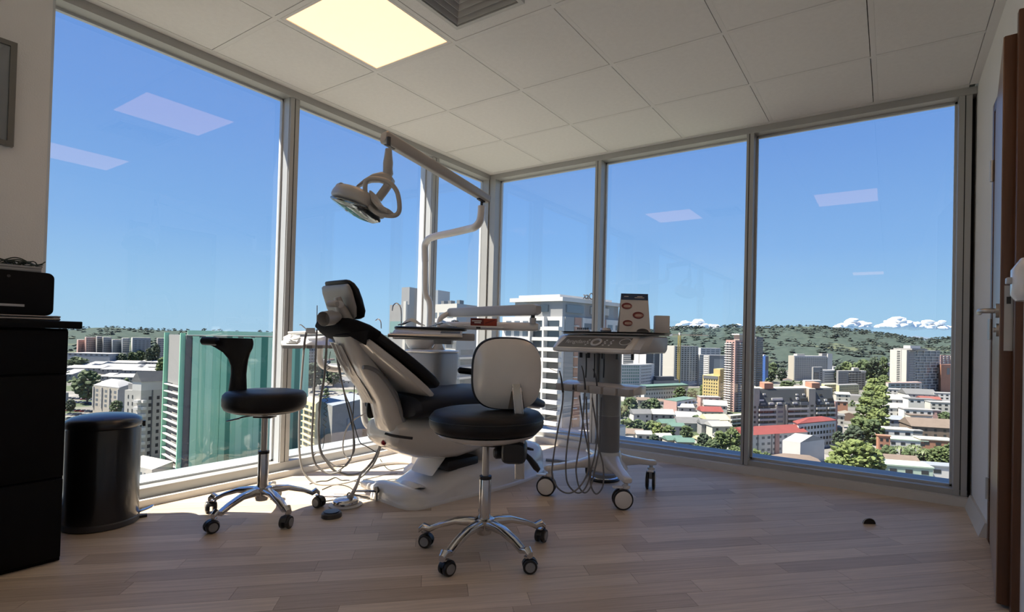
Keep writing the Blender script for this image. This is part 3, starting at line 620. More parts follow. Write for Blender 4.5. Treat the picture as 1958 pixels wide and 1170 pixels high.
# back cushion and shell
dv = V3(0, -0.80, 0.60); nv = V3(0, 0.60, 0.80)
def back_ring(s, hw, t0, t1, n=26, p=3.2):     # s along the back from hip upward, thickness range along the normal
    c = V3(0, -0.285, 0.655)+dv*s
    return oring(c+nv*((t0+t1)/2), (1, 0, 0), nv, hw, (t1-t0)/2, n, p)
cs = [(-0.02, 0.21, -0.03, 0.0), (0.0, 0.250, -0.045, 0.018), (0.05, 0.262, -0.055, 0.028), (0.15, 0.262, -0.05, 0.024), (0.27, 0.250, -0.048, 0.020), (0.38, 0.225, -0.048, 0.018), (0.46, 0.195, -0.05, 0.02), (0.51, 0.172, -0.052, 0.004), (0.54, 0.150, -0.05, -0.012), (0.555, 0.115, -0.046, -0.025)]
G().loft([back_ring(*q) for q in cs]).obj('back_cushion', M_leather, CH)
cs = [(-0.045, 0.195, -0.080, -0.050), (-0.02, 0.226, -0.096, -0.045), (0.05, 0.240, -0.104, -0.04), (0.14, 0.242, -0.104, -0.04), (0.27, 0.230, -0.100, -0.04), (0.38, 0.206, -0.094, -0.04), (0.44, 0.185, -0.082, -0.04)]
G().loft([back_ring(*q, 26, 4.0) for q in cs]).obj('back_shell', M_cream, CH)
# cloth cover over the upper back, with its hanging corner
cs = [(0.42, 0.212, -0.055, 0.026), (0.47, 0.200, -0.082, 0.024), (0.52, 0.182, -0.086, 0.008), (0.555, 0.160, -0.084, -0.010), (0.575, 0.12, -0.070, -0.028)]
cv = G().loft([back_ring(*q, 26, 3.0) for q in cs]).obj('back_cover', mat('black_cloth', (0.005, 0.005, 0.007), 0.85, spec=0.2, bump=0.2, bscale=90), CH)
G().add([cl(p) for p in (PD(640, 640, 2.52), PD(704, 632, 2.50), PD(699, 660, 2.47), PD(664, 640, 2.49))]+[cl(p)+V3(0, 0.004, 0.002) for p in (PD(640, 640, 2.52), PD(704, 632, 2.50), PD(699, 660, 2.47), PD(664, 640, 2.49))], [(0, 1, 2, 3), (7, 6, 5, 4), (0, 4, 5, 1), (1, 5, 6, 2), (2, 6, 7, 3), (3, 7, 4, 0)]).obj('cover_flap', MATS['black_cloth'], cv)
# crinkled protective film on the left of the arm
g = G(); rg = random.Random(5)
cols = [(-0.715, 0.885), (-0.66, 0.79), (-0.60, 0.71), (-0.55, 0.645), (-0.50, 0.58)]
rows_ = []
for i, (y, z) in enumerate(cols):
    q = sp[1+i]; rows_.append([(-0.072+0.10*k/8+rg.uniform(-.003, .003), q[0]-q[3]*0.90-0.006*math.sin(k*1.9+i)-rg.uniform(0, .008), q[1]-q[3]*0.62+rg.uniform(-.006, .006)) for k in range(9)])
g.loft(rows_, cap=False, closed=False).obj('protective_film', mat('film', (0.62, 0.60, 0.57), 0.18, coat=0.8, bump=0.5, bscale=30), CH, sharp=180)
# headrest
hp = [(0.625, 548), (0, 0)]
hc = V3(0.0, -0.690, 1.070); hu = V3(0, -0.50, 0.866).normalized(); hn = V3(0, 0.866, 0.50).normalized()
hu = V3(0, -0.34, 0.94).normalized(); hn = V3(0, 0.94, 0.34).normalized()
rings = []
for s, hw, t0, t1 in ((-0.098, 0.095, -0.016, 0.004), (-0.090, 0.122, -0.024, 0.012), (-0.06, 0.142, -0.026, 0.017), (0.0, 0.147, -0.026, 0.016), (0.05, 0.142, -0.026, 0.014), (0.080, 0.128, -0.030, 0.008), (0.098, 0.11, -0.036, -0.002), (0.104, 0.095, -0.034, -0.014)):
    rings.append(oring(hc+hu*s+hn*((t0+t1)/2), (1, 0, 0), hn, hw, (t1-t0)/2, 24, 2.8))
hr = G().loft(rings).obj('headrest_pad', M_leather, CH)
rings = []
for s, hw, t0, t1 in ((-0.086, 0.085, -0.046, -0.026), (-0.078, 0.105, -0.050, -0.024), (-0.03, 0.130, -0.050, -0.024), (0.05, 0.132, -0.048, -0.024), (0.078, 0.124, -0.046, -0.026), (0.085, 0.112, -0.040, -0.028)):
    rings.append(oring(hc+hu*s+hn*((t0+t1)/2), (1, 0, 0), hn, hw, (t1-t0)/2, 24, 4.5))
G().loft(rings).obj('headrest_plate', mat('plate_grey', (0.36, 0.345, 0.325), 0.35), CH)
jq = clx(652, 600, 0.07); jn = (V3(0.45, -1, -0.15)).normalized()
jt = G().loft([oring(clx(x, y, 0.07), (1, 0, 0), V3(0, 0.94, 0.34), hw, hh, 18, 2.6) for x, y, hw, hh in ((664, 612, 0.030, 0.026), (656, 597, 0.032, 0.026), (648, 582, 0.026, 0.020), (645, 568, 0.018, 0.014))]).obj('headrest_joint', M_beige, CH)
G().disc_lathe([(0.026, -0.03), (0.034, 0.07), (0.035, 0.010), (0.031, 0.017), (0.0, 0.018)], clx(637, 607, 0.085), jn, 28).obj('joint_disc', M_beige, jt)
G().disc_lathe([(0.012, -0.034), (0.0155, -0.030), (0.0155, 0.028), (0.012, 0.033)], clx(637, 581, 0.115), (0.95, 0.1, 0.0), 18).obj('release_bar', M_beige, jt)
G().disc_lathe([(0.017, 0), (0.017, 0.012), (0.012, 0.015)], clx(650, 582, 0.135), (0.9, -0.4, 0), 18).obj('release_knob', M_lgrey, jt)
G().tube([hc-hu*0.1-hn*0.05, V3(0, -0.735, 0.94), V3(0, -0.70, 0.88)], 0.020, seg=12).obj('neck', M_steel, CH)
# seat and leg rest
seat = [(-0.425, 0.475, 0.560, 0.235), (-0.405, 0.464, 0.590, 0.262), (-0.34, 0.462, 0.602, 0.272), (-0.22, 0.462, 0.606, 0.275), (-0.05, 0.464, 0.602, 0.272), (0.10, 0.468, 0.598, 0.268), (0.22, 0.470, 0.603, 0.262), (0.36, 0.466, 0.592, 0.25), (0.48, 0.452, 0.560, 0.235), (0.58, 0.436, 0.525, 0.22), (0.645, 0.430, 0.502, 0.20), (0.665, 0.442, 0.485, 0.17)]
G().loft([sring(0, hw, z0, z1, y, 28, 3.0) for y, z0, z1, hw in seat]).obj('seat', M_navy, CH)
# armrest on the far side
ar = G().tube([cl(PD(880, 708, 3.30)), cl(PD(905, 711, 3.30)), cl(PD(935, 716, 3.28))], 0.020, seg=14).obj('armrest', M_leather, CH)
G().ball(cl(PD(881, 708, 3.30)), 0.0205, 2).obj('armrest_tip', M_leather, ar)
G().tube([cl(PD(930, 715, 3.28)), cl(PD(935, 735, 3.28)), cl(PD(940, 760, 3.25))], 0.012, seg=10).obj('armrest_post', M_dgrey, ar)

# ================================================================== WATER UNIT, LAMP, TRAY, HOLDER
U0 = V3(0.560, -1.300, 0)
WU = thing('water_unit', 'pale grey dental water unit box behind the chair', 'dental unit', U0)
bxr = V3(math.cos(0.15), math.sin(0.15), 0); byr = V3(-bxr.y, bxr.x, 0)
sec = [(0.20, 0.10, 0.10), (0.24, 0.12, 0.12), (0.45, 0.128, 0.125), (0.62, 0.138, 0.13), (0.775, 0.146, 0.135), (0.79, 0.140, 0.128)]
G().loft([oring(bxr*0.03+V3(0, 0, z), bxr, byr, a, b, 28, 5.0) for z, a, b in sec]).obj('housing', M_lgrey, WU)
G().loft([oring(bxr*0.03+V3(0, 0, z), bxr, byr, a, b, 28, 5.0) for z, a, b in ((0.792, 0.146, 0.134), (0.80, 0.150, 0.138), (0.806, 0.145, 0.132), (0.812, 0.10, 0.09))]).obj('lid', M_white, WU)
G().loft([oring(V3(0, 0, z), bxr, byr, a, b, 24, 4.0) for z, a, b in ((0.0, 0.13, 0.12), (0.03, 0.12, 0.11), (0.06, 0.08, 0.08), (0.20, 0.07, 0.07))]).obj('foot', M_white, WU)
# bowl, cup filler and chrome spouts
bowl = G().lathe([(0.02, 0.80), (0.075, 0.815), (0.10, 0.85), (0.105, 0.875), (0.095, 0.872), (0.07, 0.835), (0.0, 0.828)], (-0.06, -0.02, 0), 28).obj('bowl', M_white, WU)
def loc(P): return off(WU, P)
D1 = depth(U0)
G().tube([loc(PD(767, 625, D1-0.1)), loc(PD(767.5, 605, D1-0.1)), loc(PD(766, 588, D1-0.1)), loc(PD(759, 580, D1-0.1)), loc(PD(752, 584, D1-0.1)), loc(PD(750, 594, D1-0.1))], 0.0042, seg=10).obj('spout', M_chrome, WU)
G().tube([loc(PD(729, 628, D1-0.15)), loc(PD(728, 615, D1-0.15)), loc(PD(723, 610, D1-0.15)), loc(PD(718, 613, D1-0.15))], 0.0032, seg=8).obj('spout', M_chrome, WU)
G().tube([loc(PD(848, 660, D1)), loc(PD(838, 664, D1)), loc(PD(831, 680, D1))], 0.03, seg=14).obj('drain_elbow', M_white, WU)
G().tube([loc(PD(697, 715, 3.2)), loc(PD(695, 735, 3.2)), loc(PD(695, 770, 3.2)), loc(PD(697, 800, 3.2)), loc(PD(705, 815, 3.2)), loc(PD(725, 821, 3.2)), loc(PD(790, 822, 3.25)), U0*0+V3(-0.03, 0, 0.33)], 0.019, seg=12).obj('support_tube', M_white, WU)
# lamp: post on the unit, arm, hanging head
lp0 = PD(820, 668, D1); lp0.z = 0.80
LA = thing('dental_lamp', 'white dental lamp hanging from a jointed arm in front of the left window', 'lamp', lp0)
def ll(P): return off(LA, P)
DJ = 3.17
p_top = PD(812, 480, D1)
G().tube([V3(0, 0, -0.005), V3(0, 0, 0.3), ll(PD(814, 560, D1)), ll(PD(813, 500, D1))], 0.0205, seg=16).obj('post', M_white, LA)
G().lathe([(0.035, -0.006), (0.035, 0.012), (0.024, 0.02)], seg=22).obj('post_collar', M_lgrey, LA)
G().tube([ll(PD(813, 500, D1)), ll(PD(812.5, 482, D1)), ll(PD(813, 468, D1-0.01)), ll(PD(819, 458, D1-0.04)), ll(PD(832, 452, D1-0.09)), ll(PD(865, 445, D1-0.2)), ll(PD(893, 438.5, D1-0.29)), ll(PD(908, 434, DJ+0.02)), ll(PD(917, 424, DJ)), ll(PD(920, 410, DJ)), ll(PD(921, 394, DJ))], 0.0225, seg=16).obj('elbow_arm', M_white, LA)
G().tube([ll(PD(921, 394, DJ)), ll(PD(921.5, 384, DJ))], 0.0075, seg=10, smooth=False).obj('pivot_pin', M_black, LA)
A1, A2 = PD(934, 382, DJ+0.02), PD(733, 261, 2.58); ax = (A2-A1).normalized(); sv = ax.cross(V3(0, 0, 1)).normalized(); uv = sv.cross(ax)
arm = G().loft([oring(ll(A1+(A2-A1)*u), sv, uv, hw, hh, 18, 4.0) for u, hw, hh in ((0.0, 0.018, 0.017), (0.01, 0.024, 0.025), (0.5, 0.026, 0.028), (0.99, 0.027, 0.031), (1.0, 0.022, 0.024))]).obj('spring_arm', M_beige, LA)
for P in (A1+ax*0.06, A2-ax*0.045): G().obox(ll(P)-uv*0.027, ax, sv, uv, 0.026, 0.009, 0.006).obj('arm_slot', M_black, arm)
HB = PD(743, 280, 2.56)
G().tube([ll(HB+V3(0, 0, 0.045)), ll(HB)], 0.010, smooth=False, seg=10).obj('drop_pin', M_dgrey, LA)
G().loft([oring(ll(PD(x, y, 2.56)), RT, FW, r1, r1, 18, 2.2) for x, y, r1 in ((743, 285, 0.015), (742.5, 300, 0.019), (742, 311, 0.023), (741.5, 322, 0.022), (742, 332, 0.024), (741, 340, 0.017))]).obj('drop_stem', M_beige, LA)
# yoke (curved) and head
G().loft([oring(ll(PD(x, y, d_)), V3(0.25, 0.25, 1).normalized(), FW, a, b, 14, 3) for x, y, d_, a, b in ((684, 357, 2.56, 0.006, 0.018), (697, 348, 2.56, 0.014, 0.022), (712, 341, 2.56, 0.021, 0.026), (728, 339, 2.56, 0.026, 0.028), (742, 343, 2.56, 0.028, 0.028), (750, 351, 2.56, 0.022, 0.026))]).obj('yoke', M_beige, LA)
G().tube([ll(PD(745, 348, 2.56)), ll(PD(738, 360, 2.55)), ll(PD(723, 380, 2.54))], 0.020, seg=14).obj('yoke_leg', M_beige, LA)
# head plane: long axis runs from upper left/back to lower right/front in the view; lens faces down
hcn = PD(688, 388, 2.50)
e1 = (PD(752, 405, 2.40)-PD(640, 375, 2.58)).normalized()          # long axis
e3 = V3(0, 0, 1); e3 = (e3-e1*e3.dot(e1)).normalized(); e2 = e3.cross(e1).normalized()   # up, and across
aw = (hcn-CAM); aw.z = 0; aw.normalize(); e3 = V3(0, 0, math.cos(0.42))+aw*math.sin(0.42); e3 = (e3-e1*e3.dot(e1)).normalized(); e2 = e3.cross(e1).normalized()
hl = ll(hcn)
def hring(u, c2, w2, z0, z1, n=20, p=3.0): return oring(hl+e1*u+e2*c2+e3*((z0+z1)/2), e2, e3, w2, (z1-z0)/2, n, p)
head = G().loft([hring(u, 0, w2, z0, z1) for u, w2, z0, z1 in ((-0.150, 0.035, -0.012, 0.020), (-0.142, 0.055, -0.022, 0.036), (-0.11, 0.075, -0.030, 0.048), (-0.05, 0.092, -0.033, 0.055), (0.02, 0.098, -0.034, 0.052), (0.07, 0.092, -0.034, 0.045), (0.10, 0.08, -0.032, 0.034), (0.112, 0.06, -0.024, 0.02))]).obj('lamp_head', M_beige, LA)
M_lens = mat('lamp_reflector', (0.22, 0.24, 0.24), 0.08, metal=0.85, var=0.5, scale=28)
lens = G().loft([hring(u, 0, w2, z0, z1, 24) for u, w2, z0, z1 in ((-0.135, 0.05, -0.034, -0.022), (-0.10, 0.078, -0.046, -0.026), (-0.03, 0.096, -0.056, -0.028), (0.04, 0.096, -0.056, -0.028), (0.095, 0.075, -0.046, -0.026), (0.108, 0.05, -0.034, -0.022))]).obj('lens', M_lens, LA)
rg = random.Random(11)
for k in range(9):
    u, v = -0.055+0.0145*k, 0.045*math.sin(k*2.1)
    G().loft([oring(hl+e1*u+e2*v-e3*z, e1, e2, a, a*0.7, 10, 2) for z, a in ((0.048, 0.010), (0.0555, 0.008), (0.0565, 0.003))]).obj('facet', mat('lens_facet', (0.6, 0.62, 0.6), 0.1, metal=0.6), lens)
G().loft([hring(u, 0, w2, z0, z1) for u, w2, z0, z1 in ((-0.152, 0.04, 0.0, 0.03), (-0.13, 0.06, 0.012, 0.052), (-0.105, 0.066, 0.028, 0.058), (-0.09, 0.05, 0.04, 0.056))]).obj('end_cap', M_lgrey, LA)
# grab handle ring at the near end
hp_ = []
for k in range(25):
    a = 2*PI*k/24; c_, s_ = math.cos(a), math.sin(a)
    hp_.append(ll(PD(731+32*math.copysign(abs(c_)**0.75, c_)-7*s_, 377-35*math.copysign(abs(s_)**0.75, s_)+6*c_, 2.42)))
G().tube(hp_+[hp_[1]], 0.0105, seg=10, n=2).obj('grab_handle', M_beige, LA)
G().loft([oring(ll(PD(x, y, d_)), e2, e3, a, b, 12, 3) for x, y, d_, a, b in ((714, 372, 2.44, 0.03, 0.008), (722, 390, 2.44, 0.045, 0.012), (733, 402, 2.43, 0.05, 0.012), (748, 408, 2.42, 0.03, 0.010))]).obj('handle_root', M_beige, LA)
# instrument tray on its folded arm
TR = thing('instrument_tray', 'black-lined grey instrument tray on a folding white arm above the chair', 'tray', PD(835, 634, 3.25))
def tl_(P): return off(TR, P)
zt = TR.location.z
def row(z, pts, d=None): return [tl_(PZ(x, y, z)) if d is None else tl_(PD(x, y, d)) for x, y in pts]
c = tl_(PD(826, 632, 3.22)); te1 = (RT*1.0); te1.z = 0; te1.normalize(); te1 = rot2((te1.x, te1.y), 0.10); te1 = V3(te1[0], te1[1], 0); te2 = V3(-te1.y, te1.x, 0)
G().loft([oring(c+V3(0, 0, z), te1, te2, a, b, 28, 6) for z, a, b in ((0.0, 0.20, 0.14), (0.006, 0.208, 0.148), (0.016, 0.208, 0.148), (0.020, 0.20, 0.14))]).obj('tray', M_black, TR)
lip = G().prism([(0, 0), (0.0, 0.022), (0.075, 0.045), (0.075, 0.030)], c-te1*0.195-te2*0.225+V3(0, 0, -0.044), te2, (0, 0, 1), te1, 0.385).obj('front_panel', M_lgrey, TR, bevel=0.004)
G().tube([c-te1*0.215-te2*0.226+V3(0, 0, -0.035), c+te1*0.195-te2*0.226+V3(0, 0, -0.035)], 0.010, seg=12, smooth=False).obj('front_rail', M_steel, TR)
for u, w_, m_ in ((-0.13, 0.045, M_lgrey), (0.125, 0.055, M_dgrey)): G().obox(c+te1*u-te2*0.185+V3(0, 0, -0.012), te1, te2*0.957+V3(0, 0, 0.29), (0, -0.29, 0.957), w_, 0.022, 0.0035).obj('key_pad', m_, TR)
G().obox(c-te2*0.02+te1*0.02+V3(0, 0, -0.035), te1, te2, (0, 0, 1), 0.24, 0.05, 0.022).obj('under_frame', M_lgrey, TR, bevel=0.008)
G().box(-0.01, 0.10, -0.02, 0.05, -0.075, -0.02, rz=YAW).obj('tray_bracket', M_lgrey, TR, bevel=0.006)
J = PD(1027, 606, 3.05)
Q0, Q1 = PD(845, 622, 3.30), PD(1031, 625, 3.05)
ax = (Q1-Q0).normalized(); sv = ax.cross(V3(0, 0, 1)).normalized(); uv = sv.cross(ax)
G().loft([oring(tl_(Q0+(Q1-Q0)*u), sv, uv, a, b, 18, 3.0) for u, a, b in ((0, 0.018, 0.018), (0.03, 0.022, 0.024), (0.97, 0.024, 0.025), (1.0, 0.018, 0.018))]).obj('lower_arm', M_white, TR)
Q2, Q3 = PD(860, 598, 3.55), PD(1030, 592, 3.02)
ax = (Q3-Q2).normalized(); sv = ax.cross(V3(0, 0, 1)).normalized(); uv = sv.cross(ax)
ua = G().loft([oring(tl_(Q2+(Q3-Q2)*u), sv, uv, a, b, 18, 5.0) for u, a, b in ((0, 0.022, 0.024), (0.02, 0.026, 0.030), (0.97, 0.028, 0.032), (1.0, 0.022, 0.022))]).obj('upper_arm', M_lgrey, TR)
G().disc_lathe([(0.012, -0.012), (0.012, 0.014)], tl_(PD(1019, 605, 3.04)), (0, 0, 1), 14).obj('joint_pin', M_black, ua)
G().disc_lathe([(0.019, -0.02), (0.019, 0.012)], tl_(PD(1019, 612, 3.04)), (0, 0, 1), 16).obj('joint_cap', M_lgrey, ua)
G().tube([tl_(Q2), tl_(PD(842, 610, 3.5)), tl_(PD(838, 640, 3.5)), tl_(PD(836, 660, D1+0.02))], 0.018, seg=12).obj('arm_post', M_white, TR)
# things on the tray
TZ = TR.location.z+c.z+0.0205
def ontray(x, y): return PZ(x, y, TZ) 
tcw = V3(TR.location.x+c.x, TR.location.y+c.y, TZ)
def tpos(u, v): return tcw+te1*u+te2*v
t = thing('instrument_pouch', 'crumpled pale paper pouch on the left of the black tray', 'pouch', tpos(-0.118, -0.03))
g = G(); rg = random.Random(2); R_ = []
for i in range(7):
    R_.append([te1*(-0.075+0.025*i)+te2*(-0.05+0.1*k/5)+V3(0, 0, 0.002+(0.050*math.exp(-((i-3)**2)/3.0)+0.008*rg.random())*(0.4+0.6*math.sin(PI*(k+0.4)/6))) for k in range(6)])
g.loft(R_, cap=False, closed=False); 
g.obj('paper', mat('pouch_paper', (0.55, 0.55, 0.48), 0.6, bump=0.3), t, sharp=180)
t = thing('instrument_pouch', 'clear blue sterilisation pouch in the middle of the black tray', 'pouch', tpos(0.075, -0.05))
g = G(); R_ = []
for i in range(9):
    R_.append([te1*(-0.085+0.020*i)+te2*(-0.06+0.12*k/5)+V3(0, 0, 0.002+(0.036*math.exp(-((i-4)**2)/5.0)+0.006*rg.random())*(0.4+0.6*math.sin(PI*(k+0.4)/6))) for k in range(6)])
g.loft(R_, cap=False, closed=False).obj('film', mat('pouch_blue', (0.35, 0.44, 0.46), 0.25, bump=0.3, coat=0.5), t, sharp=180)
t = thing('striped_jar', 'small black and silver striped jar on the tray', 'jar', tpos(0.13, 0.09))
G().lathe([(0.0, 0.0), (0.020, 0.001), (0.021, 0.046), (0.017, 0.048), (0.0, 0.046)], seg=24).obj('jar', M_chrome, t)
for k in range(10): G().box(0.0195, 0.0225, -0.003, 0.003, 0.003, 0.045, rz=2*PI*k/10, c=(0, 0)).obj('stripe', M_black, t)
t = thing('red_glove_box', 'small red carton with white lettering on the end of the tray arm', 'carton', PD(925, 621, 3.02)); 
g = G(); bc_ = V3(0, 0, 0); G().obox((0, 0, 0.015), te1, te2, (0, 0, 1), 0.073, 0.035, 0.020).obj('carton', mat('carton_red', (0.33, 0.045, 0.018), 0.5, var=0.15), t, bevel=0.001)
G().obox(te1*-0.036-te2*0.0355+V3(0, 0, 0.017), te1, te2, (0, 0, 1), 0.036, 0.0006, 0.018).obj('dark_panel', mat('carton_dark', (0.13, 0.012, 0.012), 0.5), t)
for k, (u0, u1) in enumerate(((-0.066, -0.012), (-0.052, -0.016))):
    G().obox(te1*(u0+u1)/2-te2*0.0362+V3(0, 0, 0.020-0.010*k), te1, te2, (0, 0, 1), (u1-u0)/2, 0.0004, 0.0026).obj('lettering', M_white, t)
G().obox(te1*0.036-te2*0.0357+V3(0, 0, 0.018), te1*0.9+V3(0, 0, 0.35), te2, (-0.3, 0, 0.9), 0.030, 0.0005, 0.0022).obj('fold', mat('carton_dark', (0.13, 0.012, 0.012), 0.5), t)
t = thing('tray_shelf', 'thin white shelf plate under the red carton', 'shelf', PD(925, 623, 3.02))
G().obox((0, 0, -0.0035), te1, te2, (0, 0, 1), 0.11, 0.045, 0.003).obj('plate', M_white, t, bevel=0.002)
G().obox(te1*-0.03+V3(0, 0, -0.012), te1, te2, (0, 0, 1), 0.012, 0.02, 0.005).obj('bracket', M_dgrey, t)

# ---- assistant holder with hanging hoses (left of the headrest)
DH = 3.05
AH = thing('assistant_holder', 'white assistant instrument holder with keypad and hanging hoses left of the headrest', 'instrument holder', PD(595, 660, DH))
def al(P): return off(AH, P)
hx = RT.copy(); hx.z = 0; hx.normalize(); hy = V3(-hx.y, hx.x, 0); k_ = DH/F_PX
# sloped top plate
def hpt(x, y, dd=0.0): return al(PD(x, y, DH+dd))
plate = [(536, 661), (536, 655), (539, 647), (546, 641), (556, 637), (650, 637), (650, 661)]
G().loft([[hpt(x, y, -0.10) if y > 645 else hpt(x, y, 0.06) for x, y in ((538, 660), (537, 654), (542, 644), (552, 639), (650, 639), (650, 660))], [hpt(x, y+6, -0.10) if y > 645 else hpt(x, y+8, 0.06) for x, y in ((538, 660), (537, 654), (542, 644), (552, 639), (650, 639), (650, 660))]]).obj('holder_body', M_white, AH, bevel=0.004)
G().tube([hpt(552, 637, 0.05), hpt(600, 635.5, 0.05), hpt(648, 635, 0.05)], 0.010, seg=10).obj('rear_rail', M_white, AH)
for x0, x1 in ((541, 576), (587, 597), (607, 617), (629, 638)):
    G().loft([[hpt(x, y, -0.108) for x, y in ((x0, 660.5), (x1, 660.5), (x1, 666.5), (x0, 666.5))], [hpt(x, y, -0.085) for x, y in ((x0, 660.5), (x1, 660.5), (x1, 666.5), (x0, 666.5))]]).obj('finger', M_grey, AH)
kp = G().loft([[hpt(x, y, d_-0.004) for x, y, d_ in ((546, 656.5, -0.085), (568, 656.5, -0.085), (574, 642, 0.03), (552, 642, 0.03))], [hpt(x, y-1.0, d_-0.004) for x, y, d_ in ((546, 656.5, -0.085), (568, 656.5, -0.085), (574, 642, 0.03), (552, 642, 0.03))]]).obj('keypad', M_lgrey, AH)
g = G(); g.tube([hpt(562+8*math.cos(2*PI*k/20), 647+3.5*math.sin(2*PI*k/20)-1.6, -0.03-0.05*math.sin(2*PI*k/20)) for k in range(21)], 0.0055, seg=8, smooth=False); g.obj('key_ring', M_white, kp)
for k in range(2): G().loft([[hpt(x, y, -0.078) for x, y in ((552, 652+2.6*k), (566, 652+2.6*k), (566, 653.6+2.6*k), (552, 653.6+2.6*k))], [hpt(x, y, -0.090) for x, y in ((552, 652+2.6*k), (566, 652+2.6*k), (566, 653.6+2.6*k), (552, 653.6+2.6*k))]]).obj('key_mark', M_white, kp)
# handpieces
hps = [((586, 636), (583, 650), (581, 668), M_hose, 0.0060), ((606, 630), (605, 648), (604, 668), M_grey, 0.0050), ((625, 644), (624.5, 652), (624, 668), M_hose, 0.0060)]
for a, b, c2, m_, r_ in hps: G().tube([hpt(*a, -0.09), hpt(*b, -0.10), hpt(*c2, -0.11)], r_, seg=10).obj('handpiece', m_, AH)
G().tube([hpt(606.5, 584, -0.09), hpt(606, 612, -0.09), hpt(605.5, 626, -0.09)], 0.0022, seg=8).obj('suction_tip', M_grey, AH)
G().tube([hpt(573, 621, -0.07), hpt(577, 622, -0.07), hpt(585, 629, -0.08)], 0.003, seg=8).obj('syringe_tip', M_white, AH)
G().loft([[hpt(x, y, -0.05) for x, y in ((583, 638), (604, 638), (602, 627), (586, 627))], [hpt(x, y, 0.0) for x, y in ((583, 638), (604, 638), (602, 628), (586, 628))]]).obj('cup_rest', M_lgrey, AH)
# hoses
hz = [
 ([(581, 668), (577, 720), (573, 780), (572, 850), (577, 893), (592, 917), (610, 926), (640, 926), (668, 921), (690, 912), (712, 890), (724, 865), (730, 838)], M_hosel, 0.0058, -0.11),
 ([(604, 668), (601, 740), (598, 800), (596, 850), (601, 882), (613, 897), (628, 905), (645, 903), (652, 899)], M_hose, 0.0055, -0.11),
 ([(624, 668), (620, 720), (612, 770), (609, 820), (613, 862), (627, 885), (640, 900), (655, 905), (668, 908), (690, 904), (710, 885), (724, 860), (729, 840)], M_hose, 0.0070, -0.08),
 ([(598, 873), (604, 866), (613, 866), (622, 876), (640, 890), (655, 892), (664, 888), (674, 868), (676, 845), (674, 800), (668, 775), (660, 755), (652, 725), (645, 690), (643, 668)], M_hose, 0.0042, -0.06),
 ([(645, 668), (652, 720), (660, 760), (670, 800), (676, 830), (678, 850), (675, 868), (660, 890), (646, 901)], M_cable, 0.0036, -0.05),
 ([(678, 720), (677, 760), (675, 800), (678, 815), (688, 845), (700, 853), (720, 865)], M_cable, 0.0026, 0.02),
 ([(715, 778), (700, 790), (680, 800), (665, 815), (657, 840), (656, 860), (660, 872), (672, 880)], M_hosel, 0.0040, 0.05),
]
for pts, m_, r_, dd in hz: G().tube([hpt(x, y, dd) for x, y in pts], r_, seg=8, n=5).obj('hose', m_, AH)
# coiled cord
pts = []
for k in range(64):
    u = k/63; pts.append((629-9*u+3.2*math.sin(k*1.25), 690+130*u))
pts = [(632, 672)]+pts+[(620, 840), (617, 858)]
G().tube([hpt(x, y, 0.03) for x, y in pts], 0.0018, seg=6, n=2).obj('coiled_cord', M_cable, AH)
# carrying arm
G().tube([hpt(612, 664, 0.06), hpt(611, 682, 0.08), hpt(616, 697, 0.10), hpt(632, 704, 0.14), hpt(665, 706, 0.20), hpt(688, 708, 0.17), hpt(697, 715, 0.15)], 0.020, seg=14).obj('carrier_tube', M_white, AH)

# ================================================================== CART
CT = thing('delivery_cart', 'white mobile dental delivery cart with keypad head and four hoses beside the chair', 'dental cart', (1.735, -0.965, 0))
def ctl(P): return off(CT, P)
PLh, PRh = PD(1050, 668, 3.20), PD(1211, 676.5, 2.84)
ce1 = (PRh-PLh); ce1.z = 0; cw = ce1.length; ce1.normalize(); ce2 = V3(-ce1.y, ce1.x, 0)
if ce2.dot(FW) < 0: ce2 = -ce2
zc = CAM.z
h0 = ctl(PLh); h0.z = 0
def hp3(u, v, z): return h0+ce1*u+ce2*v+V3(0, 0, z)
prof = [(0.012, 0.828), (0.0, 0.836), (0.0, 0.852), (0.085, 0.924), (0.11, 0.932), (0.34, 0.934), (0.355, 0.92), (0.345, 0.85), (0.32, 0.832)]
def hsec(u, ins=0.0): 
    m = (0.17, 0.88); return [hp3(u, m[0]+(v-m[0])*(1-ins), m[1]+(z-m[1])*(1-ins*0.6)) for v, z in prof]
G().loft([hsec(0.0, 0.35), hsec(0.006, 0.18), hsec(0.022, 0.05), hsec(0.05, 0.0), hsec(cw-0.05, 0.0), hsec(cw-0.02, 0.06), hsec(cw-0.004, 0.22), hsec(cw, 0.4)]).obj('head', M_cream, CT, sharp=30)
G().loft([hsec(cw-0.015, 0.12), hsec(cw+0.03, 0.10), hsec(cw+0.055, 0.35)]).obj('head_end', M_lgrey, CT)
sl = V3(0, 0, 0)+ce2*0.085+V3(0, 0, 0.072); sl.normalize(); sn = ce1.cross(sl); sn.normalize()
if sn.z < 0: sn = -sn
def lab(u, s, lift=0.0015): return hp3(u, 0.0, 0.852)+sl*s+sn*lift
kp = G().loft([[lab(u, s, 0.0004) for u, s in ((0.055, 0.010), (cw-0.055, 0.010), (cw-0.045, 0.098), (0.075, 0.098))], [lab(u, s, 0.002) for u, s in ((0.055, 0.010), (cw-0.055, 0.010), (cw-0.045, 0.098), (0.075, 0.098))]]).obj('key_panel', mat('panel_grey', (0.13, 0.127, 0.12), 0.4), CT)
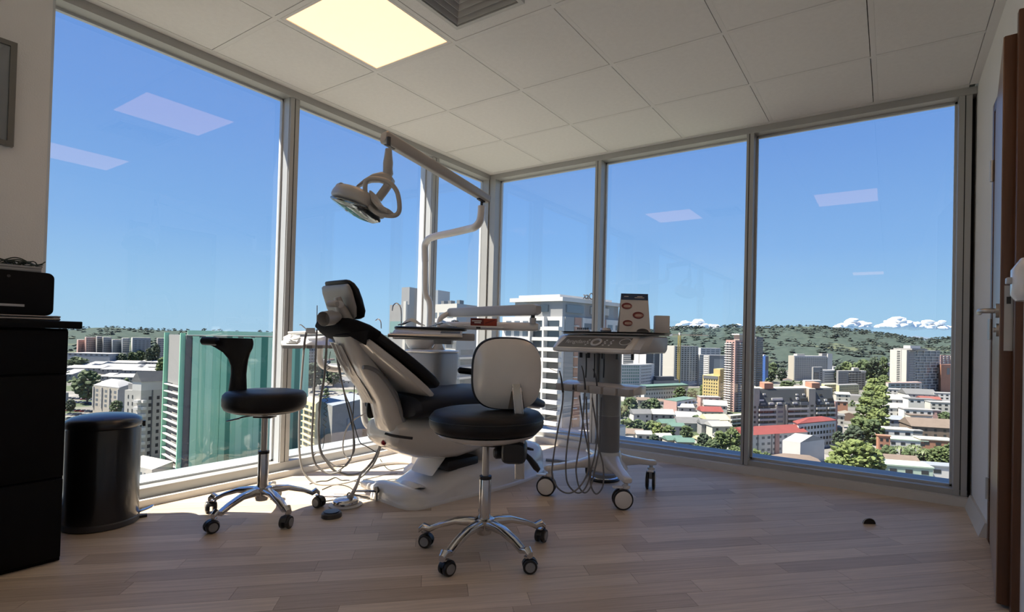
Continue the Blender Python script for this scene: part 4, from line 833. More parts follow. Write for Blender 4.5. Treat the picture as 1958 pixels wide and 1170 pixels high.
# lettering and key symbols
me = text_mesh('fengdan', 0.046, 0.0004, M_lgrey, 'lettering')
o = bpy.data.objects.new('lettering', me); COL.objects.link(o); o.parent = kp
o.matrix_local = Matrix.Translation(lab(0.095, 0.042, 0.0026)) @ Matrix((ce1.to_tuple(), sl.to_tuple(), sn.to_tuple())).transposed().to_4x4()
G().tube([lab(cw*0.545+0.030*math.cos(2*PI*k/28), 0.052+0.026*math.sin(2*PI*k/28), 0.003) for k in range(29)], 0.0075, seg=8, smooth=False).obj('key_ring', M_lgrey, kp)
G().tube([lab(cw*0.865+0.034*math.cos(2*PI*k/28), 0.062+0.026*math.sin(2*PI*k/28), 0.003) for k in range(29)], 0.0026, seg=8, smooth=False).obj('key_ring', M_lgrey, kp)
for u in (0.44, 0.645, 0.715):
    for k in range(4): G().obox(lab(cw*u+0.004*((k % 2)*2-1), 0.030+0.014*k, 0.0028), ce1, sl, sn, 0.0055, 0.0045, 0.0006).obj('key_symbol', M_lgrey, kp)
G().loft([[hp3(u, v, 0.9345) for u, v in ((0.05, 0.07), (cw+0.02, 0.07), (cw+0.03, 0.36), (0.06, 0.36))], [hp3(u, v, 0.942) for u, v in ((0.045, 0.065), (cw+0.025, 0.065), (cw+0.035, 0.365), (0.055, 0.365))]]).obj('top_tray', M_beige, CT, bevel=0.003)
G().loft([[hp3(u, v, 0.9425) for u, v in ((0.055, 0.075), (cw+0.03, 0.075), (cw+0.035, 0.355), (0.065, 0.355))], [hp3(u, v, 0.950) for u, v in ((0.035, 0.062), (cw+0.04, 0.062), (cw+0.045, 0.365), (0.045, 0.365))]]).obj('tray_mat', M_black, CT)
for u in (0.30, 0.40, 0.58, 0.76, 0.94): G().box(-0.007, 0.007, -0.006, 0.006, -0.034, 0.0).obj('valve', M_black, CT).location = hp3(cw*u*0.95, 0.10, 0.829)
# column and secondary box
G().lathe([(0.066, 0.235), (0.066, 0.452)], seg=36).obj('column_lower', M_grey, CT)
G().lathe([(0.0665, 0.4535), (0.0665, 0.83)], seg=36).obj('column_upper', mat('column_grey', (0.31, 0.31, 0.30), 0.35), CT)
G().lathe([(0.0675, 0.4525), (0.0675, 0.4555)], seg=36).obj('column_seam', M_lgrey, CT)
G().obox(hp3(0.15, 0.22, 0.73), ce1, ce2, (0, 0, 1), 0.07, 0.04, 0.10).obj('valve_box', M_lgrey, CT, bevel=0.01)
G().obox(hp3(0.20, 0.27, 0.60), ce1, ce2, (0, 0, 1), 0.02, 0.02, 0.2).obj('valve_stem', M_alu_l, CT)
# instrument holder bar with fingers
PLb, PRb = PD(1063, 742, 3.12), PD(1207, 757, 2.80)
b1 = (PRb-PLb); b1.z = 0; bw = b1.length; b1.normalize(); b2 = V3(-b1.y, b1.x, 0)
if b2.dot(FW) < 0: b2 = -b2
q0 = ctl(PLb); q0.z = 0; zb = 0.606
def bp3(u, v, z): return q0+b1*u+b2*v+V3(0, 0, z)
G().loft([[bp3(u, v, z) for v, z in ((0.03, zb+0.004), (0.03, zb+0.036), (0.10, zb+0.052), (0.16, zb+0.052), (0.16, zb+0.004))] for u in (0.0, 0.01, bw-0.01, bw)]).obj('holder_bar', M_cream, CT, bevel=0.004)
ed = [0.0, 0.09, 0.30, 0.52, 0.76, 1.0]; nb = 6
cuts = [0.0, 0.115, 0.30, 0.475, 0.65, 0.835, 1.0]
for k in range(6):
    u0, u1 = bw*cuts[k]+0.007, bw*cuts[k+1]-0.007
    G().box(u0, u1, -0.012, 0.040, zb, zb+0.040).obj('holder_finger', M_beige, CT, bevel=0.003)
    o = CT.children[-1]
for o in [c for c in CT.children if c.name.startswith('holder_finger')]:
    o.matrix_local = Matrix.Translation(q0) @ Matrix((b1.to_tuple(), b2.to_tuple(), (0, 0, 1))).transposed().to_4x4()
G().obox(bp3(bw*0.5, 0.12, zb+0.02), b1, b2, (0, 0, 1), 0.05, 0.12, 0.02).obj('holder_arm', M_beige, CT, bevel=0.006)
# base: four arms with big casters
cas = [V3(1.508, -1.258, 0), V3(1.966, -1.216, 0), V3(1.921, -0.744, 0), V3(1.475, -0.698, 0)]
G().lathe([(0.072, 0.24), (0.078, 0.225), (0.085, 0.19), (0.105, 0.165), (0.12, 0.140), (0.10, 0.125), (0.0, 0.125)], seg=36).obj('base_hub', M_white, CT)
wdirs = [(-0.75, -0.30), (-0.62, -0.45), (0.30, -0.95), (-0.3, 0.9)]
for P, wd in zip(cas, wdirs):
    c = ctl(P); d = V3(c.x, c.y, 0).normalized(); L_ = V3(c.x, c.y, 0).length; s = V3(-d.y, d.x, 0)
    G().loft([oring(d*u+V3(0, 0, z), s, (0, 0, 1), hw, hh, 16, 3.6) for u, z, hw, hh in ((0.05, 0.19, 0.055, 0.045), (0.12, 0.180, 0.042, 0.030), (0.20, 0.172, 0.034, 0.020), (L_-0.02, 0.160, 0.029, 0.0165), (L_+0.022, 0.157, 0.026, 0.015), (L_+0.030, 0.156, 0.018, 0.010))]).obj('base_arm', M_white, CT)
    ca = G().lathe([(0.012, 0.143), (0.012, 0.130), (0.022, 0.128), (0.022, 0.112), (0.014, 0.110)], (c.x, c.y, 0), 18).obj('caster', M_white, CT)
    w2 = V3(wd[0], wd[1], 0).normalized(); ax = V3(-w2.y, w2.x, 0); wc = c+w2*0.018+V3(0, 0, 0.055)
    G().obox(wc+V3(0, 0, 0.034)-w2*0.006, w2, ax, (0, 0, 1), 0.022, 0.010, 0.026).obj('caster_fork', M_lgrey, ca, bevel=0.003)
    G().obox(wc+V3(0, 0, 0.062)+w2*0.03, w2, ax, (0.0, 0, 1), 0.028, 0.020, 0.003).obj('brake_tab', M_white, ca, bevel=0.002)
    for sg in (-1, 1):
        G().disc_lathe([(0.048, 0.0), (0.054, 0.002), (0.055, 0.006), (0.055, 0.012), (0.053, 0.016), (0.045, 0.017)], wc+ax*sg*0.011, ax*sg, 32).obj('wheel', M_black, ca)
        G().disc_lathe([(0.046, 0.005), (0.046, 0.0175), (0.043, 0.0195), (0.0, 0.0200)], wc+ax*sg*0.011, ax*sg, 32).obj('wheel_cover', M_white, ca)
# hoses and handpieces
M_red = mat('dark_red_hose', (0.075, 0.03, 0.03), 0.5)
DCt = 2.98
hoses = [
 [(1077, 742), (1075, 775), (1064, 836), (1056.6, 887), (1056.6, 911), (1066, 932), (1081, 942), (1096, 940.5), (1112, 926), (1124, 900), (1126, 860), (1122, 800), (1121, 758)],
 [(1097, 742), (1092, 800), (1085, 847), (1082, 885), (1084, 920), (1096, 938), (1109, 942), (1121, 930), (1128, 905), (1125, 862), (1116, 815), (1108, 756)],
 [(1119, 742), (1113, 821), (1105, 868), (1101.5, 900), (1107, 930), (1118, 942), (1129, 931), (1137, 900), (1146, 855), (1148, 800), (1150, 760)],
 [(1141, 744), (1142, 825), (1137, 872), (1130, 900), (1130, 928), (1139, 944), (1149, 937), (1154, 921), (1153, 889), (1145, 855), (1141, 820), (1132, 760)],
]
for k, hpx in enumerate(hoses): G().tube([ctl(PD(x, y, DCt+0.02*k+(0.06*i/len(hpx)))) for i, (x, y) in enumerate(hpx)], 0.0046, seg=8, n=5).obj('hose', M_hose, CT)
for pts, rr in (([(1070, 709), (1073, 722), (1075, 738), (1076.5, 750)], 0.0058), ([(1112, 699), (1115, 710), (1118, 730), (1119, 745)], 0.0052), ([(1134, 705), (1138, 716), (1141, 732), (1141.5, 746)], 0.0052), ([(1096, 735), (1096.5, 745)], 0.0065)):
    G().tube([ctl(PD(x, y, DCt-0.01)) for x, y in pts], rr*0.55, seg=10, r1=rr*1.15).obj('handpiece', M_dgrey, CT)
G().tube([ctl(PD(x, y, DCt-0.01)) for x, y in ((1048, 701), (1053, 705), (1062, 709), (1070, 710))], 0.0014, seg=6).obj('probe_tip', M_steel, CT)
for x in (1121, 1137, 1155): G().tube([ctl(PD(x, 676, 3.1)), ctl(PD(x, 700, 3.1)), ctl(PD(x-1, 722, 3.1))], 0.004, seg=6).obj('feed_tube', M_cable, CT)
# ---- things on the cart
def ctop(u, v): return Vector(CT.location)+hp3(u, v, 0.9505)
def facing(t_): return t_
t = thing('tent_card', 'white folded advertising card with blue header on the dental cart', 'card', ctop(cw*0.80, 0.20))
ce1b = ce1
cr_ = V3(RT.x, RT.y, 0).normalized(); cb = V3(-cr_.y, cr_.x, 0)
if cb.dot(FW) < 0: cb = -cb
M_card = mat('card_white', (0.66, 0.64, 0.61), 0.6, var=0.03)
hh = 0.222; w0 = 0.088; w1 = 0.077
def cpt(u, h_, lift=0.0): return cr_*u+cb*(-0.035+0.035*h_/hh-lift)+V3(0, 0, h_)
def cquad(u0, u1, h0_, h1_, lift, th=0.0008):
    a = [cpt(u0, h0_, lift), cpt(u1, h0_, lift), cpt(u1, h1_, lift), cpt(u0, h1_, lift)]; return G().loft([a, [p+cb*-th for p in a]])
front = G().loft([[cpt(-w0, 0), cpt(w0, 0), cpt(w1, hh), cpt(-w1, hh)], [cpt(-w0, 0)+cb*0.0015, cpt(w0, 0)+cb*0.0015, cpt(w1, hh)+cb*0.0015, cpt(-w1, hh)+cb*0.0015]]).obj('front_leaf', M_card, t)
def bpt(u, h_): return cr_*u+cb*(0.060-0.058*h_/hh)+V3(0, 0, h_)
G().loft([[bpt(-w0, 0), bpt(w0+0.02, 0), bpt(w1, hh), bpt(-w1, hh)], [bpt(-w0, 0)+cb*0.0015, bpt(w0+0.02, 0)+cb*0.0015, bpt(w1, hh)+cb*0.0015, bpt(-w1, hh)+cb*0.0015]]).obj('back_leaf', M_card, t)
cquad(-w1-0.0005, w1+0.0005, hh-0.036, hh, 0.0012).obj('header_band', mat('card_blue', (0.022, 0.05, 0.11), 0.5), front)
M_pk = mat('card_pink', (0.42, 0.20, 0.17), 0.5); M_rd = mat('card_red', (0.16, 0.02, 0.02), 0.5); M_ivory = mat('tooth_ivory', (0.6, 0.5, 0.4), 0.4)
for u, h_, r_ in ((-0.045, 0.150, 0.030), (0.020, 0.098, 0.032), (-0.040, 0.052, 0.028)):
    def el(rx, rz, lift, uo=0, ho=0): return G().loft([[cpt(u+uo+rx*math.cos(2*PI*k/20), h_+ho+rz*math.sin(2*PI*k/20), lift) for k in range(20)], [cpt(u+uo+rx*math.cos(2*PI*k/20), h_+ho+rz*math.sin(2*PI*k/20), lift+0.0008) for k in range(20)]])
    pic = el(r_, r_*0.62, 0.0010).obj('picture', M_rd, front); el(r_*0.8, r_*0.36, 0.0020, 0.004, -0.002).obj('picture_detail', M_pk, pic)
    for q in range(4): G().obox(cpt(u-0.012+0.009*q, h_-0.001, 0.0036), cr_, cb, (0, 0, 1), 0.0035, 0.0005, 0.005).obj('tooth', M_ivory, pic)
for u0, u1, h_ in ((-0.06, -0.035, 0.205), (0.0, 0.055, 0.199), (0.015, 0.045, 0.206)): cquad(u0, u1, h_-0.002, h_+0.002, 0.0024).obj('header_line', M_card, front)
G().loft([[cpt(0.045+0.035*math.cos(2*PI*k/20), 0.004+0.018*abs(math.sin(2*PI*k/20)), 0.0012) for k in range(11)], [cpt(0.045+0.035*math.cos(2*PI*k/20), 0.004+0.018*abs(math.sin(2*PI*k/20)), 0.003) for k in range(11)]]).obj('dark_mark', M_dgrey, front)
t = thing('white_carton', 'small white carton standing behind the folded advertising card', 'carton', ctop(cw*0.985, 0.335))
G().obox((0, 0, 0.05), cr_, cb, (0, 0, 1), 0.042, 0.025, 0.0495).obj('box', mat('carton_white', (0.66, 0.64, 0.61), 0.6), t, bevel=0.0015)
G().obox((0, 0, 0.1005), cr_, cb, (0, 0, 1), 0.040, 0.023, 0.0006).obj('flap', M_card, t)
t = thing('bur_block', 'small black and white bur block at the left of the cart tray', 'bur block', ctop(0.13, 0.16))
G().obox((0, 0, 0.006), ce1, ce2, (0, 0, 1), 0.045, 0.015, 0.0055).obj('block', M_white, t, bevel=0.002)
for k in range(6): G().tube([ce1*(-0.036+0.0145*k)+V3(0, 0, 0.01), ce1*(-0.036+0.0145*k)+V3(0, 0, 0.024)], 0.0045, seg=8, smooth=False).obj('bur', M_black, t)
t = thing('glass_cup', 'squat translucent cup in the middle of the cart tray', 'cup', ctop(0.27, 0.20))
G().lathe([(0.0, 0.001), (0.030, 0.002), (0.036, 0.010), (0.030, 0.024), (0.027, 0.024), (0.03, 0.012), (0.0, 0.006)], seg=24).obj('cup', mat('cup_plastic', (0.45, 0.46, 0.48), 0.15, coat=0.8), t)
t = thing('black_bottle', 'small black bottle with a cap on the cart tray', 'bottle', ctop(0.40, 0.24))
G().lathe([(0.0, 0.001), (0.016, 0.002), (0.016, 0.045), (0.008, 0.055), (0.008, 0.062)], seg=18).obj('bottle', M_black, t); G().lathe([(0.0095, 0.060), (0.0095, 0.072), (0.0, 0.073)], seg=18).obj('cap', M_dgrey, t)

# ================================================================== SMALL FLOOR THINGS
p = PZ(661, 966, 0.0)
t = thing('foot_pedal', 'round chrome foot control with a grey rim on the floor by the chair base', 'foot pedal', p)
G().lathe([(0.0, 0.0), (0.082, 0.0), (0.084, 0.006), (0.078, 0.010), (0.07, 0.012)], seg=40).obj('rim', M_lgrey, t)
G().lathe([(0.066, 0.011), (0.066, 0.024), (0.062, 0.032), (0.05, 0.038), (0.02, 0.041), (0.0, 0.0415)], seg=40).obj('disc', M_chrome, t)
d = lambda P: off(t, P)
G().tube([V3(0.01, 0.02, 0.04), d(PD(676, 940, 2.80)), d(PD(683, 925, 2.84)), d(PD(690, 905, 2.9))], 0.012, seg=12, r1=0.006).obj('cord_sleeve', M_hosel, t)
G().lathe([(0.018, 0.040), (0.014, 0.052), (0.006, 0.054)], (0.01, 0.02, 0), 16).obj('cord_gland', M_hosel, t)
G().tube([V3(-0.03, 0.03, 0.035), V3(-0.03, 0.04, 0.05), V3(-0.02, 0.08, 0.03), V3(0.02, 0.14, 0.008)], 0.004, seg=8).obj('cable', M_cable, t)
p = PZ(634, 988, 0.0)
t = thing('black_puck', 'small black round foot switch on the floor left of the chrome pedal', 'foot switch', p)
G().lathe([(0.0, 0.0), (0.046, 0.0), (0.048, 0.004), (0.047, 0.020), (0.042, 0.025), (0.0, 0.027)], seg=32).obj('body', M_dgrey, t)
G().lathe([(0.036, 0.0262), (0.036, 0.029), (0.0, 0.030)], seg=32).obj('button', M_black, t)
p = PZ(1663, 1002, 0.0)
t = thing('door_stop', 'small black half-round door stop on the floor near the right window', 'door stop', p)
G().prism([(0.030*math.cos(PI*k/12), 0.027*math.sin(PI*k/12)) for k in range(13)], V3(0, 0, 0), cr_, (0, 0, 1), cb, 0.012).obj('rubber', M_black, t)
G().tube([cr_*(0.0305*math.cos(PI*k/12))+V3(0, 0, 0.0275*math.sin(PI*k/12)+0.001)+cb*0.003 for k in range(13)], 0.0022, seg=6).obj('rim', M_lgrey, t)
t = thing('foot_pedal', 'grey round foot control half under the delivery cart', 'foot pedal', PZ(1155, 916, 0.0))
G().lathe([(0.0, 0.0), (0.10, 0.0), (0.102, 0.010), (0.095, 0.016)], seg=40).obj('rubber_base', M_black, t); G().lathe([(0.094, 0.014), (0.096, 0.020), (0.088, 0.026)], seg=40).obj('ring', M_chrome, t); G().lathe([(0.088, 0.022), (0.08, 0.042), (0.05, 0.055), (0.0, 0.058)], seg=40).obj('dome', M_grey, t)
def fcable(name, label, pts, r, m, zs=None, grp=None):
    P = [PZ(x, y, r+0.0005) for x, y in pts]; base_ = P[0].copy(); base_.z = 0
    o = G().tube([q-base_ for q in P], r, seg=8, n=5).obj(name, m); o.location = base_
    tag(o, label, 'cable', grp); return o
fcable('floor_cable', 'thin black cable lying in waves on the sunlit floor left of the foot pedal', [(592, 925), (612, 920), (626, 919), (641, 913), (653, 918), (667, 918), (690, 922)], 0.0026, M_cable)
fcable('floor_cable', 'thin black cable curving on the floor just behind the chrome foot pedal', [(616, 936), (638, 927), (650, 927), (665, 930), (678, 938)], 0.0022, M_cable)
fcable('floor_cable', 'short black cable between the stool caster and the chrome foot pedal', [(606, 961), (616, 959), (630, 957), (642, 955)], 0.0026, M_cable)
fcable('floor_cable', 'long thin grey cable running toward the chair base', [(686, 926), (716, 921), (740, 918), (754, 916), (785, 914)], 0.0024, M_hose)
fcable('floor_cable', 'thin brown cable crossing the floor above the long grey cable', [(694, 917), (718, 912), (739, 907), (760, 905)], 0.0022, M_hose)
fcable('floor_hose', 'thick beige hose arching on the floor behind the chair base', [(708, 893), (731, 887), (770, 884), (800, 887), (826, 893)], 0.011, M_hosel)
fcable('floor_cable', 'thin dark cable looping on the floor toward the chair lift', [(727, 878), (735, 890), (744, 898), (757, 898), (785, 891), (800, 886), (826, 886)], 0.0026, M_cable)
fcable('floor_hose', 'dark grey hose on the floor between the chair base and the cart', [(1044, 879), (1068, 881), (1095, 884), (1118, 882)], 0.010, M_grey)

# ================================================================== CITY BELOW
GZ = -52.0
def gdepth(x, y): r = ray(x, y); return (GZ-CAM.z)/r.z
def zat(x, y, d): return PD(x, y, d).z
M_glassd = mat('dark_window', (0.030, 0.036, 0.042), 0.15, var=0.1)
M_glassm = mat('mid_window', (0.12, 0.14, 0.16), 0.2, var=0.1)
M_glassb = mat('green_window', (0.16, 0.26, 0.25), 0.2)
M_bw = mat('render_white', (0.538, 0.529, 0.504), 0.8, var=0.05, scale=0.3)
M_bo = mat('render_offwhite', (0.434, 0.421, 0.382), 0.8, var=0.05, scale=0.3)
M_bb = mat('render_beige', (0.347, 0.321, 0.269), 0.8, var=0.06, scale=0.3)
M_bg = mat('render_grey', (0.234, 0.234, 0.230), 0.8, var=0.06, scale=0.3)
M_bdg = mat('render_darkgrey', (0.104, 0.108, 0.113), 0.8, var=0.08, scale=0.3)
M_bbl = mat('render_bluegrey', (0.209, 0.234, 0.260), 0.75, var=0.06, scale=0.3)
M_by = mat('render_yellow', (0.434, 0.347, 0.147), 0.8, var=0.06, scale=0.3)
M_byl = mat('render_paleyellow', (0.477, 0.434, 0.260), 0.8, var=0.06, scale=0.3)
M_bp = mat('render_pink', (0.364, 0.234, 0.209), 0.8, var=0.06, scale=0.3)
M_bt = mat('render_terracotta', (0.347, 0.174, 0.113), 0.8, var=0.08, scale=0.3)
M_blue = mat('panel_blue', (0.035, 0.095, 0.287), 0.5)
M_rr = mat('roof_red', (0.201, 0.048, 0.041), 0.7, var=0.12, scale=0.5)
M_rw = mat('roof_white', (0.295, 0.295, 0.286), 0.6, var=0.06, scale=0.3)
M_rg = mat('roof_grey', (0.130, 0.134, 0.134), 0.7, var=0.1, scale=0.5)
M_rgr = mat('roof_green', (0.087, 0.156, 0.126), 0.65, var=0.1, scale=0.5)
M_rb = mat('roof_brown', (0.150, 0.117, 0.092), 0.8, var=0.12, scale=0.5)
M_mint = mat('wall_mint', (0.364, 0.461, 0.374), 0.8)
UNIT = {}
def unit_box(m, name):
    k = (m.name, name)
    if k not in UNIT: UNIT[k] = G().box(-0.5, 0.5, -0.5, 0.5, -0.5, 0.5).mesh(name, m)
    return UNIT[k]
class Bld:
    """building from three photo columns (left, near corner, right) with depths; z from roof line pixel"""
    def __init__(s, name, label, xs, ds, ytop, m, zbot=None, group=None, roof=None, cat='building', ycol=1, d=None):
        s.k = 1.0
        if d: s.k = d/ds[1]; ds = [q*s.k for q in ds]
        P = [PD(x, horizon(x), d) for x, d in zip(xs, ds)]
        s.P = [V3(p.x, p.y, 0) for p in P]
        s.z1 = zat(xs[ycol], ytop, ds[ycol]); s.z0 = GZ if zbot is None else zbot
        A, B, C_ = s.P; D_ = A+C_-B
        s.root = thing(name, label, cat, (B.x, B.y, s.z0), 0, group)
        o = V3(B.x, B.y, s.z0); s.o = o
        s.F = [A, B, C_, D_]
        G().loft([[q-V3(B.x, B.y, 0)+V3(0, 0, z) for q in (A, B, C_, D_)] for z in (0, s.z1-s.z0)]).obj('walls', m, s.root)
        if roof:
            G().loft([[q-V3(B.x, B.y, 0)+V3(0, 0, s.z1-s.z0+dz) for q in (A, B, C_, D_)] for dz in (0.02, 0.5)]).obj('roof', roof, s.root)
    def face(s, k):
        a, b = (s.P[0], s.P[1]) if k == 0 else (s.P[1], s.P[2])
        e = (b-a); L = e.length; e = e/L; n = V3(e.y, -e.x, 0)
        mid = (a+b)/2
        if n.dot(V3(CAM.x, CAM.y, 0)-mid) < 0: n = -n
        return a, e, L, n
    def put(s, k, u, z, w, h, m, name, proud=0.08, thick=0.3): return s._put(k, u, z*s.k, w, h*s.k, m, name, proud, thick)
    def _put(s, k, u, z, w, h, m, name, proud=0.08, thick=0.3):
        """box on face k: centre at u metres along, z metres below the roof"""
        a, e, L, n = s.face(k)
        c = a+e*u+n*(proud-thick/2)+V3(0, 0, s.z1-z)
        return inst(unit_box(m, name), name, s.root, c-s.o, math.atan2(e.y, e.x), (w, thick, h))
    def grid(s, k, u0, u1, nu, t0, fh, nf, wf, h, m=None, name='window', proud=0.06, thick=0.3, skip=None):
        nu = max(1, round(nu*s.k)) if nu > 1 else nu; nf = max(1, int(nf*s.k)) if nf > 1 else nf
        a, e, L, n = s.face(k); U0, U1 = u0*L, u1*L; cell = (U1-U0)/nu
        for j in range(nf):
            for i in range(nu):
                if skip and skip(i, j): continue
                s._put(k, U0+cell*(i+0.5), t0+fh*j, cell*wf, h, m or M_glassd, name, proud, thick)
    def bands(s, k, u0, u1, t0, fh, nf, h, m, name='balcony', proud=1.2, thick=1.3):
        a, e, L, n = s.face(k); nf = max(1, int(nf*s.k)) if nf > 1 else nf
        for j in range(nf): s._put(k, (u0+u1)/2*L, t0+fh*j, (u1-u0)*L, h, m, name, proud, thick)
    def cols(s, k, us, w, t0, t1, m, name='pier', proud=0.5, thick=0.6):
        a, e, L, n = s.face(k)
        for u in us: s.put(k, u*L, (t0+t1)/2, w, t1-t0, m, name, proud, thick)
    def block(s, u0, u1, v0, v1, z0, z1, m, name):
        """box standing on the roof; u along face 0, v along face 1 (fractions)"""
        A, B, C_ = s.P; q = [B+(A-B)*(1-u)+(C_-B)*v for u, v in ((u0, v0), (u1, v0), (u1, v1), (u0, v1))]
        return G().loft([[p-V3(s.o.x, s.o.y, 0)+V3(0, 0, s.z1-s.z0+z*s.k) for p in q] for z in (z0, z1)]).obj(name, m, s.root)
def gable(name, label, x0, x1, yeave, ybase, wallm, roofm, dep=None, rise=0.28, deep=None, turn=0.0, group=None, hip=0.0, cat='house'):
    """small house: front edge from x0 to x1 in the photo, standing on the ground"""
    xm = (x0+x1)/2; d = dep or gdepth(xm, ybase); Pm = PD(xm, horizon(xm), d)
    W = (x1-x0)*d/F_PX; zt = zat(xm, yeave, d); hgt = max(zt-GZ, 2.5); D = deep or W*0.8
    t = thing(name, label, cat, (Pm.x, Pm.y, GZ), YAW+turn, group)
    G().box(-W/2, W/2, 0, D, 0, hgt).obj('walls', wallm, t)
    ov = 0.5; R = rise*D; g = G()
    a = hip*W
    v = [(-W/2-ov, -ov, hgt+0.05), (W/2+ov, -ov, hgt+0.05), (W/2+ov, D+ov, hgt+0.05), (-W/2-ov, D+ov, hgt+0.05), (-W/2-ov+a, D/2, hgt+R), (W/2+ov-a, D/2, hgt+R)]
    g.add(v, [(0, 1, 5, 4), (2, 3, 4, 5), (1, 2, 5), (3, 0, 4), (3, 2, 1, 0)]); g.obj('roof', roofm, t)
    n = max(2, int(W/4)); nf = max(1, int(hgt/3.2))
    me = unit_box(M_glassd, 'window')
    for j in range(min(nf, 3)):
        for i in range(min(n, 7)): inst(me, 'window', t, (-W/2+W*(i+0.5)/min(n, 7), -0.02, hgt-1.6-2.9*j), 0, (1.3, 0.12, 1.3))
    return t
def flat(name, label, x0, x1, ytop, ybase, wallm, roofm, deep=None, turn=0.0, group=None, rows=1, cat='house', dep=None):
    xm = (x0+x1)/2; d = dep or gdepth(xm, ybase); Pm = PD(xm, horizon(xm), d); W = (x1-x0)*d/F_PX; hgt = max(zat(xm, ytop, d)-GZ, 3.0); D = deep or W*0.6
    t = thing(name, label, cat, (Pm.x, Pm.y, GZ), YAW+turn, group)
    G().box(-W/2, W/2, 0, D, 0, hgt).obj('walls', wallm, t); G().box(-W/2-0.3, W/2+0.3, -0.3, D+0.3, hgt+0.02, hgt+0.5).obj('roof', roofm, t)
    me = unit_box(M_glassd, 'window'); n = min(8, max(2, int(W/4)))
    for j in range(rows):
        for i in range(n): inst(me, 'window', t, (-W/2+W*(i+0.5)/n, -0.02, hgt-1.7-3.0*j), 0, (W/n*0.45, 0.12, 1.4))
    return t
# ---- ground and hills
def ground_mat():
    m = bpy.data.materials.new('city_ground'); m.use_nodes = True; n = m.node_tree.nodes; l = m.node_tree.links; p = n['Principled BSDF']; p.inputs['Roughness'].default_value = 0.9
    t = n.new('ShaderNodeTexCoord'); v = n.new('ShaderNodeTexVoronoi'); v.inputs['Scale'].default_value = 0.055; n1 = n.new('ShaderNodeTexNoise'); n1.inputs['Scale'].default_value = 0.02; n1.inputs['Detail'].default_value = 6
    l.new(t.outputs['Object'], v.inputs['Vector']); l.new(t.outputs['Object'], n1.inputs['Vector'])
    cr = n.new('ShaderNodeValToRGB'); e = cr.color_ramp.elements; e[0].color = (0.10, 0.097, 0.09, 1); e[1].color = (0.23, 0.22, 0.20, 1); k = e.new(0.5); k.color = (0.16, 0.155, 0.14, 1)
    sp = n.new('ShaderNodeSeparateColor'); l.new(v.outputs['Color'], sp.inputs[0]); l.new(sp.outputs[0], cr.inputs[0])
    c2 = n.new('ShaderNodeValToRGB'); e = c2.color_ramp.elements; e[0].position = 0.50; e[0].color = (0, 0, 0, 1); e[1].position = 0.58; e[1].color = (1, 1, 1, 1); l.new(n1.outputs['Fac'], c2.inputs[0])
    mx = n.new('ShaderNodeMix'); mx.data_type = 'RGBA'; mx.inputs['B'].default_value = (0.05, 0.072, 0.03, 1); l.new(c2.outputs[0], mx.inputs['Factor']); l.new(cr.outputs[0], mx.inputs['A']); l.new(mx.outputs['Result'], p.inputs['Base Color'])
    return m
gnd = struct(G().box(-6000, 4000, -3000, 7000, GZ-2, GZ).obj('ground', ground_mat()))
def hill_mat():
    m = bpy.data.materials.new('forest_hill'); m.use_nodes = True; n = m.node_tree.nodes; l = m.node_tree.links; p = n['Principled BSDF']; p.inputs['Roughness'].default_value = 0.95; p.inputs['Specular IOR Level'].default_value = 0.1
    t = n.new('ShaderNodeTexCoord'); a = n.new('ShaderNodeTexNoise'); a.inputs['Scale'].default_value = 0.0035; a.inputs['Detail'].default_value = 5
    b = n.new('ShaderNodeTexNoise'); b.inputs['Scale'].default_value = 0.05; b.inputs['Detail'].default_value = 4
    l.new(t.outputs['Object'], a.inputs['Vector']); l.new(t.outputs['Object'], b.inputs['Vector'])
    c1 = n.new('ShaderNodeValToRGB'); e = c1.color_ramp.elements; e[0].position = 0.30; e[0].color = (0.034, 0.050, 0.044, 1); e[1].position = 0.72; e[1].color = (0.058, 0.080, 0.066, 1)  # forest greens muted towards grey, haze put into the colour
    l.new(b.outputs['Fac'], c1.inputs[0])
    c2 = n.new('ShaderNodeValToRGB'); e = c2.color_ramp.elements; e[0].position = 0.57; e[0].color = (0, 0, 0, 1); e[1].position = 0.62; e[1].color = (1, 1, 1, 1); l.new(a.outputs['Fac'], c2.inputs[0])
    mx = n.new('ShaderNodeMix'); mx.data_type = 'RGBA'; mx.inputs['B'].default_value = (0.085, 0.10, 0.064, 1); l.new(c2.outputs[0], mx.inputs['Factor']); l.new(c1.outputs[0], mx.inputs['A']); l.new(mx.outputs['Result'], p.inputs['Base Color'])
    return m
M_hill = hill_mat()
def interp(tab, x):
    if x <= tab[0][0]: return tab[0][1]
    for (a, b), (c, d) in zip(tab, tab[1:]):
        if x <= c: return b+(d-b)*(x-a)/(c-a)
    return tab[-1][1]
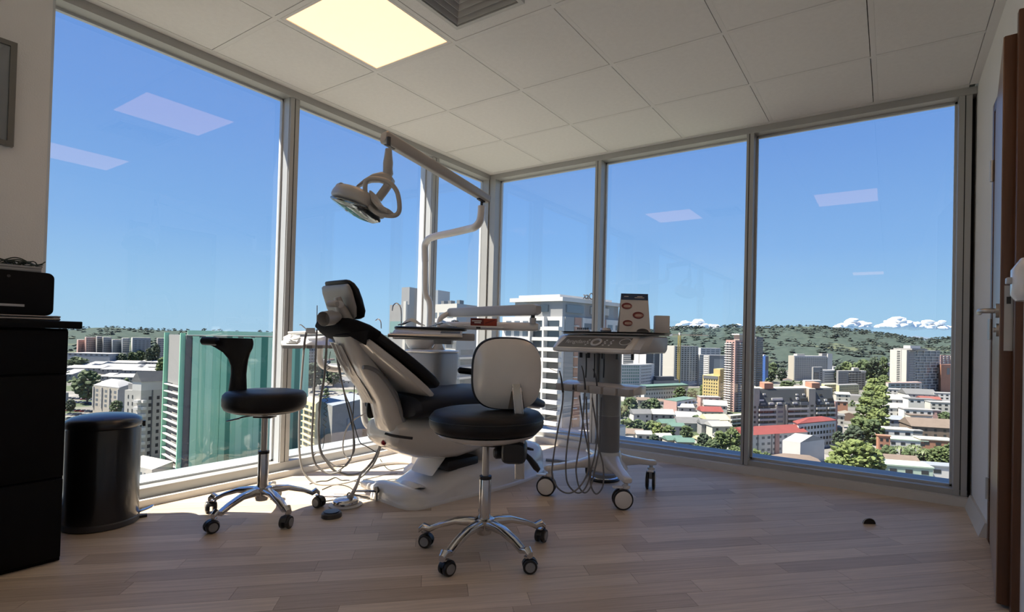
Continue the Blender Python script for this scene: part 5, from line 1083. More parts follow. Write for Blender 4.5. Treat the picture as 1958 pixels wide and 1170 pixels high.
def hills(name, label, sky, xs0, xs1, nx, d0, d1, amp, seed, m=M_hill):
    rings = []; nd = 26
    for j in range(nd+1):
        u = j/nd; d = d0+(d1-d0)*u; ring = []
        for i in range(nx+1):
            x = xs0+(xs1-xs0)*i/nx; P = PD(x, horizon(x), d); top = zat(x, interp(sky, x), d1)
            nz_ = noise.noise(V3(P.x*0.0045+seed, P.y*0.0045, 0.3))
            s = u*u*(3-2*u); s = max(0, min(1.0, s+0.22*nz_*math.sin(PI*u)))
            z = GZ+(top-GZ)*s+amp*noise.noise(V3(P.x*0.02, P.y*0.02, seed))*min(1, 4*u)*(0.4+0.6*(1-u))
            z += amp*0.35*noise.noise(V3(P.x*0.09, P.y*0.09, seed+4))
            ring.append((P.x, P.y, z))
        rings.append(ring)
    last = [(PD(xs0+(xs1-xs0)*i/nx, horizon(xs0+(xs1-xs0)*i/nx), d1+500).x, PD(xs0+(xs1-xs0)*i/nx, horizon(xs0+(xs1-xs0)*i/nx), d1+500).y, GZ) for i in range(nx+1)]
    rings.append(last)
    o = G().loft(rings, cap=False, closed=False).obj(name, m, sharp=180); struct(o); o['label'] = label; return rings
SKY_R = [(1050, 640), (1150, 637), (1185, 636), (1250, 633), (1290, 628.5), (1330, 627.5), (1370, 628.5), (1395, 627), (1405, 625), (1418, 629), (1450, 628.5), (1500, 627), (1525, 626), (1575, 627), (1590, 631), (1600, 630), (1640, 634), (1690, 640), (1740, 648), (1775, 651), (1810, 648), (1850, 646), (2000, 645)]
rR = hills('hillside', 'wooded green hills behind the city on the right', SKY_R, 1040, 2100, 150, 1050, 2600, 9, 1.7)
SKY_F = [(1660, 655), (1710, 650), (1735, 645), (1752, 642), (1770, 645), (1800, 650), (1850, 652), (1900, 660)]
hills('hazy_far_hill', 'distant hill right of the wooded ridge, coloured blue for haze', SKY_F, 1650, 1900, 40, 6000, 9000, 0, 5.1, mat('hazy_far_hill', (0.10, 0.14, 0.19), 0.95))  # blue of the distance haze is put into the hill colour
SKY_L = [(-200, 630), (100, 632), (150, 630), (175, 627), (215, 626), (250, 629), (330, 632), (450, 635), (560, 638), (700, 640), (1000, 645)]
rL = hills('hillside', 'low town-covered hills behind the city on the left', SKY_L, -200, 1000, 110, 900, 2300, 5, 3.3)
# ---- trees
M_leaf = [mat('leaf_a', (0.05, 0.078, 0.028), 0.8, var=0.35, scale=0.9), mat('leaf_b', (0.075, 0.105, 0.034), 0.8, var=0.35, scale=0.9), mat('leaf_c', (0.032, 0.052, 0.028), 0.8, var=0.35, scale=0.9), mat('leaf_d', (0.12, 0.155, 0.045), 0.8, var=0.3, scale=0.9)]
M_trunk = mat('bark', (0.09, 0.07, 0.05), 0.9)
def crown(seed, n, sub, fine):
    rg = random.Random(seed); g = G()
    for k in range(n):
        a = rg.uniform(0, 2*PI); u = rg.uniform(-1, 1)**1; r = (1-abs(u)**2.2)**0.5*rg.uniform(0.35, 0.86)
        s = rg.uniform(0.12, 0.21)*fine; z = 0.5+0.42*u
        b0 = len(g.v); g.ball((r*0.46*math.cos(a), r*0.46*math.sin(a), z), s*0.55, sub, (1, 1, 0.75))
        for i in range(b0, len(g.v)):
            v = Vector(g.v[i]); q = noise.noise(v*17+V3(seed, 0, 0))*0.09; c = V3(0, 0, 0.5); g.v[i] = tuple(v+(v-c)*q*2.2)
    return g
CROWN = [[crown(s, 170, 1, 0.9).mesh('crown', m) for m in M_leaf] for s in (1, 2, 3)]
FINE = [crown(11, 620, 1, 0.50).mesh('crown', M_leaf[3]), crown(12, 620, 1, 0.50).mesh('crown', M_leaf[1])]
CONE = [G().loft([[(r*math.cos(2*PI*k/14)*(1+0.18*((k*7+j*3) % 5-2)/2), r*math.sin(2*PI*k/14)*(1+0.18*((k*5+j) % 5-2)/2), z) for k in range(14)] for j, (r, z) in enumerate(((0.10, 0.05), (0.48, 0.12), (0.30, 0.34), (0.40, 0.36), (0.20, 0.60), (0.28, 0.62), (0.10, 0.84), (0.02, 1.0)))]).mesh('crown', M_leaf[2])]
TRUNK = G().lathe([(0.055, 0), (0.035, 0.5)], seg=6).mesh('trunk', M_trunk)
def tree(label, x, w, ytop, ybase, k=0, m=0, dep=None, group='trees', cone=False, name='tree'):
    d = dep or gdepth(x, ybase); P = PD(x, horizon(x), d); W = w*d/F_PX; Ht = max(zat(x, ytop, d)-GZ, W*0.6)
    t = thing(name, label, 'tree', (P.x, P.y, GZ), (x*13.7) % 6.28, group)
    inst(CONE[0] if cone else (FINE[0 if m == 3 else 1] if w > 55 else CROWN[k % 3][m]), 'crown', t, (0, 0, Ht*0.12 if Ht > W*1.1 else 0), 0, (W, W, Ht*(0.88 if Ht > W*1.1 else 1.0)))
    inst(TRUNK, 'trunk', t, (0, 0, 0), 0, (W*0.6, W*0.6, Ht))
    return t
# one mass of small trees along the ridges
g = G(); rg = random.Random(9); t0 = 0
proto = crown(5, 7, 1, 2.0)
def stamp(P, w, h):
    b = len(g.v); a = rg.uniform(0, 6.28); c, s = math.cos(a), math.sin(a)
    g.v += [(P[0]+(x*c-y*s)*w, P[1]+(x*s+y*c)*w, P[2]+(z-0.08)*h) for x, y, z in proto.v]; g.f += [tuple(i+b for i in q) for q in proto.f]
for k in range(1500):
    i = rg.randrange(8, len(rR[0])-1); j = rg.choice([26]*9+list(range(2, 26)))
    stamp(rR[j][i], rg.uniform(16, 34), rg.uniform(9, 17))
M_rt = mat('ridge_leaf', (0.034, 0.05, 0.042), 0.9, var=0.3, scale=0.05)
o = g.obj('ridge_trees', M_rt, sharp=180); tag(o, 'mass of small dark trees covering the hills on the right', 'trees', kind='stuff')
g = G()
for k in range(260):
    i = rg.randrange(0, 75); j = rg.choice([26]*3+list(range(2, 26)))
    stamp(rL[j][i], rg.uniform(14, 26), rg.uniform(8, 15))
o = g.obj('ridge_trees', M_rt, sharp=180); tag(o, 'mass of small dark trees covering the hills on the left', 'trees', kind='stuff')
# ---- clouds
M_cloud = mat('cloud', (0.85, 0.86, 0.88), 1.0, var=0.02, scale=0.001)
def cloud(label, x0, x1, ytop, ybase, seed, n=60):
    rg = random.Random(seed); d = 14000; xm = (x0+x1)/2; c = PD(xm, ybase, d); W = (x1-x0)*d/F_PX; Hc = (ybase-ytop)*d/F_PX; g = G()
    ex = V3(RT.x, RT.y, 0)
    for k in range(n):
        u = rg.uniform(-0.5, 0.5); env = (1-(2*u)**2)**0.6; v = rg.random()**1.6*env*(0.75+0.25*math.sin(u*17+seed))
        s = Hc*rg.uniform(0.16, 0.30)*(0.5+0.6*env)
        P = ex*(u*W*0.92)+FW*rg.uniform(-0.1, 0.1)*W+V3(0, 0, Hc*0.82*v+s*0.5); b0 = len(g.v)
        g.ball(P, s, 2, (1.9, 1.9, 0.8))
        for i in range(b0, len(g.v)):
            q = Vector(g.v[i]); g.v[i] = tuple(q+(q-P)*0.5*noise.noise(q*0.012))
    o = g.obj('cloud', M_cloud, sharp=180); o.location = c; tag(o, label, 'cloud', 'low white clouds over the hills')
cloud('large white cumulus cloud behind the ridge left of the mullion', 1283, 1384, 612, 634, 1)
cloud('small white cloud behind the ridge close to the mullion', 1384, 1436, 621, 634, 2, 14)
cloud('white cloud low over the ridge, left of the three right clouds', 1598, 1668, 611, 629, 3)
cloud('brightest tall white cloud over the right end of the ridge', 1680, 1765, 606, 629, 4)
cloud('white cloud nearest to the right window jamb', 1752, 1818, 612, 630, 5, 26)

# ---- towers and blocks, left windows
b = Bld('netted_building', 'tall building under construction wrapped in green safety netting', [322, 357, 588], [205, 190, 248], 641, M_bdg)
M_net = mat('green_net', (0.27, 0.58, 0.40), 0.7, var=0.18, scale=0.25, stretch=(1, 1, 0.05)); M_netd = mat('green_net_dark', (0.05, 0.22, 0.15), 0.7, var=0.2, scale=0.3); M_netl = mat('green_net_pale', (0.38, 0.68, 0.49), 0.7, var=0.15, scale=0.25, stretch=(1, 1, 0.05))
a, e, L, n = b.face(1); hB = b.z1-b.z0
u = 2.2; k = 0; rg = random.Random(4)
while u < L-1:
    w_ = rg.uniform(2.2, 3.6); m_ = M_netd if k % 6 == 5 else (M_netl if rg.random() < 0.35 else M_net)
    b.put(1, u+w_/2, hB/2+rg.uniform(0, 0.8), w_*0.985, hB-rg.uniform(0, 0.3), m_, 'net_strip', 0.45+rg.uniform(0, 0.35), 0.2); u += w_; k += 1
b.put(1, L/2, -1.0, L, 1.6, M_netl, 'top_net', 0.6, 0.25)
a, e, L0, n = b.face(0)
for u in (0.06, 0.94): b.put(0, L0*u, hB/2, 0.7, hB+1.5, M_net, 'net_edge', 1.5, 1.5)
b.put(0, L0*0.5, 9, L0*0.8, 18, M_bg, 'bare_wall', 0.3, 0.3)
for j in range(22): b.put(0, L0*0.5, 18.6+1.9*j*1.4, L0*0.86, 0.32, M_bw, 'scaffold_deck', 1.3, 1.1)
for j in range(22): b.put(0, L0*0.62, 17.4+1.9*j*1.4+1.0, L0*0.45, 1.3, M_glassd, 'opening', 0.2, 0.2)
b = Bld('apartment_block', 'beige apartment tower with small balconies between the bin and the green net', [243, 274, 332], [214, 212, 222], 747, M_bo)
b.grid(1, 0.16, 0.96, 3, 3.2, 2.75, 9, 0.34, 1.35); b.grid(0, 0.1, 0.62, 2, 2.6, 2.75, 9, 0.22, 1.4)
b.cols(1, (0.36,), 0.35, 0, 34, M_bdg, 'pipe', 0.3, 0.3)
b.bands(1, 0.0, 0.12, 4.2, 2.75, 8, 1.1, M_bw, 'balcony', 1.6, 1.7); b.bands(0, 0.72, 1.0, 4.2, 2.75, 8, 1.1, M_bw, 'balcony', 1.2, 1.3)
g = b.block(0.45, 1.0, 0.0, 1.0, 0, 3.5, M_bw, 'attic')
A, B_, C_ = b.P
pr = [B_+(A-B_)*0.55, B_+(A-B_)*0.0, ]
G().loft([[p-V3(b.o.x, b.o.y, 0)+V3(0, 0, b.z1-b.z0+z) for p, z in ((B_+(A-B_)*0.6+(C_-B_)*v, 3.5), (B_+(A-B_)*-0.04+(C_-B_)*v, 3.5), (B_+(A-B_)*0.28+(C_-B_)*v, 7.5))] for v in (-0.02, 1.02)]).obj('gable_roof', M_rg, b.root)
b.block(0.0, 0.4, 0.1, 0.5, 0, 2.5, M_bg, 'roof_hut')
b = Bld('apartment_block', 'four-storey pale block with a broad white roof left of the beige tower', [183, 232, 258], [330, 318, 345], 743, M_bb)
b.grid(0, 0.06, 0.94, 5, 2.4, 2.9, 4, 0.5, 1.5, M_glassm); b.cols(0, (0.02, 0.35, 0.66, 0.98), 0.8, 0.3, 13, M_bo, 'pier', 0.6, 0.6)
G().loft([[q-V3(b.o.x, b.o.y, 0)+V3(0, 0, b.z1-b.z0+z) for q in b.F] for z in (0.05, 0.6)]+[[ (q+(sum(b.F, V3(0, 0, 0))/4-q)*0.55)-V3(b.o.x, b.o.y, 0)+V3(0, 0, b.z1-b.z0+3.2) for q in b.F]]).obj('roof', M_rw, b.root)
rows_ = [(148, 163, 650, M_bp), (163, 184, 645, M_bp), (184, 196, 643.5, M_bg), (196, 214, 645, M_bg), (214, 233, 650, M_bbl), (233, 249, 647, M_bbl), (252, 289, 646, M_bbl), (300, 330, 647, M_bg)]
nm = ['pinkish slab block at the left end of the far apartment row', 'mauve slab block second from the left in the far apartment row', 'narrow grey slab block third in the far apartment row', 'ribbed grey slab block fourth in the far apartment row', 'blue-grey slab block fifth in the far apartment row', 'dark blue-grey slab block sixth in the far apartment row', 'wide grey slab block with a white end wall right of the far apartment row', 'grey slab block with pale roof beside the green net, far away']
for (x0, x1, yt, m_), lb in zip(rows_, nm):
    b = Bld('slab_block', lb, [x0, x0+2.5, x1], [812, 800, 815], yt, m_, group='far apartment slabs', roof=M_bo)
    b.bands(1, 0.04, 0.96, 3, 3.0, 9, 0.5, M_bo, 'floor_band', 0.4, 0.5); b.grid(1, 0.06, 0.94, 4, 4.4, 3.0, 9, 0.55, 1.3, M_glassm)
    if x0 == 252: b.put(0, b.face(0)[2]*0.5, 10, b.face(0)[2], 20, M_bw, 'end_wall', 0.3, 0.4)
flat('long_shed', 'long low shed with pale stripes before the far apartment row', 131, 212, 676, 700, M_bbl, M_rw, deep=30, rows=1, cat='shed')
# low white-roofed houses
wr = [(128, 170, 698, 706), (172, 196, 694, 701), (205, 262, 692, 699), (268, 302, 691, 698), (128, 195, 702, 711), (192, 262, 699, 707), (198, 258, 705, 713), (240, 308, 707, 716), (128, 148, 710, 717), (128, 140, 714, 723), (216, 326, 720, 729), (196, 213, 718, 725), (262, 326, 729, 738), (270, 326, 700, 707)]
for k, (x0, x1, y0, y1) in enumerate(wr):
    gable('white_roof_house', 'long low house with a white metal roof in the left rows', x0, x1, y0+1.5, y1+3, M_bg, M_rw, rise=0.10, deep=26, turn=0.12, group='white roofed houses on the left', hip=0.06)
for (x, w_, yt, yb, m_) in ((150, 40, 681, 708, 0), (172, 54, 706, 772, 0), (236, 22, 674, 700, 2), (255, 22, 672, 698, 0), (214, 18, 676, 698, 2), (270, 20, 668, 695, 0), (288, 22, 664, 700, 2), (314, 30, 682, 722, 1), (300, 16, 655, 700, 2), (228, 26, 764, 800, 0), (140, 20, 762, 790, 2), (200, 18, 676, 700, 1)):
    tree('dark green tree among the white roofs below the left window', x, w_, yt, yb, int(x), m_, group='trees below the left window')
# car park
CARB = {}
def car_mesh(ci):
    col = [(0.6, 0.6, 0.6), (0.3, 0.31, 0.33), (0.05, 0.05, 0.06), (0.35, 0.03, 0.03), (0.06, 0.10, 0.25)][ci]; m_ = mat('car_paint_%d' % ci, [c*0.7 for c in col], 0.25, metal=0.3)
    if ci not in CARB:
        CARB[ci] = (G().loft([[(x, y, z) for x, y in ((-2.1, -0.85), (2.1, -0.85), (2.1, 0.85), (-2.1, 0.85))] for z in (0.25, 0.85)]).mesh('body', m_, bevel=0.15), G().loft([[(x, y, 0.85) for x, y in ((-1.5, -0.8), (1.1, -0.8), (1.1, 0.8), (-1.5, 0.8))], [(x, y, 1.45) for x, y in ((-1.0, -0.65), (0.5, -0.65), (0.5, 0.65), (-1.0, 0.65))]]).mesh('cabin', M_glassd, bevel=0.08))
    return CARB[ci]
rg = random.Random(6)
def car(x, y, a, lb, grp):
    P = PZ(x, y, GZ); t = thing('car', lb, 'car', P, a, grp); bo, ca = car_mesh(rg.randrange(5)); inst(bo, 'body', t, (0, 0, 0)); inst(ca, 'cabin', t, (0, 0, 0))
for r_ in range(5):
    for k in range(6): car(133+9.0*k+rg.uniform(-1, 1), (763, 770, 786, 794, 802)[r_]+0.5*k, YAW+0.5+(r_ % 2)*PI, 'small parked car in the car park below the left window', 'cars in the left car park')
for k in range(4): car(263+9*k, 896+0.6*k, YAW+0.2, 'small car parked at the foot of the beige tower', 'cars by the beige tower')
b = Bld('low_building', 'long low pale wall building at the foot of the beige tower', [240, 300, 340], [188, 180, 192], 900, M_bo, roof=M_bo); b.grid(0, 0.05, 0.95, 8, 1.8, 3, 1, 0.5, 1.4, M_glassm)
# ribbed glass vault
P0 = PZ(300, 925, GZ+8); t = thing('glass_vault', 'ribbed pale glass vault roof low behind the bin', 'canopy', (P0.x, P0.y, GZ), YAW-0.35)
for k in range(12):
    rings = [[(-24+4*k+dx, 9*math.cos(PI*q/10), 6.5*math.sin(PI*q/10)+(0.0)) for q in range(11)] for dx in (0.15, 2.0, 3.85)]
    G().loft([[(x, y, z+0.5*(1-abs(i-1))) for x, y, z in r] for i, r in enumerate(rings)], cap=False, closed=False).obj('rib', mat('vault_glass', (0.32, 0.37, 0.36), 0.3), t)
G().box(-24, 24, -9, 9, 0, 0.4).obj('plinth', M_bg, t)
# seen between the hoses
b = Bld('apartment_block', 'yellow apartment tower seen between the hanging hoses', [584, 608, 618], [200, 190, 204], 772, M_byl)
b.grid(0, 0.08, 0.95, 2, 2.0, 2.3, 9, 0.6, 1.2); b.bands(0, 0.05, 0.98, 3.0, 2.3, 9, 0.35, M_byl, 'balcony', 0.9, 1.0)
b = Bld('warehouse', 'big grey warehouse seen between the hoses and the chair', [612, 640, 705], [250, 230, 262], 778, M_bg, roof=M_bbl); b.put(1, 20, 10, 14, 6, M_bbl, 'gate', 0.3, 0.4)
b = Bld('office_block', 'grey windowed office block behind the hose holder', [578, 584, 607], [520, 510, 525], 664, M_bg); b.grid(1, 0.05, 0.95, 4, 2.5, 3.0, 6, 0.6, 1.5)
flat('yellow_shop', 'small bright yellow shop seen right of the hanging hoses', 666, 692, 815, 838, M_by, M_byl, cat='shop'); flat('brown_shed', 'brown flat shed beside the small yellow shop', 690, 722, 822, 848, M_rb, M_bt, cat='shed')
for x, w_, yt, yb, m_ in ((602, 44, 690, 748, 2), (640, 30, 700, 740, 0), (722, 24, 835, 860, 0)): tree('dark tree seen between the hanging hoses', x, w_, yt, yb, int(x), m_, group='trees behind the hoses')
for k in range(16): car(596+7.5*k, 752+1.5*(k % 5)+3*(k % 2), YAW+0.3, 'small parked car seen between the hanging hoses', 'cars behind the hoses')
for k, (x0, x1, y0, y1) in enumerate(((622, 660, 700, 712), (650, 700, 712, 724), (640, 690, 728, 740), (690, 740, 700, 715), (690, 745, 735, 750), (700, 760, 770, 790), (560, 600, 695, 705), (700, 750, 672, 684))): gable('white_roof_house', 'low house with a pale roof seen behind the chair hoses', x0, x1, y0, y1, M_bo, M_rw if k % 2 else M_rg, rise=0.15, group='houses behind the hoses')
# behind the lamp post
b = Bld('concrete_tower', 'grey concrete tower with a green glass base left of the lamp post', [744, 777, 812], [170, 165, 175], 582, M_bg); b.put(0, b.face(0)[2]*0.45, 7.0, b.face(0)[2]*0.8, 3.6, M_glassb, 'green_glazing', 0.2, 0.3); b.block(0.55, 1.0, 0.1, 0.7, 0, 5.5, M_bg, 'shaft'); b.cols(0, (0.93,), 1.2, -1, 40, M_bo, 'corner_rib', 0.5, 0.6)
b.grid(1, 0.1, 0.9, 3, 10, 3, 8, 0.5, 1.5, M_glassm)
b = Bld('apartment_block', 'pale apartment building with a grey side wall behind the instrument tray', [818, 872, 944], [168, 158, 178], 580, M_bo)
b.grid(0, 0.08, 0.92, 3, 3.4, 3.0, 11, 0.72, 1.7, M_glassm); b.bands(0, 0.05, 0.98, 5.2, 3.0, 10, 0.8, M_bw, 'balcony', 0.9, 1.0)
b.put(1, b.face(1)[2]*0.5, 12, b.face(1)[2]*0.98, 24, M_bbl, 'side_panel', 0.05, 0.3); b.grid(1, 0.05, 0.5, 1, 14.5, 3.0, 6, 0.7, 1.6, M_glassm); b.bands(1, 0.05, 0.52, 16.2, 3.0, 6, 0.6, M_bw, 'balcony', 0.8, 0.9)
for u in (0.35, 0.6, 0.9): b.block(u-0.05, u+0.05, 0.1, 0.2, 0, 1.2, M_bdg, 'roof_unit')
b.block(-0.12, 0.02, 0.2, 0.5, 0, 5, M_bbl, 'water_tank')
# white balcony tower right of the corner post
b = Bld('apartment_tower', 'large white apartment tower with balconies right of the corner post', [960, 1074, 1190], [150, 138, 158], 605, M_bw)
a, e, L, n = b.face(0); a, e, L1, n = b.face(1)
b.grid(0, 0.52, 0.98, 2, 1.9, 2.72, 11, 0.80, 1.75, M_glassd); b.grid(0, 0.04, 0.48, 3, 1.9, 2.72, 11, 0.62, 1.5, M_glassm)
b.bands(0, 0.755, 1.0, 3.15, 2.72, 11, 1.0, M_bw, 'balcony', 1.6, 1.7); b.bands(0, 0.54, 0.735, 3.2, 2.72, 11, 0.9, M_bw, 'balcony', 0.9, 1.0); b.bands(0, 0.02, 0.5, 3.2, 2.72, 11, 0.8, M_bw, 'balcony', 0.7, 0.8)
b.cols(0, (0.52, 0.745), 0.55, 0, 32, M_bw, 'pier', 1.3, 1.4)
b.put(1, L1*0.10, 16, L1*0.13, 32, M_bg, 'grey_strip', 0.3, 0.4); b.put(1, L1*0.22, 16, L1*0.10, 32, M_bt, 'brick_strip', 0.5, 0.6); b.put(1, L1*0.285, 16, L1*0.02, 32, M_bw, 'white_rib', 0.9, 1.0)
b.grid(1, 0.30, 0.48, 1, 2.2, 2.72, 11, 0.7, 1.6, M_glassm); b.bands(1, 0.30, 0.48, 3.4, 2.72, 11, 0.7, M_bw, 'balcony', 0.6, 0.7); b.put(1, L1*0.58, 16, L1*0.17, 32, M_bp, 'brick_strip', 0.6, 0.7); b.cols(1, (0.48, 0.67), 0.4, 0, 32, M_bw, 'pier', 0.9, 1.0)
for j in range(11): b.put(1, L1*0.19, 2.3+2.72*j, L1*0.05, 0.25, M_bw, 'brick_ledge', 1.0, 0.9)
b.grid(1, 0.7, 0.98, 2, 2.2, 2.72, 11, 0.6, 1.5, M_glassm)
ph = b.block(0.18, 0.97, 0.03, 0.95, 0.0, 4.0, M_bg, 'penthouse'); b.block(0.12, 1.0, 0.0, 1.0, 4.05, 5.1, M_bw, 'penthouse_roof'); b.block(0.22, 0.9, 0.05, 0.9, 5.15, 5.9, M_bw, 'roof_edge')
b.put(0, L*0.70, -2.2, 2.4, 1.9, M_glassd, 'penthouse_window', -0.30, 0.3); b.put(1, L1*0.2, -2.2, L1*0.25, 2.0, M_glassm, 'penthouse_window', -0.10, 0.4); b.put(1, L1*0.6, -2.2, L1*0.3, 2.0, M_bo, 'penthouse_panel', -0.10, 0.4)
me = text_mesh('xaO', 2.6, 0.12, M_bdg, 'roof_sign'); o = bpy.data.objects.new('roof_sign', me); COL.objects.link(o); o.parent = b.root
a, e, L1, n = b.face(1); P = a+e*(L1*0.30)+n*0.2; o.matrix_local = Matrix.Translation(V3(P.x-b.o.x, P.y-b.o.y, b.z1-b.z0+5.2)) @ Matrix((e.to_tuple(), (0, 0, 1), n.to_tuple())).transposed().to_4x4()
b2 = Bld('podium', 'white podium roof at the foot of the white balcony tower', [985, 1075, 1200], [138, 128, 148], 838, M_bw, roof=M_rw)
b = Bld('brick_tower', 'reddish tower seen between the mullion and the folded card', [1150, 1156, 1185], [205, 200, 206], 606, M_bp); b.cols(1, (0.2, 0.5, 0.75), 0.8, 0, 30, M_bw, 'pier', 0.5, 0.6); b.grid(1, 0.22, 0.95, 2, 2, 2.8, 8, 0.5, 1.4)
# ---- right windows
b = Bld('banded_block', 'white banded office block behind the cart column', [1186, 1192, 1216], [455, 450, 458], 672, M_bw, d=640); b.grid(1, 0.02, 0.98, 1, 1.8, 2.6, 7, 0.95, 1.0, M_glassm, 'window_band')
b = Bld('office_tower', 'tall office tower with white left face and dark right face', [1212, 1236, 1262], [430, 420, 440], 658, M_bw, d=590)
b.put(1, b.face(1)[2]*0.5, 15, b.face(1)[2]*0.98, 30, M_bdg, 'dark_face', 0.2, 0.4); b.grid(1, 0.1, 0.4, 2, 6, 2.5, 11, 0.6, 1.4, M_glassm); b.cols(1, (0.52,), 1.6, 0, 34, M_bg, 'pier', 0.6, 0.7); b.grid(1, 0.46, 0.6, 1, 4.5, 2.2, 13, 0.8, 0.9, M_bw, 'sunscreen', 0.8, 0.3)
b.cols(0, (0.45,), 0.5, 0, 30, M_bdg, 'joint', 0.2, 0.3); b.block(0.7, 1.1, 0.2, 0.8, 0, 2.5, M_bw, 'crown')
b = Bld('glass_office', 'white office building with green glass grid behind the cart column', [1184, 1226, 1252], [345, 352, 372], 697, M_bw, d=500)
b.grid(0, 0.05, 0.95, 6, 2.0, 2.9, 7, 0.75, 1.9, M_glassb); b.grid(1, 0.05, 0.8, 5, 2.0, 2.9, 10, 0.6, 1.1, M_glassm)
b = Bld('hall_building', 'long white institutional building with a green roof', [1228, 1234, 1318], [330, 322, 345], 742, M_bw, roof=M_rgr, d=455)
b.grid(1, 0.03, 0.97, 22, 1.6, 3, 1, 0.5, 1.5, M_glassd); b.grid(1, 0.03, 0.97, 12, 5.0, 3.9, 3, 0.32, 1.7, M_glassd)
A, B_, C_ = b.P; b.block(-0.5, 1.2, 0.01, 0.99, 0.5, 1.1, M_rgr, 'roof_top')
b = Bld('round_hall', 'grey hall with an arched gable in front of the construction tower', [1246, 1252, 1300], [405, 400, 412], 728, M_bg, roof=M_rg, d=520); b.block(0, 1, 0.1, 0.8, 0, 3, M_bdg, 'roof_light')
b = Bld('small_tower', 'small pale tower left of the construction site', [1261, 1264, 1278], [605, 600, 606], 660, M_bbl, d=760); b.grid(1, 0.1, 0.9, 2, 2.5, 2.8, 8, 0.5, 1.5, M_bw, 'panel')
b = Bld('construction_tower', 'white concrete frame tower under construction with dark openings', [1268, 1290, 1336], [400, 392, 404], 661, M_bo, d=640)
b.grid(1, 0.04, 0.98, 5, 2.2, 2.35, 17, 0.62, 1.15, M_glassd, 'opening'); b.put(0, b.face(0)[2]*0.5, 13, b.face(0)[2]*0.9, 25, M_bo, 'blank_wall', 0.2, 0.4)
b.put(1, b.face(1)[2]*0.62, 36, b.face(1)[2]*0.7, 20, mat('site_net', (0.26, 0.30, 0.34), 0.8), 'site_net', 0.5, 0.4)
b = Bld('construction_wing', 'lower wing attached right of the construction tower', [1334, 1338, 1346], [405, 402, 410], 678, M_bo, d=655); b.grid(1, 0.1, 0.95, 2, 2.2, 2.35, 16, 0.6, 1.2, M_glassd, 'opening')
# tower crane
t = thing('tower_crane', 'yellow tower crane above the construction tower', 'crane', tuple(PD(1299, horizon(1299), 622)[:2])+(GZ,))
zt = zat(1299, 641, 622)-GZ; g = G(); M_cr = mat('crane_yellow', (0.36, 0.28, 0.07), 0.6)
for sx_ in (-1, 1):
    for sy_ in (-1, 1): g.box(sx_*1.2-0.22, sx_*1.2+0.22, sy_*1.2-0.22, sy_*1.2+0.22, 0, zt)
for k in range(int(zt/2.2)): g.tube([(-1, -1, 2.2*k), (1, -1, 2.2*k+2.2)], 0.12, seg=4, smooth=False).tube([(1, -1, 2.2*k), (1, 1, 2.2*k+2.2)], 0.12, seg=4, smooth=False)
g.obj('mast', M_cr, t); cr2 = V3(RT.x, RT.y, 0)
G().obox(cr2*12+V3(0, 0, zt+0.6), cr2, (-cr2.y, cr2.x, 0), (0, 0, 1), 22, 0.6, 0.6).obj('jib', mat('crane_pale', (0.40, 0.33, 0.24), 0.6), t); G().obox(cr2*-10+V3(0, 0, zt+0.2), cr2, (-cr2.y, cr2.x, 0), (0, 0, 1), 1.5, 1, 1.2).obj('counterweight', M_bw, t); G().box(-0.9, 0.9, -0.9, 0.9, zt, zt+3.2).obj('cab', M_bw, t)
b = Bld('terraced_block', 'white terraced building behind the grey blocks', [1334, 1340, 1378], [560, 552, 560], 665, M_bw, d=800); b.grid(1, 0.03, 0.97, 3, 2.6, 2.8, 3, 0.8, 1.2, M_glassm)
b = Bld('grey_block', 'large blank grey block left of the pink tower', [1345, 1357, 1402], [440, 432, 440], 679, M_bg, d=690); b.put(1, b.face(1)[2]*0.40, 13, b.face(1)[2]*0.42, 20, M_bo, 'pale_panel', 0.2, 0.3); b.put(1, b.face(1)[2]*0.80, 13, b.face(1)[2]*0.26, 20, M_bo, 'pale_panel', 0.2, 0.3); b.grid(0, 0.1, 0.9, 1, 2, 2.6, 10, 0.9, 1.0, M_bw, 'white_band', 0.4, 0.5)
b = Bld('yellow_block', 'ochre yellow building with dark red window bays', [1345, 1376, 1396], [292, 285, 300], 719, M_by, d=440)
b.grid(0, 0.05, 0.95, 4, 3.8, 2.6, 9, 0.45, 1.2, M_glassd); b.grid(1, 0.1, 0.95, 2, 6, 2.6, 8, 0.6, 1.4, M_glassd); b.put(0, b.face(0)[2]*0.5, 1.0, b.face(0)[2]*0.9, 1.6, M_bdg, 'attic_arch', 0.3, 0.4); b.block(0.6, 1.0, 0.1, 0.6, 0, 3.6, M_by, 'stair_tower')
b = Bld('pink_tower', 'tall pink and white balcony tower left of the mullion', [1388, 1406, 1432], [262, 256, 264], 650, M_bp, d=412)
for k_ in (0, 1): b.grid(k_, 0.05, 0.95, 2, 2.0, 1.82, 19, 0.6, 0.9, M_glassd); b.bands(k_, 0.0 if k_ == 0 else 0.25, 0.72 if k_ == 0 else 1.0, 2.9, 1.82, 19, 0.62, M_bw, 'balcony', 1.3, 1.4)
b.block(0.4, 1.0, 0.3, 1.0, 0, 2.5, M_bb, 'roof_hut'); b.block(0.3, 1.1, 0.2, 1.1, 2.5, 3.1, M_bw, 'canopy')
b = Bld('dark_tower', 'slim dark blue-grey tower right of the mullion', [1436, 1446, 1459], [300, 296, 304], 644, M_bdg, d=560)
for k_ in (0, 1): b.bands(k_, 0.1, 0.95, 2.2, 2.3, 15, 0.5, M_bbl, 'balcony', 1.0, 1.1); b.grid(k_, 0.1, 0.9, 2, 3.3, 2.3, 15, 0.6, 1.1, M_glassd)
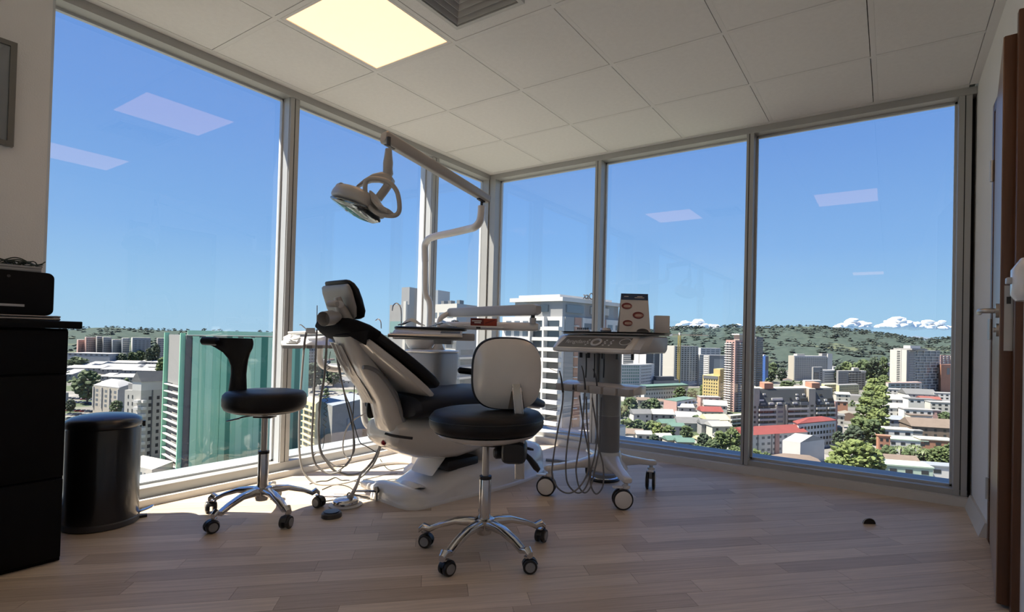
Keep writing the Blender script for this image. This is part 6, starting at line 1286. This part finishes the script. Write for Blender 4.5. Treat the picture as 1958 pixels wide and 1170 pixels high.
b = Bld('blue_building', 'small bright blue building beside the dark tower', [1453, 1464, 1470], [540, 532, 540], 681, M_blue, d=720); b.put(1, b.face(1)[2]*0.5, 7, b.face(1)[2]*0.95, 14, M_bdg, 'dark_side', 0.2, 0.3)
b.block(0.2, 0.6, 0.2, 0.8, 0, 1.5, M_bw, 'roof_hut')
b = Bld('balcony_slab', 'long white balcony slab building with a beige end', [1508, 1519, 1592], [468, 462, 492], 680, M_bw, d=790)
b.grid(1, 0.02, 0.86, 9, 2.0, 1.75, 12, 0.82, 0.85, M_glassm); b.bands(1, 0.0, 0.86, 2.75, 1.75, 12, 0.5, M_bw, 'balcony', 0.9, 1.0); b.put(0, b.face(0)[2]*0.5, 12, b.face(0)[2], 24, M_bb, 'end_wall', 0.2, 0.4)
b.put(1, b.face(1)[2]*0.92, 10, b.face(1)[2]*0.13, 24, M_bw, 'end_rib', 1.0, 1.1); b.block(0.2, 0.8, 0.1, 0.3, 0, 1.6, M_bo, 'roof_hut'); b.block(0.2, 0.8, 0.75, 0.98, 0, 2.2, M_bg, 'roof_hut')
b = Bld('office_block', 'small grey and white office block before the balcony slab', [1553, 1556, 1574], [370, 365, 370], 702, M_bg, d=640); b.put(1, b.face(1)[2]*0.35, 7, b.face(1)[2]*0.5, 7.5, M_glassd, 'glazing', 0.2, 0.3); b.grid(1, 0.68, 0.98, 1, 2.5, 2.6, 6, 0.5, 1.2); b.grid(1, 0.1, 0.6, 1, 4.5, 1.6, 5, 1.0, 0.3, M_bw, 'slat', 0.5, 0.2)
b = Bld('white_office', 'white office building with ribbon windows above the yellow blocks', [1570, 1574, 1604], [380, 372, 380], 708, M_bw, d=690); b.grid(1, 0.08, 0.9, 1, 2.8, 3.0, 5, 0.9, 1.0, M_glassm, 'window_band')
b = Bld('grey_apartments', 'grey apartment building with rounded balconies left of the avenue trees', [1600, 1604, 1656], [382, 375, 388], 709, M_bg, d=640); b.grid(1, 0.02, 0.30, 3, 3.5, 2.7, 6, 0.4, 1.3); b.grid(1, 0.36, 0.97, 3, 2.4, 2.7, 6, 0.8, 1.6); b.bands(1, 0.36, 0.62, 3.6, 2.7, 6, 0.8, M_bo, 'balcony', 1.3, 1.4); b.bands(1, 0.66, 0.82, 3.6, 2.7, 6, 0.8, M_bo, 'balcony', 0.9, 1.0); b.put(1, b.face(1)[2]*0.92, 0.6, b.face(1)[2]*0.18, 1.4, M_bw, 'parapet', 0.4, 0.5); b.block(0, 1, 0.55, 0.75, 0, 2, M_bo, 'roof_hut')
b = Bld('yellow_apartments', 'pale yellow four-storey block left of the avenue trees', [1600, 1606, 1644], [316, 310, 320], 737, M_byl, roof=M_bg, d=545); b.grid(1, 0.05, 0.95, 6, 1.8, 2.5, 5, 0.55, 1.2)
b = Bld('yellow_apartments', 'low pale yellow wing left of the taller yellow block', [1572, 1578, 1604], [330, 322, 328], 735, M_byl, d=570); b.grid(1, 0.05, 0.95, 4, 2.0, 2.6, 4, 0.55, 1.2)
b = Bld('plain_block', 'plain cream block with one small window behind the grey mansard building', [1536, 1541, 1572], [302, 296, 302], 728, M_bo, d=500); b.grid(1, 0.3, 0.75, 1, 2.8, 3, 1, 0.3, 1.4, M_glassm)
# mansard apartment building
b = Bld('mansard_apartments', 'wide apartment building with a grey sloped top storey and beige balconies', [1432, 1438, 1603], [258, 250, 268], 775, M_bb, d=285)
a, e, L, n = b.face(1)
for u0, u1 in ((0.09, 0.645), (0.745, 0.965)):
    q = [a+e*L*u0+n*0.6, a+e*L*u1+n*0.6]; z0 = b.z1-b.z0
    G().loft([[p_+n*k_-V3(b.o.x, b.o.y, 0)+V3(0, 0, z0+z) for p_, k_, z in ((q[0], 0, -0.5), (q[1], 0, -0.5), (q[1], -3.5, 8.0), (q[0], -3.5, 8.0))], [p_+n*k_-V3(b.o.x, b.o.y, 0)+V3(0, 0, z0+z) for p_, k_, z in ((q[0], -8, -0.5), (q[1], -8, -0.5), (q[1], -8, 8.0), (q[0], -8, 8.0))]]).obj('mansard', mat('mansard_slate', (0.045, 0.052, 0.054), 0.7), b.root)
b.block(-1.2, 1.0, 0.0, 0.095, 0, 8.0, M_bb, 'stair_tower'); b.block(-1.2, 1.0, 0.655, 0.735, 0, 7.5, M_bb, 'stair_tower'); b.block(-1.0, 0.4, 0.02, 0.98, 0, 7.4, M_bb, 'attic')
for u, z, w_, h_, m_ in ((0.12, -2.6, 3.2, 0.9, M_bw), (0.30, -3.0, 7.5, 1.2, M_bw), (0.45, -3.2, 1.2, 1.2, M_glassd), (0.53, -3.1, 1.5, 1.3, M_bw), (0.60, -2.4, 5.0, 1.7, M_glassd), (0.13, -0.8, 3.0, 1.0, M_glassm), (0.22, -0.8, 3.0, 1.0, M_bw), (0.31, -0.8, 3.0, 1.0, M_bw), (0.40, -0.8, 3.0, 1.0, M_glassm), (0.49, -0.8, 3.0, 1.0, M_bw), (0.595, -0.4, 5.5, 1.6, M_glassm), (0.78, -2.0, 1.4, 1.1, M_bw), (0.86, -2.0, 1.8, 1.1, M_bw), (0.80, -0.4, 2.6, 1.2, M_glassm), (0.87, -0.3, 2.2, 0.9, M_bw), (0.92, -2.2, 4.0, 1.6, M_glassd), (0.17, -5.6, 1.6, 0.8, M_bw), (0.62, -5.2, 1.5, 0.8, M_bw), (0.54, -5.2, 1.5, 0.8, M_bw), (0.82, -4.9, 1.8, 0.9, M_glassd)):
    b._put(1, L*u, z, w_, h_, m_, 'dormer', 0.6-3.5*(-z+0.5)/8.5+0.40, 0.7)
b.bands(1, 0.075, 0.265, 2.4, 2.65, 7, 1.05, M_bo, 'balcony', 1.4, 1.5); b.bands(1, 0.40, 0.64, 2.4, 2.65, 7, 1.05, M_bo, 'balcony', 1.4, 1.5); b.bands(1, 0.73, 0.84, 2.4, 2.65, 6, 1.05, M_bo, 'balcony', 1.4, 1.5); b.bands(1, 0.87, 0.96, 2.4, 2.65, 6, 1.05, M_bo, 'balcony', 1.4, 1.5)
b.grid(1, 0.08, 0.26, 3, 1.1, 2.65, 7, 0.9, 1.3); b.grid(1, 0.41, 0.64, 3, 1.1, 2.65, 7, 0.9, 1.3); b.grid(1, 0.735, 0.96, 4, 1.1, 2.65, 6, 0.85, 1.3); b.grid(1, 0.01, 0.07, 1, 1.0, 2.65, 8, 0.55, 1.2); b.grid(1, 0.67, 0.72, 1, 1.0, 2.65, 8, 0.7, 1.2); b.grid(1, 0.29, 0.37, 1, 1.2, 2.65, 7, 0.7, 1.2, M_glassm)
b.cols(1, (0.272, 0.385), 1.0, 0, 22, M_bb, 'pier', 1.0, 1.1); b.put(1, L*0.975, 10, 1.8, 22, M_bp, 'brick_edge', 0.8, 1.0)
for v in (0.16, 0.71): b.block(-0.8, 0.6, v, v+0.10, 7.4, 10.0, M_bt, 'roof_hut')
# red-roofed buildings
b = Bld('red_roof_apartments', 'white apartment row with a red roof at the foot of the mullion', [1420, 1428, 1546], [205, 200, 212], 832, M_bw, d=252); b.grid(1, 0.06, 0.96, 8, 1.7, 2.9, 4, 0.5, 1.2, M_glassm); b.cols(1, (0.20, 0.42), 0.5, 0, 14, M_bg, 'joint', 0.3, 0.4); b.put(1, b.face(1)[2]*0.5, 7, 2.6, 14, M_bp, 'stair_strip', 0.5, 0.6)
A, B_, C_ = b.P; nn_ = b.face(1)[3]
G().loft([[p_-V3(b.o.x, b.o.y, 0)+V3(0, 0, b.z1-b.z0+z) for p_, z in ((q+nn_*0.8, 0.05), (q-nn_*5.5, 3.0), (q-nn_*12, 0.05))] for q in (B_, C_)]).obj('red_roof', M_rr, b.root)
b = Bld('red_roof_apartments', 'white four-storey building with a flat red roof beside the avenue', [1520, 1530, 1601], [243, 236, 250], 811, M_bw, d=268); b.grid(1, 0.05, 0.97, 10, 2.2, 3.0, 5, 0.58, 1.5)
G().loft([[q+(sum(b.F, V3(0, 0, 0))/4-q)*k_-V3(b.o.x, b.o.y, 0)+V3(0, 0, b.z1-b.z0+z) for q in b.F] for k_, z in ((-0.04, 0.05), (-0.04, 0.4), (0.6, 2.2))]).obj('red_roof', M_rr, b.root)
b = Bld('white_gable_hall', 'white blank gable wall of a hall before the red-roofed building', [1500, 1534, 1580], [196, 192, 200], 846, M_bw, d=236)
G().loft([[p_-V3(b.o.x, b.o.y, 0)+V3(0, 0, b.z1-b.z0+z) for p_, z in ((b.P[1]+(b.P[0]-b.P[1])*u, 0.02), (b.P[2]+(b.P[0]-b.P[1])*u, 0.02), ((b.P[1]+b.P[2])/2+(b.P[0]-b.P[1])*u, 2.6))] for u in (0, 1)]).obj('gable', M_rw, b.root)
gable('grey_roof_house', 'dark house with a grey and rust roof at the bottom of the right window', 1490, 1572, 884, 904, M_bdg, M_rb, rise=0.22, hip=0.25, turn=-0.3, deep=11)
# tower right of the avenue
b = Bld('balcony_tower', 'pale tower with a glazed balcony grid right of the avenue trees', [1702, 1734, 1797], [392, 380, 400], 669, M_bo, d=620)
b.grid(0, 0.42, 0.62, 1, 2.0, 2.1, 13, 0.95, 1.2, M_glassd); b.put(0, b.face(0)[2]*0.68, 14, 0.8, 28, M_bg, 'groove', 0.2, 0.3)
L1 = b.face(1)[2]; b.put(1, L1*0.60, 14.8, L1*0.80, 29.5, M_glassm, 'glazing', 0.2, 0.3)
for j in range(15): b.put(1, L1*0.62, 0.3+2.05*j, L1*0.78, 0.32, M_bw, 'slab_edge', 1.2, 1.1)
for j in range(14):
    for i in range(4):
        u = 0.30+0.19*i+(0.07 if (j//2) % 2 else 0); b.put(1, L1*min(u, 0.99), 1.3+2.05*j, 0.5, 2.0, M_bw, 'fin', 1.15, 1.0)
b.put(1, L1*0.11, 15, L1*0.22, 30, M_bg, 'grey_wall', 0.1, 0.3); b.bands(1, 0.06, 0.24, 1.5, 2.05, 14, 0.45, M_bw, 'balcony', 0.9, 1.0)  # plain grey strip of wall beside the balcony grid
b.block(0.1, 1.2, 0.05, 0.5, 0, 1.2, M_bg, 'attic'); b.block(0.6, 1.0, 0.1, 0.4, 1.2, 3.2, M_bw, 'roof_hut')
b = Bld('podium', 'low pink and cream podium in front of the balcony tower', [1692, 1700, 1764], [362, 352, 366], 733, M_bo, roof=M_bp, d=570); b.grid(1, 0.05, 0.95, 4, 2, 3, 2, 0.7, 1.2)
b = Bld('orange_building', 'orange building with tall glazing near the right jamb', [1795, 1800, 1840], [392, 386, 395], 697, M_bt, d=640); b.grid(1, 0.25, 0.8, 2, 8, 9, 1, 0.75, 8.0, M_glassm); b.bands(1, 0.1, 0.9, 2.5, 3, 1, 0.6, M_bp, 'ledge', 0.5, 0.6)
b = Bld('brick_terraces', 'red brick terraced block above the orange building', [1795, 1799, 1845], [455, 450, 458], 679, M_bp, d=700); b.grid(1, 0.05, 0.95, 4, 2, 2.6, 4, 0.5, 1.3, M_bw, 'balcony', 0.9, 1.0)
b = Bld('stepped_white', 'small stepped white building left of the balcony tower', [1690, 1694, 1706], [480, 475, 480], 694, M_bw, d=800); b.grid(1, 0.05, 0.95, 1, 2, 2.6, 5, 0.9, 1.0)
flat('long_shed', 'white long shed under the wooded hill beside the balcony slab', 1594, 1640, 702, 712, M_bw, M_rw, deep=25, cat='shed', dep=1000)
# low roofs right of the avenue
lr = [(1694, 1740, 745, 758, 'f', M_bw, M_rw, 2), (1738, 1790, 752, 764, 'g', M_bo, M_rg, 0), (1790, 1825, 752, 766, 'f', M_bw, M_rw, 2), (1692, 1742, 762, 776, 'g', M_bw, M_rw, 0), (1742, 1788, 764, 782, 'f', M_bw, M_rg, 1), (1784, 1826, 770, 790, 'f', M_bo, M_rw, 2), (1690, 1736, 778, 796, 'g', M_bw, M_rw, 0), (1734, 1782, 784, 802, 'f', M_bw, M_bg, 1), (1782, 1800, 785, 800, 'f', M_bp, M_rw, 1), (1690, 1728, 800, 822, 'g', M_bbl, M_bbl, 0), (1726, 1746, 800, 815, 'f', M_by, M_by, 1), (1745, 1782, 795, 815, 'f', M_bo, M_rb, 1), (1752, 1830, 815, 838, 'g', M_rb, M_rb, 0), (1690, 1745, 822, 842, 'f', M_bw, M_bo, 1), (1742, 1765, 824, 842, 'f', M_bg, M_bg, 0), (1706, 1772, 842, 860, 'f', M_bw, M_mint, 1), (1684, 1704, 834, 860, 'f', M_bt, M_bt, 2), (1768, 1826, 842, 864, 'f', M_bt, M_bo, 1), (1702, 1782, 892, 930, 'f', M_mint, M_mint, 1), (1690, 1760, 884, 905, 'g', M_bo, M_rb, 0), (1784, 1840, 893, 930, 'f', M_bw, M_bbl, 1), (1600, 1622, 768, 790, 'f', M_bt, M_rw, 1), (1602, 1626, 752, 765, 'g', M_bo, M_rw, 0), (1598, 1616, 792, 812, 'g', M_bo, M_rg, 0)]
words = {M_bw: 'white', M_bo: 'cream', M_bp: 'pink', M_bbl: 'blue-grey', M_by: 'yellow', M_rb: 'brown', M_bg: 'grey', M_bt: 'orange brick', M_mint: 'mint green'}; rword = {M_rw: 'white', M_rg: 'grey', M_bg: 'grey', M_bbl: 'blue-grey', M_by: 'yellow', M_rb: 'brown', M_bo: 'cream', M_mint: 'mint green', M_bt: 'orange', M_rr: 'red', M_rgr: 'green'}
for x0, x1, y0, y1, k, wm, rm, rw in lr:
    lb = 'low %s house with a %s roof beside the tree avenue' % (words[wm], rword[rm])
    if k == 'f': flat('flat_roof_house', lb, x0, x1, y0, y1+6, wm, rm, rows=rw, turn=-0.25, group='%s walled houses with %s roofs by the avenue' % (words[wm], rword[rm]))
    else: gable('gable_house', lb, x0, x1, y0+2, y1+6, wm, rm, rise=0.22, turn=-0.25, group='%s walled houses with %s roofs by the avenue' % (words[wm], rword[rm]))
# low roofs below the middle right window
lm = [(1196, 1226, 752, 762, M_bo, M_rw), (1222, 1245, 762, 772, M_bb, M_rb), (1254, 1274, 764, 775, M_bo, M_rb), (1214, 1250, 788, 806, M_bo, M_rg), (1252, 1292, 789, 806, M_bg, M_rw), (1296, 1340, 795, 808, M_bo, M_rw), (1268, 1300, 806, 818, M_byl, M_rgr), (1300, 1345, 806, 820, M_bo, M_rg), (1345, 1385, 784, 800, M_bo, M_rr), (1350, 1392, 772, 786, M_bo, M_rw), (1355, 1400, 800, 818, M_byl, M_byl), (1345, 1382, 808, 828, M_bg, M_rg), (1285, 1312, 812, 830, M_bo, M_rgr), (1364, 1404, 812, 832, M_bo, M_rw), (1186, 1200, 826, 842, M_bo, M_rb), (1194, 1232, 826, 842, M_bo, M_rb), (1222, 1250, 827, 846, M_bo, M_rw), (1262, 1290, 832, 850, M_bo, M_rw), (1280, 1312, 838, 856, M_bb, M_rgr), (1300, 1332, 842, 862, M_bb, M_rgr), (1340, 1372, 838, 852, M_bo, M_byl), (1375, 1405, 832, 850, M_bw, M_rw), (1186, 1215, 838, 850, M_bw, M_rw), (1398, 1425, 838, 862, M_bw, M_rw), (1300, 1330, 776, 790, M_bo, M_rw)]
rword[M_byl] = 'yellow'; words[M_bb] = 'beige'; words[M_byl] = 'yellow'
for x0, x1, y0, y1, wm, rm in lm: gable('gable_house', 'small %s house with a %s roof among the trees below the middle window' % (words[wm], rword[rm]), x0, x1, y0+3, y1+5, wm, rm, rise=0.26, turn=-0.2+0.4*((x0*7) % 3)/2, group='%s houses with %s roofs below the middle window' % (words[wm], rword[rm]))
b = Bld('brick_block', 'small three-storey brick block with a pale green roof', [1272, 1297, 1334], [262, 255, 272], 768, M_bw, roof=M_rgr, d=385); b.put(0, b.face(0)[2]*0.5, 4.5, b.face(0)[2], 9, M_bp, 'brick_wall', 0.2, 0.3); b.grid(1, 0.35, 0.95, 2, 2.0, 3.0, 3, 0.6, 1.5); b.bands(1, 0.3, 1.0, 3.2, 3.0, 3, 0.7, M_bw, 'balcony', 1.2, 1.3)
flat('pink_hall', 'low pale pink hall in front of the yellow building', 1342, 1380, 760, 786, M_bp, M_rw, cat='hall')
b = Bld('side_tower', 'slim beige balcony block cut by the mullion', [1394, 1400, 1432], [212, 208, 214], 795, M_bb, d=340); b.bands(1, 0, 1, 2.5, 2.6, 5, 0.8, M_bw, 'balcony', 1.0, 1.1); b.grid(1, 0.1, 0.9, 2, 1.4, 2.6, 5, 0.7, 1.2)
# ---- trees on the right
av = [(1676, 30, 712, 735, 3), (1690, 30, 716, 742, 1), (1672, 32, 722, 750, 3), (1692, 34, 724, 756, 1), (1668, 34, 732, 764, 3), (1688, 36, 735, 772, 3), (1664, 38, 745, 782, 1), (1686, 38, 748, 790, 3), (1660, 42, 758, 800, 3), (1684, 40, 762, 808, 1), (1654, 46, 775, 822, 1), (1680, 44, 780, 830, 3), (1646, 50, 795, 846, 1), (1672, 46, 800, 850, 0), (1636, 44, 812, 858, 2)]
for x, w_, yt, yb, m_ in av: tree('bright green tree in the avenue running away from the right window', x, w_, yt, yb, int(x), m_, group='avenue trees')
tree('largest bright yellow-green tree at the bottom of the right window', 1640, 112, 836, 930, 1, 3, group='near right trees'); tree('yellow-green tree just left of the largest tree', 1606, 66, 868, 935, 2, 3, group='near right trees'); tree('yellow-green tree just right of the largest tree', 1668, 60, 852, 920, 0, 1, group='near right trees')
for x, w_, yt, yb, m_ in ((1702, 42, 850, 895, 0), (1744, 40, 856, 900, 0), (1800, 56, 850, 910, 1), (1824, 40, 845, 900, 0), (1770, 30, 855, 890, 1), (1812, 34, 786, 815, 0), (1610, 26, 850, 880, 2), (1605, 24, 822, 860, 2)): tree('dark green garden tree near the low roofs under the right window', x, w_, yt, yb, int(x), m_, group='garden trees under the right window')
for x, w_, yt, yb, m_ in ((1208, 36, 756, 806, 0), (1252, 40, 760, 798, 0), (1236, 22, 764, 798, 2), (1302, 28, 738, 772, 0), (1326, 28, 742, 775, 0), (1346, 16, 732, 770, 1), (1202, 40, 798, 838, 1), (1224, 40, 800, 838, 0), (1248, 34, 802, 838, 1), (1262, 28, 806, 842, 3), (1282, 32, 812, 846, 1), (1316, 32, 812, 850, 0), (1255, 28, 829, 862, 2), (1350, 34, 826, 862, 2), (1382, 40, 822, 870, 1), (1404, 34, 815, 868, 1), (1366, 36, 838, 878, 0), (1338, 34, 846, 880, 0), (1316, 26, 852, 880, 2), (1280, 24, 848, 872, 1), (1410, 40, 850, 895, 1), (1376, 34, 862, 895, 1), (1350, 24, 790, 815, 2), (1374, 22, 794, 818, 2), (1334, 22, 792, 815, 0), (1190, 26, 775, 800, 1), (1220, 20, 838, 862, 2), (1448, 40, 856, 905, 1), (1470, 30, 862, 905, 0)):
    tree('green tree among the small houses below the middle right window', x, w_, yt, yb, int(x), m_, group='trees below the middle right window')
for x, w_, yt, yb, m_ in ((1478, 26, 692, 722, 0), (1496, 24, 702, 728, 2), (1474, 24, 706, 730, 0), (1620, 40, 690, 712, 1), (1650, 40, 685, 710, 0), (1672, 30, 682, 706, 2), (1690, 24, 680, 704, 0), (1606, 24, 696, 714, 2), (1470, 20, 735, 752, 2), (1505, 30, 728, 745, 0)): tree('distant tree at the foot of the wooded hills', x, w_, yt, yb, int(x), m_, dep=700 if yb < 715 else None, group='trees at the foot of the hills')
# palms
M_palm = mat('palm_leaf', (0.10, 0.13, 0.05), 0.6)
for x, yt, yb in ((1726, 850, 895), (1752, 848, 892), (1770, 858, 898)):
    d = gdepth(x, yb); P = PD(x, horizon(x), d); Ht = zat(x, yt, d)-GZ; t = thing('palm_tree', 'palm tree among the garden trees under the right window', 'tree', (P.x, P.y, GZ), 0, 'palms under the right window'); G().lathe([(0.35, 0), (0.25, Ht*0.8)], seg=8).obj('trunk', M_trunk, t)
    for k in range(14):
        a_ = 2*PI*k/14; dd = V3(math.cos(a_), math.sin(a_), 0); R_ = Ht*0.38; s_ = V3(-dd.y, dd.x, 0); zz = 0.5+0.5*((k*5) % 3)/2
        G().loft([[dd*R_*u+s_*w_*sgn+V3(0, 0, Ht*0.8+R_*h_*zz) for sgn in (-1, 1)] for u, w_, h_ in ((0, 0.2, 0), (0.35, 0.7, 0.35), (0.7, 0.6, 0.3), (1.0, 0.05, -0.15))], cap=False, closed=False).obj('frond', M_palm, t)

# ---- uncountable small roofs and bushes filling the town between the buildings
occ = []
for o in list(COL.objects):
    if o.parent is None and o.location.z < -40 and o.type == 'EMPTY':
        r = 6.0; c = V3(o.location.x, o.location.y, 0)
        for ch in o.children:
            if ch.name.startswith(('walls', 'crown', 'plinth')):
                bb = [o.matrix_basis @ (ch.matrix_basis @ Vector(q)) for q in ch.bound_box]
                c = sum((V3(q.x, q.y, 0) for q in bb), V3(0, 0, 0))/8; r = max((V3(q.x, q.y, 0)-c).length for q in bb)*(0.75 if ch.name.startswith('crown') else 0.95); break
        occ.append((c.x, c.y, r))
def roofs_mat():
    m = bpy.data.materials.new('town_roofs'); m.use_nodes = True; n = m.node_tree.nodes; l = m.node_tree.links; p = n['Principled BSDF']; p.inputs['Roughness'].default_value = 0.8
    ge = n.new('ShaderNodeNewGeometry'); cr = n.new('ShaderNodeValToRGB'); cr.color_ramp.interpolation = 'CONSTANT'; e = cr.color_ramp.elements
    e[0].position = 0; e[0].color = (0.26, 0.26, 0.25, 1); e[1].position = 0.3; e[1].color = (0.14, 0.14, 0.14, 1)
    for ps, c in ((0.45, (0.20, 0.185, 0.15)), (0.6, (0.15, 0.10, 0.075)), (0.7, (0.20, 0.065, 0.05)), (0.78, (0.29, 0.285, 0.27)), (0.92, (0.10, 0.15, 0.125))):
        k = e.new(ps); k.color = (*c, 1)
    l.new(ge.outputs['Random Per Island'], cr.inputs[0]); l.new(cr.outputs[0], p.inputs['Base Color']); return m
rg = random.Random(21); gr = G(); gt = G(); placed = []
proto2 = crown(8, 9, 1, 1.9)
for k in range(5200):
    x = rg.uniform(-500, 2500); d = 260+900*rg.random()**0.8; P = PD(x, horizon(x), d); s = rg.uniform(4, 9)
    if any((P.x-a)**2+(P.y-b_)**2 < (r+s)**2 for a, b_, r in occ): continue
    cell = (int(P.x//14), int(P.y//14))
    if cell in placed: continue
    placed.append(cell) if len(placed) < 1500 else None
    if rg.random() < 0.30:
        b0 = len(gt.v); gt.v += [(P.x+vx*s*1.3, P.y+vy*s*1.3, GZ+vz*s*1.2) for vx, vy, vz in proto2.v]; gt.f += [tuple(i+b0 for i in q) for q in proto2.f]; continue
    a = 0.25+rg.choice((0, PI/2))+rg.uniform(-.08, .08); W, D, Hh = s, s*rg.uniform(0.6, 0.9), rg.uniform(3, 6.5); R = rg.choice((0.05, 0.3))*D
    def q3(u, v, z): c_, s_ = math.cos(a), math.sin(a); return (P.x+u*c_-v*s_, P.y+u*s_+v*c_, GZ+z)
    vv = [q3(u, v, z) for z in (0, Hh) for u, v in ((-W, -D), (W, -D), (W, D), (-W, D))]+[q3(-W, 0, Hh+R), q3(W, 0, Hh+R)]
    gr.add(vv, [(0, 1, 5, 4), (1, 2, 6, 5), (2, 3, 7, 6), (3, 0, 4, 7), (4, 5, 9, 8), (6, 7, 8, 9), (5, 6, 9), (7, 4, 8)])
    if len(placed) > 1400: break
o = gr.obj('town_roofs', roofs_mat()); tag(o, 'countless small low roofs filling the town between the larger buildings', 'roofs', kind='stuff')
o = gt.obj('town_bushes', M_leaf[0], sharp=180); tag(o, 'scattered small bushes and trees filling the town between the roofs', 'bushes', kind='stuff')
